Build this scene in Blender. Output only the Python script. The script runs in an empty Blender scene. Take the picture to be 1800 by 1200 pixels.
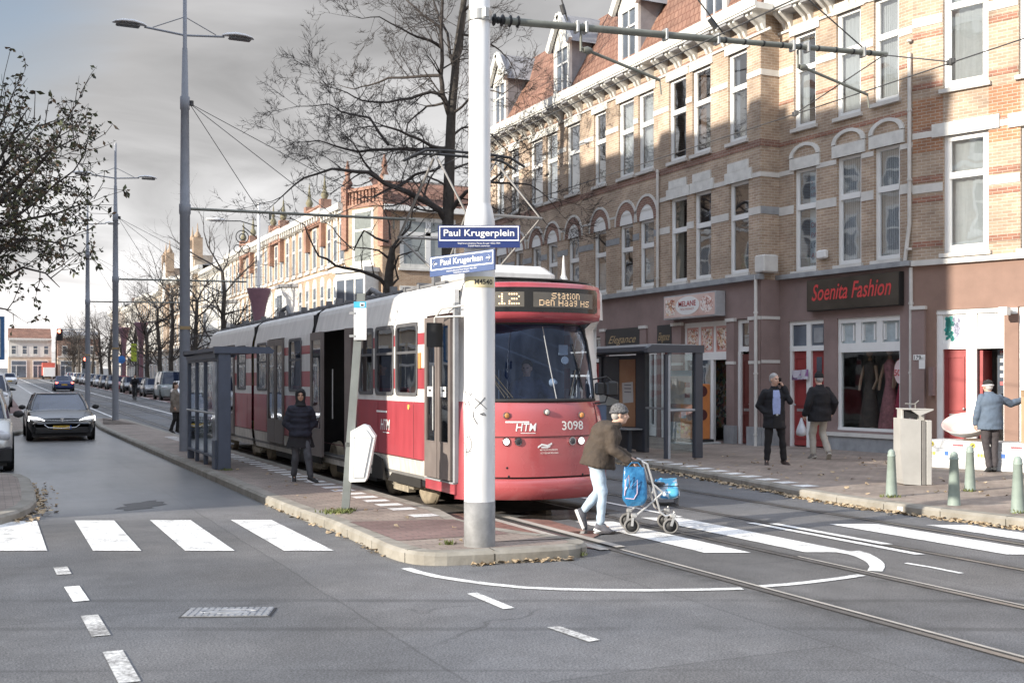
import bpy, math, random
from mathutils import Vector, Matrix, noise as mnoise
R = math.radians
SC = bpy.context.scene
COL = SC.collection
# ------------------------------------------------------------------ camera, world, sun, exposure
# world axes: +X across the street to the right, +Y along the street, camera yawed to the right of the street
F = 2000.0; CH = 1.85; HY = 668.0
TH = math.atan(920 / 2000); CT = math.cos(TH); ST = math.sin(TH)
cam = bpy.data.cameras.new('camera'); camo = bpy.data.objects.new('camera', cam); COL.objects.link(camo)
cam.lens = 40.0; cam.sensor_width = 36.0; cam.shift_y = 68 / 1800; cam.clip_start = .1; cam.clip_end = 5000
camo.location = (0, 0, CH); camo.rotation_euler = (R(90), 0, -TH)
cam.dof.use_dof = True; cam.dof.focus_distance = 17.0; cam.dof.aperture_fstop = 3.6
SC.camera = camo
SC.view_settings.view_transform = 'Standard'; SC.view_settings.look = 'None'
SC.view_settings.exposure = 0.65; SC.view_settings.gamma = 1.0
SUN_EL = R(19.5); SUN_AZ = math.atan2(-.990, -.14)          # azimuth measured from +Y towards +X
sl = bpy.data.lights.new('sun', 'SUN'); sl.energy = 5.0; sl.angle = R(.5); sl.color = (1, .92, .80)
so = bpy.data.objects.new('sun', sl); COL.objects.link(so)
sdir = Vector((math.sin(SUN_AZ) * math.cos(SUN_EL), math.cos(SUN_AZ) * math.cos(SUN_EL), math.sin(SUN_EL)))
so.rotation_euler = sdir.to_track_quat('Z', 'Y').to_euler()
so.location = (-30, 0, 40)

W = bpy.data.worlds.new("World"); SC.world = W; W.use_nodes = True
def world():
    nt = W.node_tree; N = nt.nodes; L = nt.links; N.clear()
    def n(t, **k):
        o = N.new(t)
        for a, b in k.items(): setattr(o, a, b)
        return o
    out = n('ShaderNodeOutputWorld'); bg = n('ShaderNodeBackground'); bg.inputs[1].default_value = .1
    sky = n('ShaderNodeTexSky', sky_type='NISHITA'); sky.sun_disc = False; sky.sun_elevation = SUN_EL; sky.sun_rotation = SUN_AZ
    tc = n('ShaderNodeTexCoord'); sep = n('ShaderNodeSeparateXYZ'); L.new(tc.outputs['Generated'], sep.inputs[0])
    # cloud deck: direction projected on a flat layer overhead
    add = n('ShaderNodeMath', operation='ADD'); add.inputs[1].default_value = .12; L.new(sep.outputs[2], add.inputs[0])
    mx = n('ShaderNodeMath', operation='MAXIMUM'); mx.inputs[1].default_value = .05; L.new(add.outputs[0], mx.inputs[0])
    dx = n('ShaderNodeMath', operation='DIVIDE'); dy = n('ShaderNodeMath', operation='DIVIDE')
    L.new(sep.outputs[0], dx.inputs[0]); L.new(mx.outputs[0], dx.inputs[1]); L.new(sep.outputs[1], dy.inputs[0]); L.new(mx.outputs[0], dy.inputs[1])
    cb = n('ShaderNodeCombineXYZ'); L.new(dx.outputs[0], cb.inputs[0]); L.new(dy.outputs[0], cb.inputs[1])
    nz = n('ShaderNodeTexNoise'); nz.inputs['Scale'].default_value = 1.25; nz.inputs['Detail'].default_value = 8; nz.inputs['Roughness'].default_value = .52; nz.inputs['Distortion'].default_value = .6
    L.new(cb.outputs[0], nz.inputs['Vector'])
    ramp = n('ShaderNodeValToRGB'); cr = ramp.color_ramp  # deck brightness by height; the part overhead is made extra bright to light the ground
    for p, v in ((0, (7.2, 6.9, 6.6)), (.06, (7.0, 6.8, 6.7)), (.12, (5.6, 5.55, 5.55)), (.21, (3.75, 3.7, 3.7)), (.33, (3.0, 2.97, 3.0)), (.5, (5.1, 5.6, 6.6)), (.8, (11.6, 13.2, 16.2))):
        e = cr.elements.new(p) if p not in (0,) else cr.elements[0]
        e.position = p; e.color = (*v, 1)
    L.new(sep.outputs[2], ramp.inputs[0])
    mr = n('ShaderNodeMapRange'); mr.inputs[1].default_value = .3; mr.inputs[2].default_value = .72; mr.inputs[3].default_value = .60; mr.inputs[4].default_value = 1.42
    L.new(nz.outputs[0], mr.inputs[0])
    mul = n('ShaderNodeVectorMath', operation='SCALE'); L.new(ramp.outputs[0], mul.inputs[0]); L.new(mr.outputs[0], mul.inputs[3])
    # a clear gap in the deck, high at the left of the street
    px = lambda x, y: (Vector((CT, -ST, 0)) * ((x - 900) / F) + Vector((ST, CT, 0)) + Vector((0, 0, (HY - y) / F))).normalized()
    gap = px(-130, -60)
    dot = n('ShaderNodeVectorMath', operation='DOT_PRODUCT'); dot.inputs[1].default_value = gap; nrm = n('ShaderNodeVectorMath', operation='NORMALIZE')
    L.new(tc.outputs['Generated'], nrm.inputs[0]); L.new(nrm.outputs[0], dot.inputs[0])
    m2 = n('ShaderNodeMath', operation='MULTIPLY_ADD'); m2.inputs[1].default_value = .035; L.new(nz.outputs[0], m2.inputs[0]); L.new(dot.outputs['Value'], m2.inputs[2])
    mr2 = n('ShaderNodeMapRange', interpolation_type='SMOOTHSTEP'); mr2.inputs[1].default_value = 1.004; mr2.inputs[2].default_value = 1.021; mr2.inputs[3].default_value = 0; mr2.inputs[4].default_value = .7
    L.new(m2.outputs[0], mr2.inputs[0])
    mix = n('ShaderNodeMix', data_type='RGBA'); L.new(mr2.outputs[0], mix.inputs[0]); L.new(mul.outputs[0], mix.inputs[6]); L.new(sky.outputs[0], mix.inputs[7])
    L.new(mix.outputs[2], bg.inputs[0]); L.new(bg.outputs[0], out.inputs[0])
world()

# ------------------------------------------------------------------ projection helpers (photo pixels -> points of the place)
def G(x, y, z=0.0):
    d = F * (CH - z) / (y - HY); a = (x - 900) / F
    return Vector((a * d * CT + d * ST, -a * d * ST + d * CT, z))
def D(x, y, d):
    a = (x - 900) / F
    return Vector((a * d * CT + d * ST, -a * d * ST + d * CT, CH + (HY - y) / F * d))
def T(x, y, t):
    a = (x - 900) / F; return D(x, y, t / (a * CT + ST))
def S(x, y, s):
    a = (x - 900) / F; return D(x, y, s / (CT - a * ST))
def depth(p): return p[0] * ST + p[1] * CT
def sx(x, t): return T(x, HY, t)[1]
RT = Vector((CT, -ST, 0)); FW = Vector((ST, CT, 0)); UP = Vector((0, 0, 1))
def gz(s): return 0.0 if s < 45 else .011 * (s - 45)

# ------------------------------------------------------------------ mesh builder
class MB:
    def __init__(s): s.v = []; s.f = []; s.m = []; s.sm = []
    def add(s, vs, fs, mi=0, sm=False):
        o = len(s.v); s.v += [Vector(p) for p in vs]
        for f in fs: s.f.append(tuple(i + o for i in f)); s.m.append(mi); s.sm.append(sm)
        return s
    def box(s, x0, x1, y0, y1, z0, z1, mi=0):
        return s.add([(x0,y0,z0),(x1,y0,z0),(x1,y1,z0),(x0,y1,z0),(x0,y0,z1),(x1,y0,z1),(x1,y1,z1),(x0,y1,z1)],
            [(0,3,2,1),(4,5,6,7),(0,1,5,4),(1,2,6,5),(2,3,7,6),(3,0,4,7)], mi)
    def bbox(s, x0, x1, y0, y1, z0, z1, b=.01, mi=0):
        # box with bevelled vertical and top edges
        def ring(i, z): return [(x0+i+b,y0+i,z),(x1-i-b,y0+i,z),(x1-i,y0+i+b,z),(x1-i,y1-i-b,z),(x1-i-b,y1-i,z),(x0+i+b,y1-i,z),(x0+i,y1-i-b,z),(x0+i,y0+i+b,z)]
        return s.loft([ring(b, z0), ring(0, z0 + b), ring(0, z1 - b), ring(b, z1)], mi=mi, sm=False)
    def obox(s, c, ux, uy, uz, hx, hy, hz, mi=0):
        c = Vector(c); ux = Vector(ux).normalized() * hx; uy = Vector(uy).normalized() * hy; uz = Vector(uz).normalized() * hz
        P = [c + ux*a + uy*b + uz*d for d in (-1,1) for a, b in ((-1,-1),(1,-1),(1,1),(-1,1))]
        return s.add(P, [(0,3,2,1),(4,5,6,7),(0,1,5,4),(1,2,6,5),(2,3,7,6),(3,0,4,7)], mi)
    def bar(s, a, b, w, h, mi=0, up=UP):
        a = Vector(a); b = Vector(b); d = (b - a); u = Vector(up)
        if abs(d.normalized().dot(u)) > .98: u = Vector((1, 0, 0))
        sd = d.cross(u).normalized(); u2 = sd.cross(d).normalized()
        return s.obox((a + b) / 2, d, sd, u2, d.length / 2, w / 2, h / 2, mi)
    def tube(s, pts, r, n=8, mi=0, sm=True, caps=True, lat=None, rb=None):
        pts = [Vector(p) for p in pts]; k = len(pts)
        r = r if isinstance(r, (list, tuple)) else [r] * k
        rb = r if rb is None else (rb if isinstance(rb, (list, tuple)) else [rb] * k)
        rings = []; prev = None
        for i in range(k):
            d = (pts[min(i+1, k-1)] - pts[max(i-1, 0)])
            d = d.normalized() if d.length > 1e-9 else Vector((0,0,1))
            if lat is not None: a = Vector(lat)
            elif prev is not None: a = prev
            else: a = Vector((1,0,0)) if abs(d.x) < .9 else Vector((0,1,0))
            a = a - d * a.dot(d)
            if a.length < 1e-6: a = Vector((0,1,0)) - d * d.y
            a.normalize(); b = d.cross(a); prev = a
            rings.append([pts[i] + a * (math.cos(2*math.pi*j/n) * r[i]) + b * (math.sin(2*math.pi*j/n) * rb[i]) for j in range(n)])
        return s.loft(rings, mi=mi, sm=sm, caps=caps)
    def loft(s, rings, mi=0, sm=True, caps=True, closed=True):
        n = len(rings[0]); vs = [p for r in rings for p in r]; fs = []
        for i in range(len(rings) - 1):
            for j in range(n if closed else n - 1):
                a = i*n + j; b = i*n + (j+1) % n; fs.append((a, b, b + n, a + n))
        s.add(vs, fs, mi, sm)
        if caps and closed:
            s.add(rings[0], [tuple(reversed(range(n)))], mi, False); s.add(rings[-1], [tuple(range(n))], mi, False)
        return s
    def lathe(s, prof, c=(0,0,0), n=16, mi=0, sm=True, ax='z', caps=True):
        c = Vector(c); rings = []
        for r, z in prof:
            q = []
            for j in range(n):
                u, w = math.cos(2*math.pi*j/n) * r, math.sin(2*math.pi*j/n) * r
                q.append(c + (Vector((u, w, z)) if ax == 'z' else Vector((z, u, w)) if ax == 'x' else Vector((w, z, u))))
            rings.append(q)
        return s.loft(rings, mi=mi, sm=sm, caps=caps)
    def ell(s, c, r, n=12, mi=0, rot=None, sm=True):
        c = Vector(c); rings = []; m = max(4, n * 2 // 3)
        for i in range(m + 1):
            ph = math.pi * (i + .02 if i == 0 else i - .02 if i == m else i) / m
            q = []
            for j in range(n):
                p = Vector((math.sin(ph)*math.cos(2*math.pi*j/n)*r[0], math.sin(ph)*math.sin(2*math.pi*j/n)*r[1], -math.cos(ph)*r[2]))
                q.append(c + (rot @ p if rot else p))
            rings.append(q)
        return s.loft(rings, mi=mi, sm=sm)
    def prism(s, poly, o, ux, uy, dep, mi=0):
        # poly in (ux,uy) plane at o, extruded by vector dep
        o = Vector(o); ux = Vector(ux); uy = Vector(uy); dep = Vector(dep); n = len(poly)
        a = [o + ux*p[0] + uy*p[1] for p in poly]; b = [p + dep for p in a]
        fs = [tuple(range(n)), tuple(reversed(range(n, 2*n)))] + [((i+1) % n, i, n+i, n+(i+1) % n) for i in range(n)]
        if ux.cross(uy).dot(dep) > 0: fs = [tuple(reversed(f)) for f in fs]
        return s.add(a + b, fs, mi)
    def sheet(s, poly, z, mi=0):
        return s.add([(p[0], p[1], z if not callable(z) else z(p[1])) for p in poly], [tuple(range(len(poly)))], mi)
    def build(s, name, mats, parent=None, world=False, loc=None):
        me = bpy.data.meshes.new(name); vs = s.v
        if world and parent is not None:
            p = parent
            while p.parent is not None: p = p.parent
            inv = (Matrix.Translation(p.location) @ p.rotation_euler.to_matrix().to_4x4()).inverted()
            vs = [inv @ q for q in vs]
        if loc is not None: vs = [q - Vector(loc) for q in vs]
        me.from_pydata([tuple(q) for q in vs], [], s.f)
        if not isinstance(mats, (list, tuple)): mats = [mats]
        for m in mats: me.materials.append(m)
        me.polygons.foreach_set('material_index', s.m); me.polygons.foreach_set('use_smooth', s.sm)
        me.update(); o = bpy.data.objects.new(name, me); COL.objects.link(o)
        if parent is not None: o.parent = parent
        if loc is not None: o.location = loc
        return o
def build_each(mb, name, mats, parent=None, **k):
    """one object per loose piece of the builder"""
    par = list(range(len(mb.v)))
    def find(a):
        while par[a] != a: par[a] = par[par[a]]; a = par[a]
        return a
    for f in mb.f:
        for i in f[1:]: par[find(i)] = find(f[0])
    grp = {}
    for f, m, s_ in zip(mb.f, mb.m, mb.sm): grp.setdefault(find(f[0]), []).append((f, m, s_))
    out = []
    for fs_ in grp.values():
        q = MB(); ids = {}
        for f, m, s_ in fs_:
            for i in f:
                if i not in ids: ids[i] = len(q.v); q.v.append(mb.v[i])
            q.f.append(tuple(ids[i] for i in f)); q.m.append(m); q.sm.append(s_)
        out.append(q.build(name, mats, parent, **k))
    return out
def tag(o, label=None, cat=None, group=None, kind=None):
    if label: o['label'] = label
    if cat: o['category'] = cat
    if group: o['group'] = group
    if kind: o['kind'] = kind
    return o
def thing(name, label, cat, loc=(0,0,0), rz=0.0, group=None):
    o = bpy.data.objects.new(name, None); COL.objects.link(o); o.location = loc; o.rotation_euler = (0, 0, rz); o.empty_display_size = .2
    return tag(o, label, cat, group)
def struct(mb, name, mats): return tag(mb.build(name, mats), kind='structure')
KIDS = {}
def copy_tree(o, parent=None):
    c = o.copy(); COL.objects.link(c); c.parent = parent
    for ch in list(o.children): copy_tree(ch, c)
    return c
def text_mb(txt, o, ux, uy, h, mi=0, shear=0.0, width=None, bold=0.0, space=1.0, align='LEFT', ext=0.0):
    """flat lettering as a mesh in the plane (ux,uy) at o; h = cap height"""
    cu = bpy.data.curves.new('t', 'FONT'); cu.body = txt; cu.size = 1.0; cu.shear = shear; cu.offset = bold; cu.space_character = space; cu.resolution_u = 3
    ob = bpy.data.objects.new('t', cu); COL.objects.link(ob)
    dg = bpy.context.evaluated_depsgraph_get(); me = bpy.data.meshes.new_from_object(ob.evaluated_get(dg))
    xs = [v.co.x for v in me.vertices] or [0, 1]; x0, x1 = min(xs), max(xs); k = h / .70
    kx = k if width is None else width / max(x1 - x0, 1e-6)
    o = Vector(o); ux = Vector(ux).normalized(); uy = Vector(uy).normalized(); off = {'LEFT': 0, 'CENTER': -(x1 - x0) * kx / 2}[align]
    mb = MB(); mb.add([o + ux * ((v.co.x - x0) * kx + off) + uy * (v.co.y * k) for v in me.vertices], [tuple(p.vertices) for p in me.polygons], mi)
    bpy.data.objects.remove(ob); bpy.data.curves.remove(cu); bpy.data.meshes.remove(me)
    return mb
def join(a, b):
    for f, m, sm in zip(b.f, b.m, b.sm): a.f.append(tuple(i + len(a.v) for i in f)); a.m.append(m); a.sm.append(sm)
    a.v += b.v; return a

# ------------------------------------------------------------------ materials
def nodes(name):
    m = bpy.data.materials.new(name); m.use_nodes = True; nt = m.node_tree; return m, nt, nt.nodes, nt.links, nt.nodes['Principled BSDF']
def mat(name, col, rough=.6, metal=0.0, var=.12, scale=5.0, bump=0.0, bscale=None, spec=.5, col2=None, coat=0.0, stretch=None):
    m, nt, N, L, b = nodes(name)
    tc = N.new('ShaderNodeTexCoord'); src = tc.outputs['Object']
    if stretch:
        mp = N.new('ShaderNodeMapping'); mp.inputs['Scale'].default_value = stretch; L.new(src, mp.inputs[0]); src = mp.outputs[0]
    nz = N.new('ShaderNodeTexNoise'); nz.inputs['Scale'].default_value = scale; nz.inputs['Detail'].default_value = 6; nz.inputs['Roughness'].default_value = .6; L.new(src, nz.inputs['Vector'])
    mr = N.new('ShaderNodeMapRange'); mr.inputs[1].default_value = .3; mr.inputs[2].default_value = .7; L.new(nz.outputs[0], mr.inputs[0])
    mx = N.new('ShaderNodeMix'); mx.data_type = 'RGBA'
    c2 = col2 or tuple(min(1, c * (1 + var)) for c in col)
    mx.inputs[6].default_value = (*[c * (1 - var) for c in col], 1); mx.inputs[7].default_value = (*c2, 1)
    L.new(mr.outputs[0], mx.inputs[0]); L.new(mx.outputs[2], b.inputs['Base Color'])
    b.inputs['Roughness'].default_value = rough; b.inputs['Metallic'].default_value = metal; b.inputs['Specular IOR Level'].default_value = spec
    if coat: b.inputs['Coat Weight'].default_value = coat; b.inputs['Coat Roughness'].default_value = .06
    if rough > .12 and rough < .9:
        r2 = N.new('ShaderNodeMapRange'); r2.inputs[3].default_value = max(.05, rough - .1); r2.inputs[4].default_value = min(1, rough + .1); L.new(nz.outputs[0], r2.inputs[0]); L.new(r2.outputs[0], b.inputs['Roughness'])
    if bump:
        n2 = N.new('ShaderNodeTexNoise'); n2.inputs['Scale'].default_value = bscale or scale * 6; n2.inputs['Detail'].default_value = 4; L.new(src, n2.inputs['Vector'])
        bp = N.new('ShaderNodeBump'); bp.inputs['Strength'].default_value = bump; bp.inputs['Distance'].default_value = .02; L.new(n2.outputs[0], bp.inputs['Height']); L.new(bp.outputs[0], b.inputs['Normal'])
    return m
def brick_mat(name, c1, c2, mortar, bw=.215, rh=.072, ms=.007, plane='wall', var=.25, bump=.4, rough=.85, dirt=.33):
    m, nt, N, L, b = nodes(name)
    tc = N.new('ShaderNodeTexCoord'); sp = N.new('ShaderNodeSeparateXYZ'); L.new(tc.outputs['Object'], sp.inputs[0])
    cb = N.new('ShaderNodeCombineXYZ')
    if plane == 'wall':
        ad = N.new('ShaderNodeMath'); ad.operation = 'ADD'; L.new(sp.outputs[0], ad.inputs[0]); L.new(sp.outputs[1], ad.inputs[1]); L.new(ad.outputs[0], cb.inputs[0]); L.new(sp.outputs[2], cb.inputs[1])
    else:
        L.new(sp.outputs[0], cb.inputs[0]); L.new(sp.outputs[1], cb.inputs[1])
    bt = N.new('ShaderNodeTexBrick'); bt.inputs['Scale'].default_value = 1; bt.inputs['Brick Width'].default_value = bw; bt.inputs['Row Height'].default_value = rh
    bt.inputs['Mortar Size'].default_value = ms; bt.inputs['Mortar Smooth'].default_value = .3; bt.inputs['Bias'].default_value = 0
    bt.inputs['Color1'].default_value = (*c1, 1); bt.inputs['Color2'].default_value = (*c2, 1); bt.inputs['Mortar'].default_value = (*mortar, 1)
    L.new(cb.outputs[0], bt.inputs['Vector'])
    nz = N.new('ShaderNodeTexNoise'); nz.inputs['Scale'].default_value = .9; nz.inputs['Detail'].default_value = 8; nz.inputs['Roughness'].default_value = .65; L.new(tc.outputs['Object'], nz.inputs['Vector'])
    mr = N.new('ShaderNodeMapRange'); mr.inputs[1].default_value = .3; mr.inputs[2].default_value = .7; mr.inputs[3].default_value = 1 - dirt; mr.inputs[4].default_value = 1 + dirt; L.new(nz.outputs[0], mr.inputs[0])
    vm = N.new('ShaderNodeVectorMath'); vm.operation = 'SCALE'; L.new(bt.outputs[0], vm.inputs[0]); L.new(mr.outputs[0], vm.inputs[3])
    L.new(vm.outputs[0], b.inputs['Base Color']); b.inputs['Roughness'].default_value = rough
    bp = N.new('ShaderNodeBump'); bp.inputs['Strength'].default_value = bump; bp.inputs['Distance'].default_value = .01; bp.invert = True
    L.new(bt.outputs['Fac'], bp.inputs['Height']); L.new(bp.outputs[0], b.inputs['Normal'])
    return m
def glass_mat(name, tint=(.75,.8,.82), refl=.12, rough=.02, gcol=(.95,.97,1)):
    m, nt, N, L, b = nodes(name); N.remove(b); out = N['Material Output']
    tr = N.new('ShaderNodeBsdfTransparent'); tr.inputs[0].default_value = (*tint, 1)
    gl = N.new('ShaderNodeBsdfGlossy'); gl.inputs['Roughness'].default_value = rough; gl.inputs[0].default_value = (*gcol,1)
    lw = N.new('ShaderNodeLayerWeight'); lw.inputs[0].default_value = .5; pw = N.new('ShaderNodeMath'); pw.operation = 'POWER'; pw.inputs[1].default_value = 4.0; L.new(lw.outputs['Facing'], pw.inputs[0])
    mr = N.new('ShaderNodeMapRange'); mr.inputs[1].default_value = 0; mr.inputs[2].default_value = 1; mr.inputs[3].default_value = refl; mr.inputs[4].default_value = 1; L.new(pw.outputs[0], mr.inputs[0])
    nz = N.new('ShaderNodeTexNoise'); nz.inputs['Scale'].default_value = .8; tc = N.new('ShaderNodeTexCoord'); L.new(tc.outputs['Object'], nz.inputs['Vector'])
    bp = N.new('ShaderNodeBump'); bp.inputs['Strength'].default_value = .12; bp.inputs['Distance'].default_value = .05; L.new(nz.outputs[0], bp.inputs['Height']); L.new(bp.outputs[0], gl.inputs['Normal'])
    mx = N.new('ShaderNodeMixShader'); L.new(mr.outputs[0], mx.inputs[0]); L.new(tr.outputs[0], mx.inputs[1]); L.new(gl.outputs[0], mx.inputs[2]); L.new(mx.outputs[0], out.inputs[0])
    return m
def emit_mat(name, col, st):
    m, nt, N, L, b = nodes(name); b.inputs['Base Color'].default_value = (*col, 1); b.inputs['Emission Color'].default_value = (*col, 1); b.inputs['Emission Strength'].default_value = st; return m

WHITE = mat('white_paint', (.78,.78,.76), .45, var=.05, scale=2)
STONE = mat('pale_stone', (.62,.60,.56), .8, var=.12, scale=3, bump=.1)
GREYSTONE = mat('grey_stone', (.30,.31,.32), .8, var=.2, scale=4, bump=.2)
BRICK = brick_mat('tan_brick', (.435,.330,.240), (.335,.240,.172), (.52,.46,.39))
BRICKRED = brick_mat('red_brick', (.33,.16,.105), (.26,.12,.085), (.42,.36,.30))
BRICKDK = brick_mat('dark_brick', (.27,.15,.11), (.22,.115,.085), (.38,.33,.28))
PLASTER = mat('brown_plaster', (.255,.185,.170), .9, var=.18, scale=1.1, bump=.12, bscale=80)
PAVER = brick_mat('brick_paver', (.285,.235,.195), (.225,.18,.152), (.13,.11,.095), .21, .105, .006, 'floor', dirt=.3, rough=.75)
PAVERRED = brick_mat('red_paver', (.28,.15,.12), (.20,.11,.09), (.10,.075,.065), .21, .105, .006, 'floor', dirt=.35, rough=.6)
KERB = mat('kerb_concrete', (.27,.245,.20), .85, var=.3, scale=3, bump=.25, col2=(.33,.31,.27))
def asphalt():
    m, nt, N, L, b = nodes('asphalt')
    tc = N.new('ShaderNodeTexCoord'); P = tc.outputs['Object']
    def noise(sc, det=4, ro=.6, vec=P):
        o = N.new('ShaderNodeTexNoise'); o.inputs['Scale'].default_value = sc; o.inputs['Detail'].default_value = det; o.inputs['Roughness'].default_value = ro; L.new(vec, o.inputs['Vector']); return o.outputs[0]
    def mr(src, a, bb, c, d, smooth=True):
        o = N.new('ShaderNodeMapRange'); o.interpolation_type = 'SMOOTHSTEP' if smooth else 'LINEAR'
        for i, v in enumerate((a, bb, c, d)): o.inputs[i + 1].default_value = v
        L.new(src, o.inputs[0]); return o.outputs[0]
    def math_(op, a, bb):
        o = N.new('ShaderNodeMath'); o.operation = op
        for i, v in enumerate((a, bb)):
            if isinstance(v, (int, float)): o.inputs[i].default_value = v
            else: L.new(v, o.inputs[i])
        return o.outputs[0]
    big = mr(noise(.35, 5), .3, .7, .74, 1.24); mid = mr(noise(3.0, 6, .7), .25, .75, .86, 1.14); fine = mr(noise(70, 2, .6), .3, .7, .48, 1.55)
    vo = N.new('ShaderNodeTexVoronoi'); vo.inputs['Scale'].default_value = 130; L.new(P, vo.inputs['Vector']); spk = mr(vo.outputs['Color'], 0, 1, .75, 1.3, False)
    k = math_('MULTIPLY', math_('MULTIPLY', big, mid), math_('MULTIPLY', fine, spk))
    # dark bands running across the road, broken up by noise
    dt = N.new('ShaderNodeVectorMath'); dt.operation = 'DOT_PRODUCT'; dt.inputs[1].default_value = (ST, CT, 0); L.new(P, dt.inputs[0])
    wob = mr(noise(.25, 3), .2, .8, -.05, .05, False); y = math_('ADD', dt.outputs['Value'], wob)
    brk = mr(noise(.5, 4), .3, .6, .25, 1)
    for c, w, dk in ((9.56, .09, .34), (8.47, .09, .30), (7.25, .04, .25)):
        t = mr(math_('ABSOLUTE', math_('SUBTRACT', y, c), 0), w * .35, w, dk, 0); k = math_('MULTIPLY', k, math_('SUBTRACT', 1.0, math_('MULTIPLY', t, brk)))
    # cracks and repaired seams
    dv = N.new('ShaderNodeTexNoise'); dv.inputs['Scale'].default_value = 1.3; dv.inputs['Detail'].default_value = 5; L.new(P, dv.inputs['Vector'])
    av = N.new('ShaderNodeVectorMath'); av.operation = 'MULTIPLY_ADD'; av.inputs[1].default_value = (1.1, 1.1, 0); L.new(dv.outputs[1], av.inputs[0]); L.new(P, av.inputs[2])
    ve = N.new('ShaderNodeTexVoronoi'); ve.feature = 'DISTANCE_TO_EDGE'; ve.inputs['Scale'].default_value = .30; L.new(av.outputs[0], ve.inputs['Vector'])
    ck = math_('MULTIPLY', mr(ve.outputs['Distance'], .0, .006, 1, 0), mr(noise(.4, 3), .5, .62, 0, .4)); k = math_('MULTIPLY', k, math_('SUBTRACT', 1.0, ck))
    bt = N.new('ShaderNodeTexBrick'); bt.inputs['Scale'].default_value = 1; bt.inputs['Brick Width'].default_value = 6.3; bt.inputs['Row Height'].default_value = 2.7; bt.inputs['Mortar Size'].default_value = .012; bt.inputs['Color1'].default_value = (.90,.90,.90,1); bt.inputs['Color2'].default_value = (1.08,1.08,1.08,1); bt.inputs['Mortar'].default_value = (.72,.72,.72,1)
    rt = N.new('ShaderNodeMapping'); rt.inputs['Rotation'].default_value = (0, 0, math.pi/2); L.new(av.outputs[0], rt.inputs[0]); rt2 = N.new('ShaderNodeMix'); rt2.data_type = 'VECTOR'; rt2.inputs[0].default_value = .93; L.new(rt.outputs[0], rt2.inputs[4]); mp2 = N.new('ShaderNodeMapping'); mp2.inputs['Rotation'].default_value = (0, 0, math.pi/2); L.new(P, mp2.inputs[0]); L.new(mp2.outputs[0], rt2.inputs[5]); L.new(rt2.outputs[1], bt.inputs['Vector']); k = math_('MULTIPLY', k, bt.outputs[0])
    # rusty dirt beside the rails
    sx_ = N.new('ShaderNodeSeparateXYZ'); L.new(P, sx_.inputs[0]); dmin = None
    for xr in (6.19, 7.63, 9.15, 10.58):
        q = math_('ABSOLUTE', math_('SUBTRACT', sx_.outputs[0], xr), 0); dmin = q if dmin is None else math_('MINIMUM', dmin, q)
    dirt = math_('MULTIPLY', mr(dmin, .05, .38, .5, 0), mr(noise(2.2, 6, .7), .35, .65, .2, 1)); k = math_('MULTIPLY', k, math_('SUBTRACT', 1.0, dirt))
    # worn wheel paths along the street
    sp = N.new('ShaderNodeSeparateXYZ'); L.new(P, sp.inputs[0])
    mu = N.new('ShaderNodeVectorMath'); mu.operation = 'SCALE'; mu.inputs[3].default_value = .21; L.new(P, mu.inputs[0])
    col = N.new('ShaderNodeMix'); col.data_type = 'RGBA'; col.inputs[6].default_value = (.122,.118,.115,1); col.inputs[7].default_value = (.098,.102,.110,1); L.new(mr(noise(.15, 3), .35, .65, 0, 1), col.inputs[0])
    sc = N.new('ShaderNodeVectorMath'); sc.operation = 'SCALE'; L.new(col.outputs[2], sc.inputs[0]); L.new(k, sc.inputs[3]); L.new(sc.outputs[0], b.inputs['Base Color'])
    # damp sheen in the lane on the left
    mp = N.new('ShaderNodeMapping'); mp.inputs['Scale'].default_value = (1.2, .22, 1); L.new(P, mp.inputs[0])
    lane = math_('MULTIPLY', mr(sp.outputs[1], 15.5, 18, 0, 1), mr(sp.outputs[0], 3.5, 5.5, 1, 0))
    wet = math_('MULTIPLY', lane, mr(noise(.9, 5, .6, mp.outputs[0]), .3, .62, .80, 1))
    ro = N.new('ShaderNodeMapRange'); ro.inputs[3].default_value = .74; ro.inputs[4].default_value = .55; L.new(wet, ro.inputs[0]); cw = N.new('ShaderNodeMath'); cw.operation = 'MULTIPLY'; cw.inputs[1].default_value = .9; L.new(wet, cw.inputs[0]); L.new(cw.outputs[0], b.inputs['Coat Weight']); b.inputs['Coat Roughness'].default_value = .34; L.new(ro.outputs[0], b.inputs['Roughness'])
    bp = N.new('ShaderNodeBump'); bp.inputs['Strength'].default_value = .4; bp.inputs['Distance'].default_value = .005; bs = N.new('ShaderNodeMapRange'); bs.inputs[3].default_value = .4; bs.inputs[4].default_value = .10; L.new(wet, bs.inputs[0]); L.new(bs.outputs[0], bp.inputs['Strength']); L.new(noise(90, 3, .7), bp.inputs['Height']); L.new(bp.outputs[0], b.inputs['Normal'])
    return m
ASPHALT = asphalt()
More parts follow.
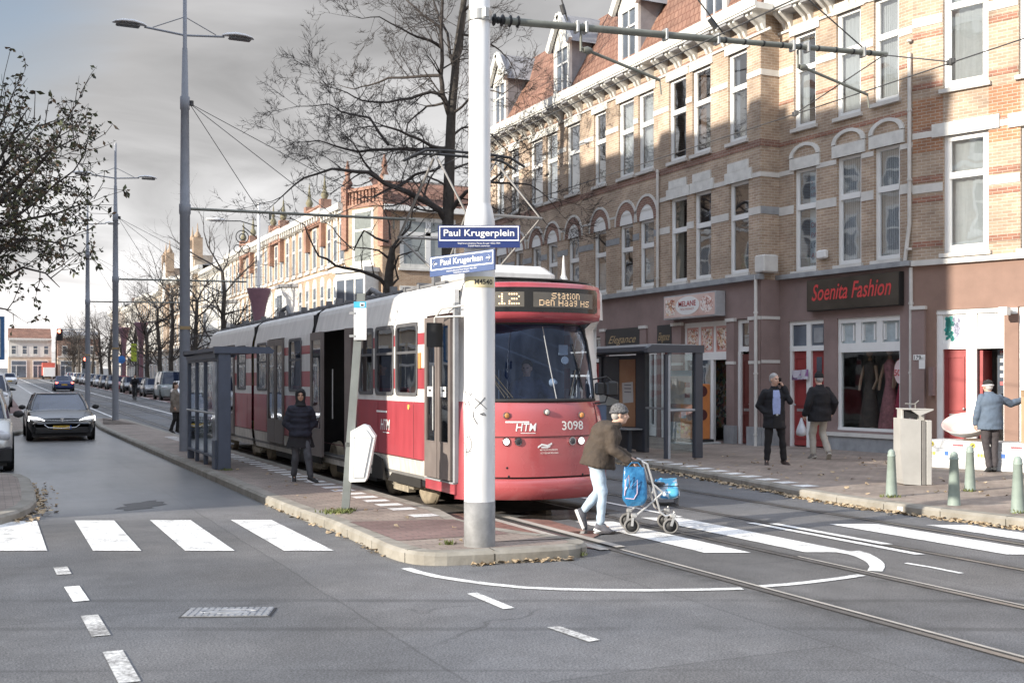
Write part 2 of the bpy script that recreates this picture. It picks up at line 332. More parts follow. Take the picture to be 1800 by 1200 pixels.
def worn_paint(name='road_paint', sh=0.0):
    m, nt, N, L, b = nodes(name); out = N['Material Output']
    tc = N.new('ShaderNodeTexCoord'); nz = N.new('ShaderNodeTexNoise'); nz.inputs['Scale'].default_value = 3; nz.inputs['Detail'].default_value = 10; nz.inputs['Roughness'].default_value = .75; L.new(tc.outputs['Object'], nz.inputs['Vector'])
    n2 = N.new('ShaderNodeTexNoise'); n2.inputs['Scale'].default_value = 45; n2.inputs['Detail'].default_value = 4; L.new(tc.outputs['Object'], n2.inputs['Vector'])
    mr = N.new('ShaderNodeMapRange'); mr.inputs[1].default_value = .50 + sh; mr.inputs[2].default_value = .70 + sh; mr.inputs[3].default_value = 0; mr.inputs[4].default_value = 1
    av = N.new('ShaderNodeMath'); av.operation = 'MULTIPLY_ADD'; av.inputs[1].default_value = .35; L.new(n2.outputs[0], av.inputs[0]); m3 = N.new('ShaderNodeMath'); m3.operation = 'MULTIPLY'; m3.inputs[1].default_value = .7; L.new(nz.outputs[0], m3.inputs[0]); L.new(m3.outputs[0], av.inputs[2]); L.new(av.outputs[0], mr.inputs[0])
    mx = N.new('ShaderNodeMix'); mx.data_type = 'RGBA'; mx.inputs[6].default_value = (.80,.80,.78,1); mx.inputs[7].default_value = (.17,.165,.16,1); L.new(mr.outputs[0], mx.inputs[0]); L.new(mx.outputs[2], b.inputs['Base Color']); b.inputs['Roughness'].default_value = .7
    return m
PAINT = worn_paint()
GLASS = glass_mat('window_glass', (.74,.78,.80), .40)
GLASSCL = glass_mat('clear_glass', (.86,.9,.9), .06)
GLASSDK = glass_mat('dark_glass', (.22,.24,.26), .10)
FARGLASS = mat('far_window_glass', (.10,.12,.15), .12, var=.5, scale=.8, spec=.8)
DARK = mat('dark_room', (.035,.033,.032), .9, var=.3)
ROOM = mat('dim_room', (.20,.19,.18), .9, var=.5, scale=1.2)
CURTAIN = mat('net_curtain', (.72,.72,.70), .9, var=.12, scale=3, stretch=(9,9,.6)); CURTS = [CURTAIN, mat('cream_curtain', (.62,.55,.44), .9, var=.15, scale=3, stretch=(9,9,.6)), CURTAIN, mat('slate_curtain', (.22,.24,.28), .9, var=.2, scale=3, stretch=(9,9,.6)), mat('brown_curtain', (.30,.20,.15), .9, var=.2, scale=3, stretch=(9,9,.6))]; PLANT = mat('house_plant', (.05,.10,.03), .7, var=.4, scale=12)
BLACK = mat('black_rubber', (.018,.018,.019), .6, var=.3)
STEELGREY = mat('grey_steel', (.30,.31,.325), .5, var=.12, scale=3)
ANTHRA = mat('anthracite_steel', (.072,.08,.095), .45, var=.15, scale=3)
GALV = mat('galvanised_steel', (.42,.43,.43), .42, metal=.6, var=.15, scale=8)
CHROME = mat('chrome', (.75,.75,.76), .12, metal=1.0, var=.03)
CABLE = mat('dark_cable', (.05,.05,.052), .6)
SKIN = mat('skin', (.56,.36,.27), .55, var=.08, scale=20)
SKIN2 = mat('tan_skin', (.42,.25,.17), .55, var=.08, scale=20)
# ------------------------------------------------------------------ ground
def strip(mb, x0, x1, s0, s1, dz, mi=0):
    cuts = [s0] + ([45.0] if s0 < 45 < s1 else []) + [s1]
    for a, b in zip(cuts, cuts[1:]): mb.add([(x0, a, gz(a) + dz), (x1, a, gz(a) + dz), (x1, b, gz(b) + dz), (x0, b, gz(b) + dz)], [(0, 1, 2, 3)], mi)
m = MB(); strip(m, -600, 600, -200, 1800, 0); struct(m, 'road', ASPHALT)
m = MB(); strip(m, 10.78, 13.15, 33, 260, .0035); strip(m, .4, 1.6, 62, 260, .0035)
struct(m, 'cycle_lane', mat('red_asphalt', (.20,.125,.115), .8, var=.2, scale=2))

def offset(pts, w):
    out = []
    for i, p in enumerate(pts):
        a = Vector(pts[max(i-1,0)][:2]); b = Vector(pts[min(i+1,len(pts)-1)][:2]); d = (b - a).normalized(); out.append((p[0] - d.y*w, p[1] + d.x*w))
    return out
def smooth(pts, it=2):
    for _ in range(it):
        q = [pts[0]]
        for a, b in zip(pts, pts[1:]): q += [(a[0]*.75+b[0]*.25, a[1]*.75+b[1]*.25), (a[0]*.25+b[0]*.75, a[1]*.25+b[1]*.75)]
        pts = q + [pts[-1]]
    return pts
def kerb(mb, pts, h, w=.2):
    """kerb along pts (road edge), pavement on the left hand of the direction; returns inner edge"""
    inn = offset(pts, w); b1 = offset(pts, .035)
    for i in range(len(pts) - 1):
        z0, z1 = gz(pts[i][1]), gz(pts[i+1][1])
        q = [[(pts[k][0], pts[k][1], z - .05), (pts[k][0], pts[k][1], z + h - .035), (b1[k][0], b1[k][1], z + h), (inn[k][0], inn[k][1], z + h)] for k, z in ((i, z0), (i+1, z1))]
        for j in range(3): mb.add([q[0][j], q[1][j], q[1][j+1], q[0][j+1]], [(0, 1, 2, 3)], 0, j == 0)
    return inn
def kerb_joints(mb, pts, h, w=.2, step=1.0):
    acc = 0.0; nxt = .5
    for a, b in zip(pts, pts[1:]):
        a = Vector(a); b = Vector(b); L = (b - a).length; d = (b - a).normalized(); n = Vector((-d.y, d.x))
        while nxt < acc + L:
            p = a + d * (nxt - acc); z = gz(p.y) + h
            mb.add([(*(p - d*.006), z+.003), (*(p + d*.006), z+.003), (*(p + d*.006 + n*w), z+.003), (*(p - d*.006 + n*w), z+.003)], [(0,1,2,3)], 0)
            f = p - n * .002; mb.add([(*(f - d*.006), z-h), (*(f + d*.006), z-h), (*(f + d*.006), z-.03), (*(f - d*.006), z-.03)], [(0,1,2,3)], 0)
            nxt += step
        acc += L
JOINT = mat('kerb_joint', (.05,.045,.035), .95)
PH = .13
# tram platform (traffic island): outline counter-clockwise, pavement on the left of the direction
nose = smooth([(3.74,17.3),(3.76,15.2),(3.84,13.8),(3.81,12.0),(3.78,11.1),(3.95,10.62),(4.5,10.53),(5.2,10.45),(5.62,10.47),(5.84,10.72),(5.85,11.05)], 2)
out_ = [(4.3,52.4),(3.98,51.0),(3.78,46),(3.74,40),(3.74,30),(3.74,24)] + nose + [(5.6,11.6),(5.36,12.4),(5.34,13.2),(5.5,14.2),(5.5,24),(5.5,40),(5.5,46),(5.35,51),(4.9,52.4)]
m = MB(); inn = kerb(m, out_, PH, .2); kerb_joints(jm := MB(), out_, PH); struct(m, 'platform_kerb', KERB); struct(jm, 'kerb_joint', JOINT)
m = MB()
zf = lambda s: gz(s) + PH - .002
near = [p for p in inn if p[1] < 45]; far = [p for p in inn if p[1] >= 45]
kL = [p for p in inn if p[0] < 4.8]; 
m.add([(p[0], p[1], PH - .002) for p in near] , [tuple(range(len(near)))])
fl = [p for p in inn[:6] if p[1] >= 45]; fr = [p for p in inn[-5:] if p[1] >= 45]
poly = [(inn[3][0], inn[3][1])] 
m.add([(p[0], p[1], zf(p[1])) for p in [inn[2], inn[3], inn[-4], inn[-3]]] + [(p[0], p[1], zf(p[1])) for p in [inn[0], inn[1], inn[-2], inn[-1]]], [(0, 1, 2, 3), (4, 5, 0, 3), (4, 0, 3, 6), (4, 6, 7)])
struct(m, 'tram_platform', PAVER)
m = MB()
for p in [[(3.98,11.6),(5.3,11.6),(5.22,13.1),(3.98,13.4)]]: m.sheet(p, PH + .002)
struct(m, 'reddish_paving', brick_mat('worn_red_paver', (.20,.13,.115), (.17,.105,.095), (.09,.075,.065), .21, .105, .006, 'floor', dirt=.35))
m = MB(); m.sheet([(5.86,11.2),(6.04,10.9),(6.04,14.6),(5.52,14.6),(5.52,14.2),(5.36,13.2),(5.38,12.4),(5.62,11.6)], .012); m.sheet([(6.34,11.6),(6.62,11.9),(6.7,13.4),(6.34,13.8)], .012)
struct(m, 'red_brick_strip', PAVERRED)
m = MB()
for k in range(40):
    s0 = 13.75 + k * .56 - (.25 if k == 0 else 0)
    for a, b in ((4.86, 5.20),): m.add([(a, s0, PH+.003), (b, s0 + .0, PH+.003), (b, s0 + .27, PH+.003), (a, s0 + .27, PH+.003)], [(0,1,2,3)])
rk = smooth([(11.95,7.5),(11.75,9.6),(11.52,11.9),(11.50,13.66),(11.99,16.5),(12.45,19.2),(12.72,21.8),(12.8,26)], 1)
for k in range(16):
    s0 = 14.7 + k * .62; x = 11.75 + max(0, (s0 - 14.5)) * .165 if s0 < 19.5 else 12.62
    x = 11.92 + (s0 - 14.7) * .155 if s0 < 20 else 12.75
    m.add([(x, s0, PH+.004), (x+.34, s0, PH+.004), (x+.34, s0+.3, PH+.004), (x, s0+.3, PH+.004)], [(0,1,2,3)])
struct(m, 'platform_edge_marking', PAINT)
# right pavement
rk2 = [(13.5,4.5),(12.4,6.3)] + rk + [(13.0,31),(13.2,36),(13.2,45),(13.2,60),(13.2,260)]
m = MB(); inn = kerb(m, list(reversed(rk2)), PH, .22); kerb_joints(jm := MB(), list(reversed(rk2[:16])), PH, .22); inn = list(reversed(inn)); struct(m, 'pavement_kerb', KERB); struct(jm, 'kerb_joint', JOINT)
m = MB()
for a, b in zip(inn, inn[1:]): m.add([(a[0], a[1], gz(a[1]) + PH - .002), (60, a[1], gz(a[1]) + PH - .002), (60, b[1], gz(b[1]) + PH - .002), (b[0], b[1], gz(b[1]) + PH - .002)], [(0,1,2,3)])
m.add([(13.7,4.4,PH-.002),(13.7,-6,PH-.002),(60,-6,PH-.002),(60,4.5,PH-.002)], [(0,1,2,3)])
struct(m, 'right_pavement', PAVER)
# left pavement with parking bays
lk = smooth([(-6,14.3),(-2.2,14.8),(-.4,15.3),(.25,16.0),(.62,17.4),(.67,19.5),(.67,22.6),(.2,23.4),(-1.2,23.7),(-1.55,24.2)], 1) + [(-1.55,38),(-.3,39.5),(.9,41.5),(1.3,44),(1.4,45),(1.42,56),(.4,58.5),(-.9,60),(-.9,260)]
m = MB(); inn = kerb(m, lk, PH, .2); struct(m, 'pavement_kerb', KERB)
m = MB()
for a, b in zip(inn[1:], inn[2:]): m.add([(a[0], a[1], gz(a[1]) + PH - .002), (b[0], b[1], gz(b[1]) + PH - .002), (-30, b[1], gz(b[1]) + PH - .002), (-30, a[1], gz(a[1]) + PH - .002)], [(0,1,2,3)])
struct(m, 'left_pavement', PAVER)
# rails
CONC = mat('rail_concrete', (.40,.37,.33), .85, var=.2, scale=2); GROOVE = mat('rail_groove', (.022,.02,.018), .9); RAILST = mat('worn_rail', (.22,.21,.20), .35, metal=.7, var=.2)
m = MB()
for x, strips in ((6.19, 1), (7.63, 0), (9.15, 0), (10.58, 0)):
    strip(m, x - .035, x + .03, -30, 260, .006, 2); strip(m, x + .03, x + .075, -30, 260, .005, 1); strip(m, x - .05, x - .035, -30, 260, .005, 1)
    if strips: strip(m, x - .17, x - .06, 10.8, 14.2, .014, 0); strip(m, x + .09, x + .21, 10.9, 14.0, .014, 0); strip(m, x + .075, x + .115, -30, 10.8, .004, 0)
    if x == 7.63: strip(m, x + .075, x + .11, -30, 9.6, .004, 0)
struct(m, 'tram_rail', [CONC, GROOVE, RAILST])
m = MB(); m.sheet([(5.62,14.6),(8.1,13.9),(8.1,40),(5.62,40)], .003); struct(m, 'track_bed', mat('dark_track_bed', (.075,.065,.058), .8, var=.45, scale=2.5, bump=.4))  # dark strip laid on the ground under the tram
# road paint
m = MB()
def zebra(k0, k1, y0, y1, z=.008):
    s = [G(-20 + k0*(y1-HY), y1), G(-20 + k1*(y1-HY), y1), G(-20 + k1*(y0-HY), y0), G(-20 + k0*(y0-HY), y0)]; m.sheet(s, z)
zebra(.05, .342, 916, 968.5); zebra(.611, .893, 915, 968.5); zebra(1.15, 1.44, 914.5, 968.5); zebra(1.729, 2.02, 914, 968.5); struct(m, 'zebra_crossing', PAINT)
m = MB()
zebra(4.14, 4.41, 917, 972); zebra(4.737, 5.02, 910, 971); zebra(5.30, 5.365, 919, 975); zebra(5.43, 5.50, 920.5, 957); zebra(5.83, 6.16, 921.5, 975); zebra(6.46, 6.76, 923, 976); zebra(7.06, 7.36, 925, 977); struct(m, 'zebra_crossing', PAINT)
def ribbon(px, w, z=.007):
    P = [G(*p[:2]) for p in px]; n = len(P)
    L_ = []; R_ = []
    for i in range(n):
        d = (P[min(i+1,n-1)] - P[max(i-1,0)]).normalized(); nn = Vector((-d.y, d.x, 0)); ww = (px[i][2] if len(px[i]) > 2 else w) / 2
        L_.append(P[i] + nn*ww); R_.append(P[i] - nn*ww)
    for i in range(n-1): m.add([(p[0], p[1], z) for p in (R_[i], R_[i+1], L_[i+1], L_[i])], [(0,1,2,3)])
m = MB()
ribbon([(713,999),(735,1006),(770,1014),(815,1021),(860,1027),(920,1033),(985,1036),(1060,1037.5),(1140,1038),(1220,1037),(1305,1035)], .10)
ribbon([(1338,1031),(1380,1028),(1420,1024),(1460,1019),(1490,1015),(1515,1011)], .10)
ribbon([(1490,969.5,.3),(1510,974,.24),(1522,979,.2),(1533,985,.18),(1540,991,.16),(1542,997,.14),(1538,1004,.14)], .18)
ribbon([(830,1043),(895,1070)], .10); ribbon([(126,1031),(143,1057)], .13)
ribbon([(1592,990),(1640,998),(1690,1008)], .06)
strip(m, 8.35, 8.45, 16, 44, .007); strip(m, 8.45, 8.53, 13, 15.8, .007)
for q in range(20): strip(m, 10.8, 10.92, 34 + q * 9, 39.5 + q * 9, .007)
strip(m, 3.3, 3.42, 62, 250, .007); strip(m, 5.2, 5.32, 55, 250, .007); strip(m, 8.3, 8.42, 48, 230, .007)
struct(m, 'lane_marking', PAINT)
m = MB()
for a, b in (((972,1102),(1045,1127)),((106,997),(113,1010)),((157,1082),(178,1118)),((198,1145),(228,1200))): ribbon([a, b], .10 if a[0] > 700 else .13)
struct(m, 'lane_marking', worn_paint('worn_road_paint', -.10))
# oil stain and wet patch
m = MB(); rnd = random.Random(4)
def blob(x, y, rx, ry, z, n=26, mi=0):
    c = G(x, y); m.add([(*(c + RT*math.cos(k*2*math.pi/n)*rx*(1+.25*math.sin(k*1.7)+rnd.uniform(-.12,.12)) + FW*math.sin(k*2*math.pi/n)*ry*(1+rnd.uniform(-.2,.2)))[:2], z) for k in range(n)], [tuple(range(n))], mi)
blob(252, 888, .27, .62, .0045); struct(m, 'oil_stain', mat('oily_asphalt', (.045,.043,.042), .5, var=.3))
m = MB(); blob(1048, 937, .26, .16, .0155); blob(985, 905, .62, .55, .0095); struct(m, 'puddle', mat('wet_asphalt', (.055,.047,.042), .12, var=.35, scale=3))
# manhole cover
c = G(402, 1077); mh = thing('manhole_cover', 'rectangular cast iron manhole cover with a raised grid in the asphalt', 'manhole cover', (c.x, c.y, 0), -TH + R(3))
MH = mat('cast_iron', (.27,.28,.30), .55, metal=.25, var=.25, scale=20); MHD = mat('cast_iron_gap', (.04,.04,.042), .8)
m = MB(); m.box(-.355,.355,-.17,.17,-.03,.006); m.build('frame', MHD, mh)
m = MB(); m.box(-.335,.335,-.155,.155,0,.011)
for i in range(13):
    for j in range(5):
        x = -.31 + i*.0517; y = -.13 + j*.065
        if abs(x)/.24 + abs(y)/.10 > 1.05: m.box(x-.018,x+.018,y-.024,y+.024,.011,.017)
m.tube([(math.cos(k*math.pi/16)*.22, math.sin(k*math.pi/16)*.075, .013) for k in range(33)], .008, 5); m.box(-.15,.15,-.03,.03,.011,.015); m.build('lid', MH, mh)
# fallen leaves
LEAFB = mat('dead_leaf', (.36,.25,.14), .8, var=.4, scale=9, col2=(.55,.43,.28))
m = MB(); rnd = random.Random(11)
def leaves(pts, n, spread, z):
    for _ in range(n):
        i = rnd.randrange(len(pts) - 1); u = rnd.random(); a, b = Vector(pts[i]), Vector(pts[i+1]); p = a.lerp(b, u); d = (b - a).normalized(); nn = Vector((d.y, -d.x))
        p = p + nn * abs(rnd.gauss(0, spread)); r = rnd.uniform(.022, .05); an = rnd.uniform(0, 6.28); zz = z + rnd.uniform(.004, .03)
        tl = [rnd.uniform(-.018, .018) for _ in range(5)]
        m.add([(p.x + math.cos(an + k*1.2566)*r*(1 if k % 2 else .75), p.y + math.sin(an + k*1.2566)*r, zz + tl[k]) for k in range(5)], [(0,1,2,3,4)])
leaves([tuple(p) for p in reversed(rk[2:17])], 1100, .10, 0)
leaves([(4.35,10.5),(4.9,10.48),(5.5,10.42)], 50, .035, 0); leaves([(3.75,17),(3.82,13.8),(3.8,11.4)], 45, .05, 0); leaves([(.25,16.0),(.62,17.4),(.67,19.5),(.67,22)], 190, .12, 0)
for _ in range(170):
    p = (rnd.uniform(12, 17.5), rnd.uniform(10, 22)); leaves([p, (p[0]+.1, p[1]+.1)], 1, .02, PH)
for _ in range(25):
    p = (rnd.uniform(4.0, 5.0), rnd.uniform(11, 24)); leaves([p, (p[0]+.1, p[1]+.1)], 1, .02, PH)
tag(m.build('fallen_leaves', LEAFB), 'brown dead leaves gathered along the kerbs', 'leaves', kind='stuff')
# weeds at post bases
m = MB(); GR = mat('weed', (.14,.16,.05), .8, var=.4, scale=20)
def tuft(x, y, n, sp, z=PH):
    c = G(x, y, z)
    for _ in range(n):
        p = c + Vector((rnd.gauss(0, sp), rnd.gauss(0, sp), 0)); h = rnd.uniform(.02, .06); an = rnd.uniform(0, 6.28); d = Vector((math.cos(an), math.sin(an), 0)); l = d.cross(UP)*.012
        m.add([p - l, p + l, p + d*h*.7 + UP*h], [(0,1,2)])
tuft(592, 900, 220, .09); tuft(612, 897, 80, .05); tuft(788, 956, 40, .035); tuft(1021, 975, 30, .03, .02); tuft(1567, 873, 60, .07); tuft(1705, 863, 40, .05); tuft(1789, 901, 40, .05); tuft(400, 826, 50, .06)
tag(m.build('weeds', GR), 'small green weeds growing round the post bases', 'weeds', kind='stuff')
# ------------------------------------------------------------------ buildings
TILE = brick_mat('roof_tile', (.25,.14,.098), (.19,.10,.07), (.14,.06,.04), .22, .30, .02, 'wall', bump=.8, dirt=.35)
LEAD = mat('grey_lead', (.27,.27,.28), .6, var=.2, scale=3)
DIRTYW = mat('dirty_white_paint', (.66,.65,.61), .55, var=.14, scale=4)
REDDOOR = mat('red_door_paint', (.29,.045,.045), .4, var=.12, scale=3)
BROWNDOOR = mat('brown_door_paint', (.13,.035,.03), .4, var=.15, scale=3)
LETTERW = mat('white_lettering', (.75,.75,.74), .6, var=.03)
class Fac:
    def __init__(s, name, label, P0, P1, cat='house', group=None, z0=None):
        s.P0 = Vector(P0); s.P1 = Vector(P1); d = s.P1 - s.P0; s.W = d.length; s.ux = d.normalized(); s.z0 = gz(P0[1]) if z0 is None else z0
        s.root = thing(name, label, cat, (P0[0], P0[1], s.z0), math.atan2(d.y, d.x), group)
    def px(s, x, y=HY):
        a = (x - 900) / F; o = RT * 1
        # camera ray (X=aY): find l with (P0+ux l)
        fx = lambda v: (v[0]*CT - v[1]*ST) - a * (v[0]*ST + v[1]*CT)
        l = -fx(s.P0) / fx(s.ux); p = s.P0 + s.ux * l; d = p[0]*ST + p[1]*CT
        return l, CH + (HY - y) / F * d - s.z0
    def B(s, name, m, x0, x1, y0, y1, z0, z1, parent=None, bev=0):
        mb = MB(); (mb.bbox(x0,x1,y0,y1,z0,z1,bev) if bev else mb.box(x0,x1,y0,y1,z0,z1)); return mb.build(name, m, parent or s.root)
    def wall(s, name, m, z0, z1, holes=(), x0=0, x1=None, y=0.0, dep=.2):
        x1 = s.W if x1 is None else x1; mb = MB()
        X = sorted({x0, x1, *[h[0] for h in holes], *[h[1] for h in holes]}); Z = sorted({z0, z1, *[h[2] for h in holes], *[h[3] for h in holes]})
        for a, b in zip(X, X[1:]):
            for c, d in zip(Z, Z[1:]):
                if a < x0 - 1e-6 or b > x1 + 1e-6 or c < z0 - 1e-6 or d > z1 + 1e-6: continue
                if any(h[0]-1e-6 <= a and b <= h[1]+1e-6 and h[2]-1e-6 <= c and d <= h[3]+1e-6 for h in holes): continue
                mb.add([(a,y,c),(b,y,c),(b,y,d),(a,y,d)], [(0,1,2,3)])
        for h in holes:
            a, b, c, d = h[:4]
            mb.add([(a,y,c),(a,y+dep,c),(a,y+dep,d),(a,y,d)], [(0,1,2,3)]); mb.add([(b,y,c),(b,y,d),(b,y+dep,d),(b,y+dep,c)], [(0,1,2,3)])
            mb.add([(a,y,d),(a,y+dep,d),(b,y+dep,d),(b,y,d)], [(0,1,2,3)]); mb.add([(a,y,c),(b,y,c),(b,y+dep,c),(a,y+dep,c)], [(0,1,2,3)])
        return mb, name, m
    def window(s, x0, x1, z0, z1, tr=.64, curtain=None, fw=.075, sill=True, glass=None, mull=0, arch=False, y=.07, frame=None, open_=False, sillm=None):
        mb = MB(); y1 = y + .07
        mb.box(x0, x0+fw, y, y1, z0, z1); mb.box(x1-fw, x1, y, y1, z0, z1); mb.box(x0+fw, x1-fw, y, y1, z1-fw, z1); mb.box(x0+fw, x1-fw, y, y1, z0, z0+fw*1.5)
        zt = z0 + (z1 - z0) * tr if tr else None
        if tr: mb.box(x0+fw, x1-fw, y-.015, y1, zt-.07, zt+.07)
        for k in range(mull):
            xm = x0 + (x1-x0) * (k+1) / (mull+1); mb.box(xm-.035, xm+.035, y, y1, z0+fw*1.5, z1-fw)
        # inner sash line
        for a, b in (((z0+fw*1.5, zt-.07), (zt+.07, z1-fw)) if tr else ((z0+fw*1.5, z1-fw),)):
            mb.box(x0+fw, x0+fw+.03, y+.02, y1, a, b); mb.box(x1-fw-.03, x1-fw, y+.02, y1, a, b)
        w = mb.build('window', frame or WHITE, s.root)
        p = MB(); p.add([(x0+fw*.5,y+.045,z0+.05),(x1-fw*.5,y+.045,z0+.05),(x1-fw*.5,y+.045,z1-.05),(x0+fw*.5,y+.045,z1-.05)], [(0,1,2,3)]); p.build('pane', glass or GLASS, w)
        if curtain:
            c = MB(); yy = y + .16
            def cloth(a, b, za, zb, n=14, amp=.018):
                r0 = [(a+(b-a)*k/n, yy+amp*math.sin(k*1.9+a*7), za) for k in range(n+1)]; r1 = [(q[0], q[1], zb) for q in r0]; c.loft([r0, r1], closed=False, caps=False)
            ww = x1 - x0
            if curtain == 'full': cloth(x0+.04, x1-.04, z0+.02, z1-.02)
            elif curtain == 'sides': cloth(x0+.04, x0+ww*.3, z0+.02, z1-.02, 6); cloth(x1-ww*.3, x1-.04, z0+.02, z1-.02, 6)
            elif curtain == 'right': cloth(x1-ww*.48, x1-.04, z0+.02, z1-.02, 8)
            elif curtain == 'left': cloth(x0+.04, x0+ww*.42, z0+.02, z1-.02, 8)
            elif curtain == 'low': cloth(x0+.04, x1-.04, z0+.02, z0+(z1-z0)*.5)
            elif curtain == 'blind':
                for k in range(11): xx = x0+.06+(ww-.12)*k/10; c.box(xx, xx+.055, yy, yy+.006, z0+.02, z1-.02)
            c.build('curtain', CURTS[int(abs(x0*37 + z0*11)) % 5] if curtain not in ('full', 'blind') else CURTAIN, w)
        if curtain is None and z0 > 3:
            c = MB(); rq = random.Random(int(x0*91 + z0*17))
            for k in range(9): c.ell(((x0+x1)/2 + rq.uniform(-.18,.18), y+.16, z0+.22+rq.uniform(0,.3)), (rq.uniform(.05,.1),.05,rq.uniform(.05,.1)), 6)
            c.lathe([(.07,0),(.09,.15)], ((x0+x1)/2, y+.16, z0+.04), 8); c.build('plant', PLANT, w)
        if sill:
            mb = MB(); mb.box(x0-.07, x1+.07, -.08, y, z0-.09, z0); mb.build('sill', sillm or STONE, w)
        if arch:
            r = (x1 - x0) / 2; xc = (x0 + x1) / 2; mb = MB(); n = 14
            pts = [(xc + math.cos(math.pi*k/n)*r, z1 + math.sin(math.pi*k/n)*r*arch) for k in range(n+1)]
            mb.prism([(p[0], p[1]) for p in pts], (0, -.004, 0), (1,0,0), (0,0,1), (0, .06, 0)); mb.build('arch_panel', WHITE, w)
            for q0, q1, yy, mm, nm in ((1.0, 1.0 + .22/r, -.018, BRICKDK, 'brick_arch'), (1.0 + .22/r, 1.0 + .29/r, -.04, STONE, 'arch_trim')):
                mb = MB()
                rg = [[(xc+math.cos(a)*r*q0, yy, z1+math.sin(a)*r*arch*q0), (xc+math.cos(a)*r*q1, yy, z1+math.sin(a)*r*arch*q1), (xc+math.cos(a)*r*q1, .02, z1+math.sin(a)*r*arch*q1), (xc+math.cos(a)*r*q0, .02, z1+math.sin(a)*r*arch*q0)] for a in [math.pi*k/n for k in range(n+1)]]
                mb.loft(rg, sm=False); mb.build(nm, mm, w)
        return w
    def door(s, x0, x1, z0, z1, m, y=.12, letter=True, glassp=None, knob='right'):
        mb = MB(); mb.box(x0, x1, y, y+.05, z0, z1); w = x1 - x0
        pans = ((z0+.18, z0+(z1-z0)*.33), (z0+(z1-z0)*.42, z1-.16))
        for a, b in pans:
            if glassp and b > z0+(z1-z0)*.6: continue
            f = .10*w/.8
            for q in ((x0+f, x1-f, a, a+.03), (x0+f, x1-f, b-.03, b), (x0+f, x0+f+.03, a+.03, b-.03), (x1-f-.03, x1-f, a+.03, b-.03)): mb.box(q[0], q[1], y-.018, y, q[2], q[3])
        d = mb.build('door', m, s.root)
        if letter: g = MB(); zz = z0+(z1-z0)*.375; g.box((x0+x1)/2-.15, (x0+x1)/2+.15, y-.012, y, zz-.035, zz+.035); g.build('letter_slot', GALV, d)
        if glassp: g = MB(); a, b = pans[1]; g.box(x0+.14, x1-.14, y-.01, y, a, b); g.build('pane', FARGLASS, d)
        g = MB(); xx = x1-.07 if knob == 'right' else x0+.07; g.ell((xx, y-.05, z0+1.05), (.03,.03,.03), 8); g.box(xx-.01, xx+.01, y-.03, y, z0+1.04, z0+1.06); g.build('handle', GALV, d)
        return d
    def shell(s, z1, dep=9.0, m=BRICK, room=1.4, sides=True):
        mb = MB(); W_ = s.W
        if sides: mb.add([(0,0,0),(0,dep,0),(0,dep,z1),(0,0,z1)], [(0,3,2,1)]); mb.add([(W_,0,0),(W_,dep,0),(W_,dep,z1),(W_,0,z1)], [(0,1,2,3)])
        mb.add([(0,dep,0),(W_,dep,0),(W_,dep,z1),(0,dep,z1)], [(0,1,2,3)]); mb.build('side_wall', m, s.root)
        mb = MB(); mb.add([(.02,room,0),(W_-.02,room,0),(W_-.02,room,z1-.1),(.02,room,z1-.1)], [(0,1,2,3)]); mb.build('interior', ROOM, s.root)
        mb = MB()
        for zz in (4.45, 7.95, 11.2):
            if zz < z1: mb.box(.02, W_-.02, .2, room, zz, zz+.15)
        mb.build('floor_slab', ROOM, s.root)
def cornice(f, x0, x1, z, brackets=True, over=.5, left_end=True):
    mb = MB(); mb.box(x0, x1, -over, .06, z, z+.06); mb.box(x0, x1, -over-.03, -over+.04, z+.06, z+.34); mb.box(x0, x1, -over+.04, .06, z+.06, z+.16)
    mb.box(x0, x1, -.05, .0, z-.50, z-.44)
    mb.build('cornice', DIRTYW, f.root)
    if brackets:
        n = max(2, int((x1 - x0) / .72)); mb = MB()
        for k in range(n):
            xx = x0 + (k + .5) * (x1 - x0) / n
            for q in (-.1, .1): mb.prism([(0, z), (-over+.08, z), (-over+.08, z-.08), (-.12, z-.28), (-.05, z-.42), (0, z-.42)], (xx+q-.05, 0, 0), (0,1,0), (0,0,1), (.10,0,0))
        build_each(mb, 'cornice_bracket', DIRTYW, f.root)
        mb = MB()
        for k in range(n):
            xx = x0 + (k + 1) * (x1 - x0) / n
            if xx < x1 - .1: mb.box(xx-.22, xx+.22, -over+.03, -.01, z-.07, z-.005)
        build_each(mb, 'soffit_panel', LEAD, f.root)
def mansard(f, x0, x1, z, top=3.3, run=1.9, hips=()):
    mb = MB(); mb.add([(x0,.02,z),(x1,.02,z),(x1,run,z+top),(x0,run,z+top)], [(0,1,2,3)]); mb.add([(x0,run,z+top),(x1,run,z+top),(x1,9,z+top+.2),(x0,9,z+top+.2)], [(0,1,2,3)])
    mb.add([(x0,.02,z),(x0,run,z+top),(x0,9,z+top+.2),(x0,9,z)], [(0,1,2,3)]); mb.add([(x1,.02,z),(x1,9,z),(x1,9,z+top+.2),(x1,run,z+top)], [(0,1,2,3)])
    mb.build('roof', TILE, f.root)
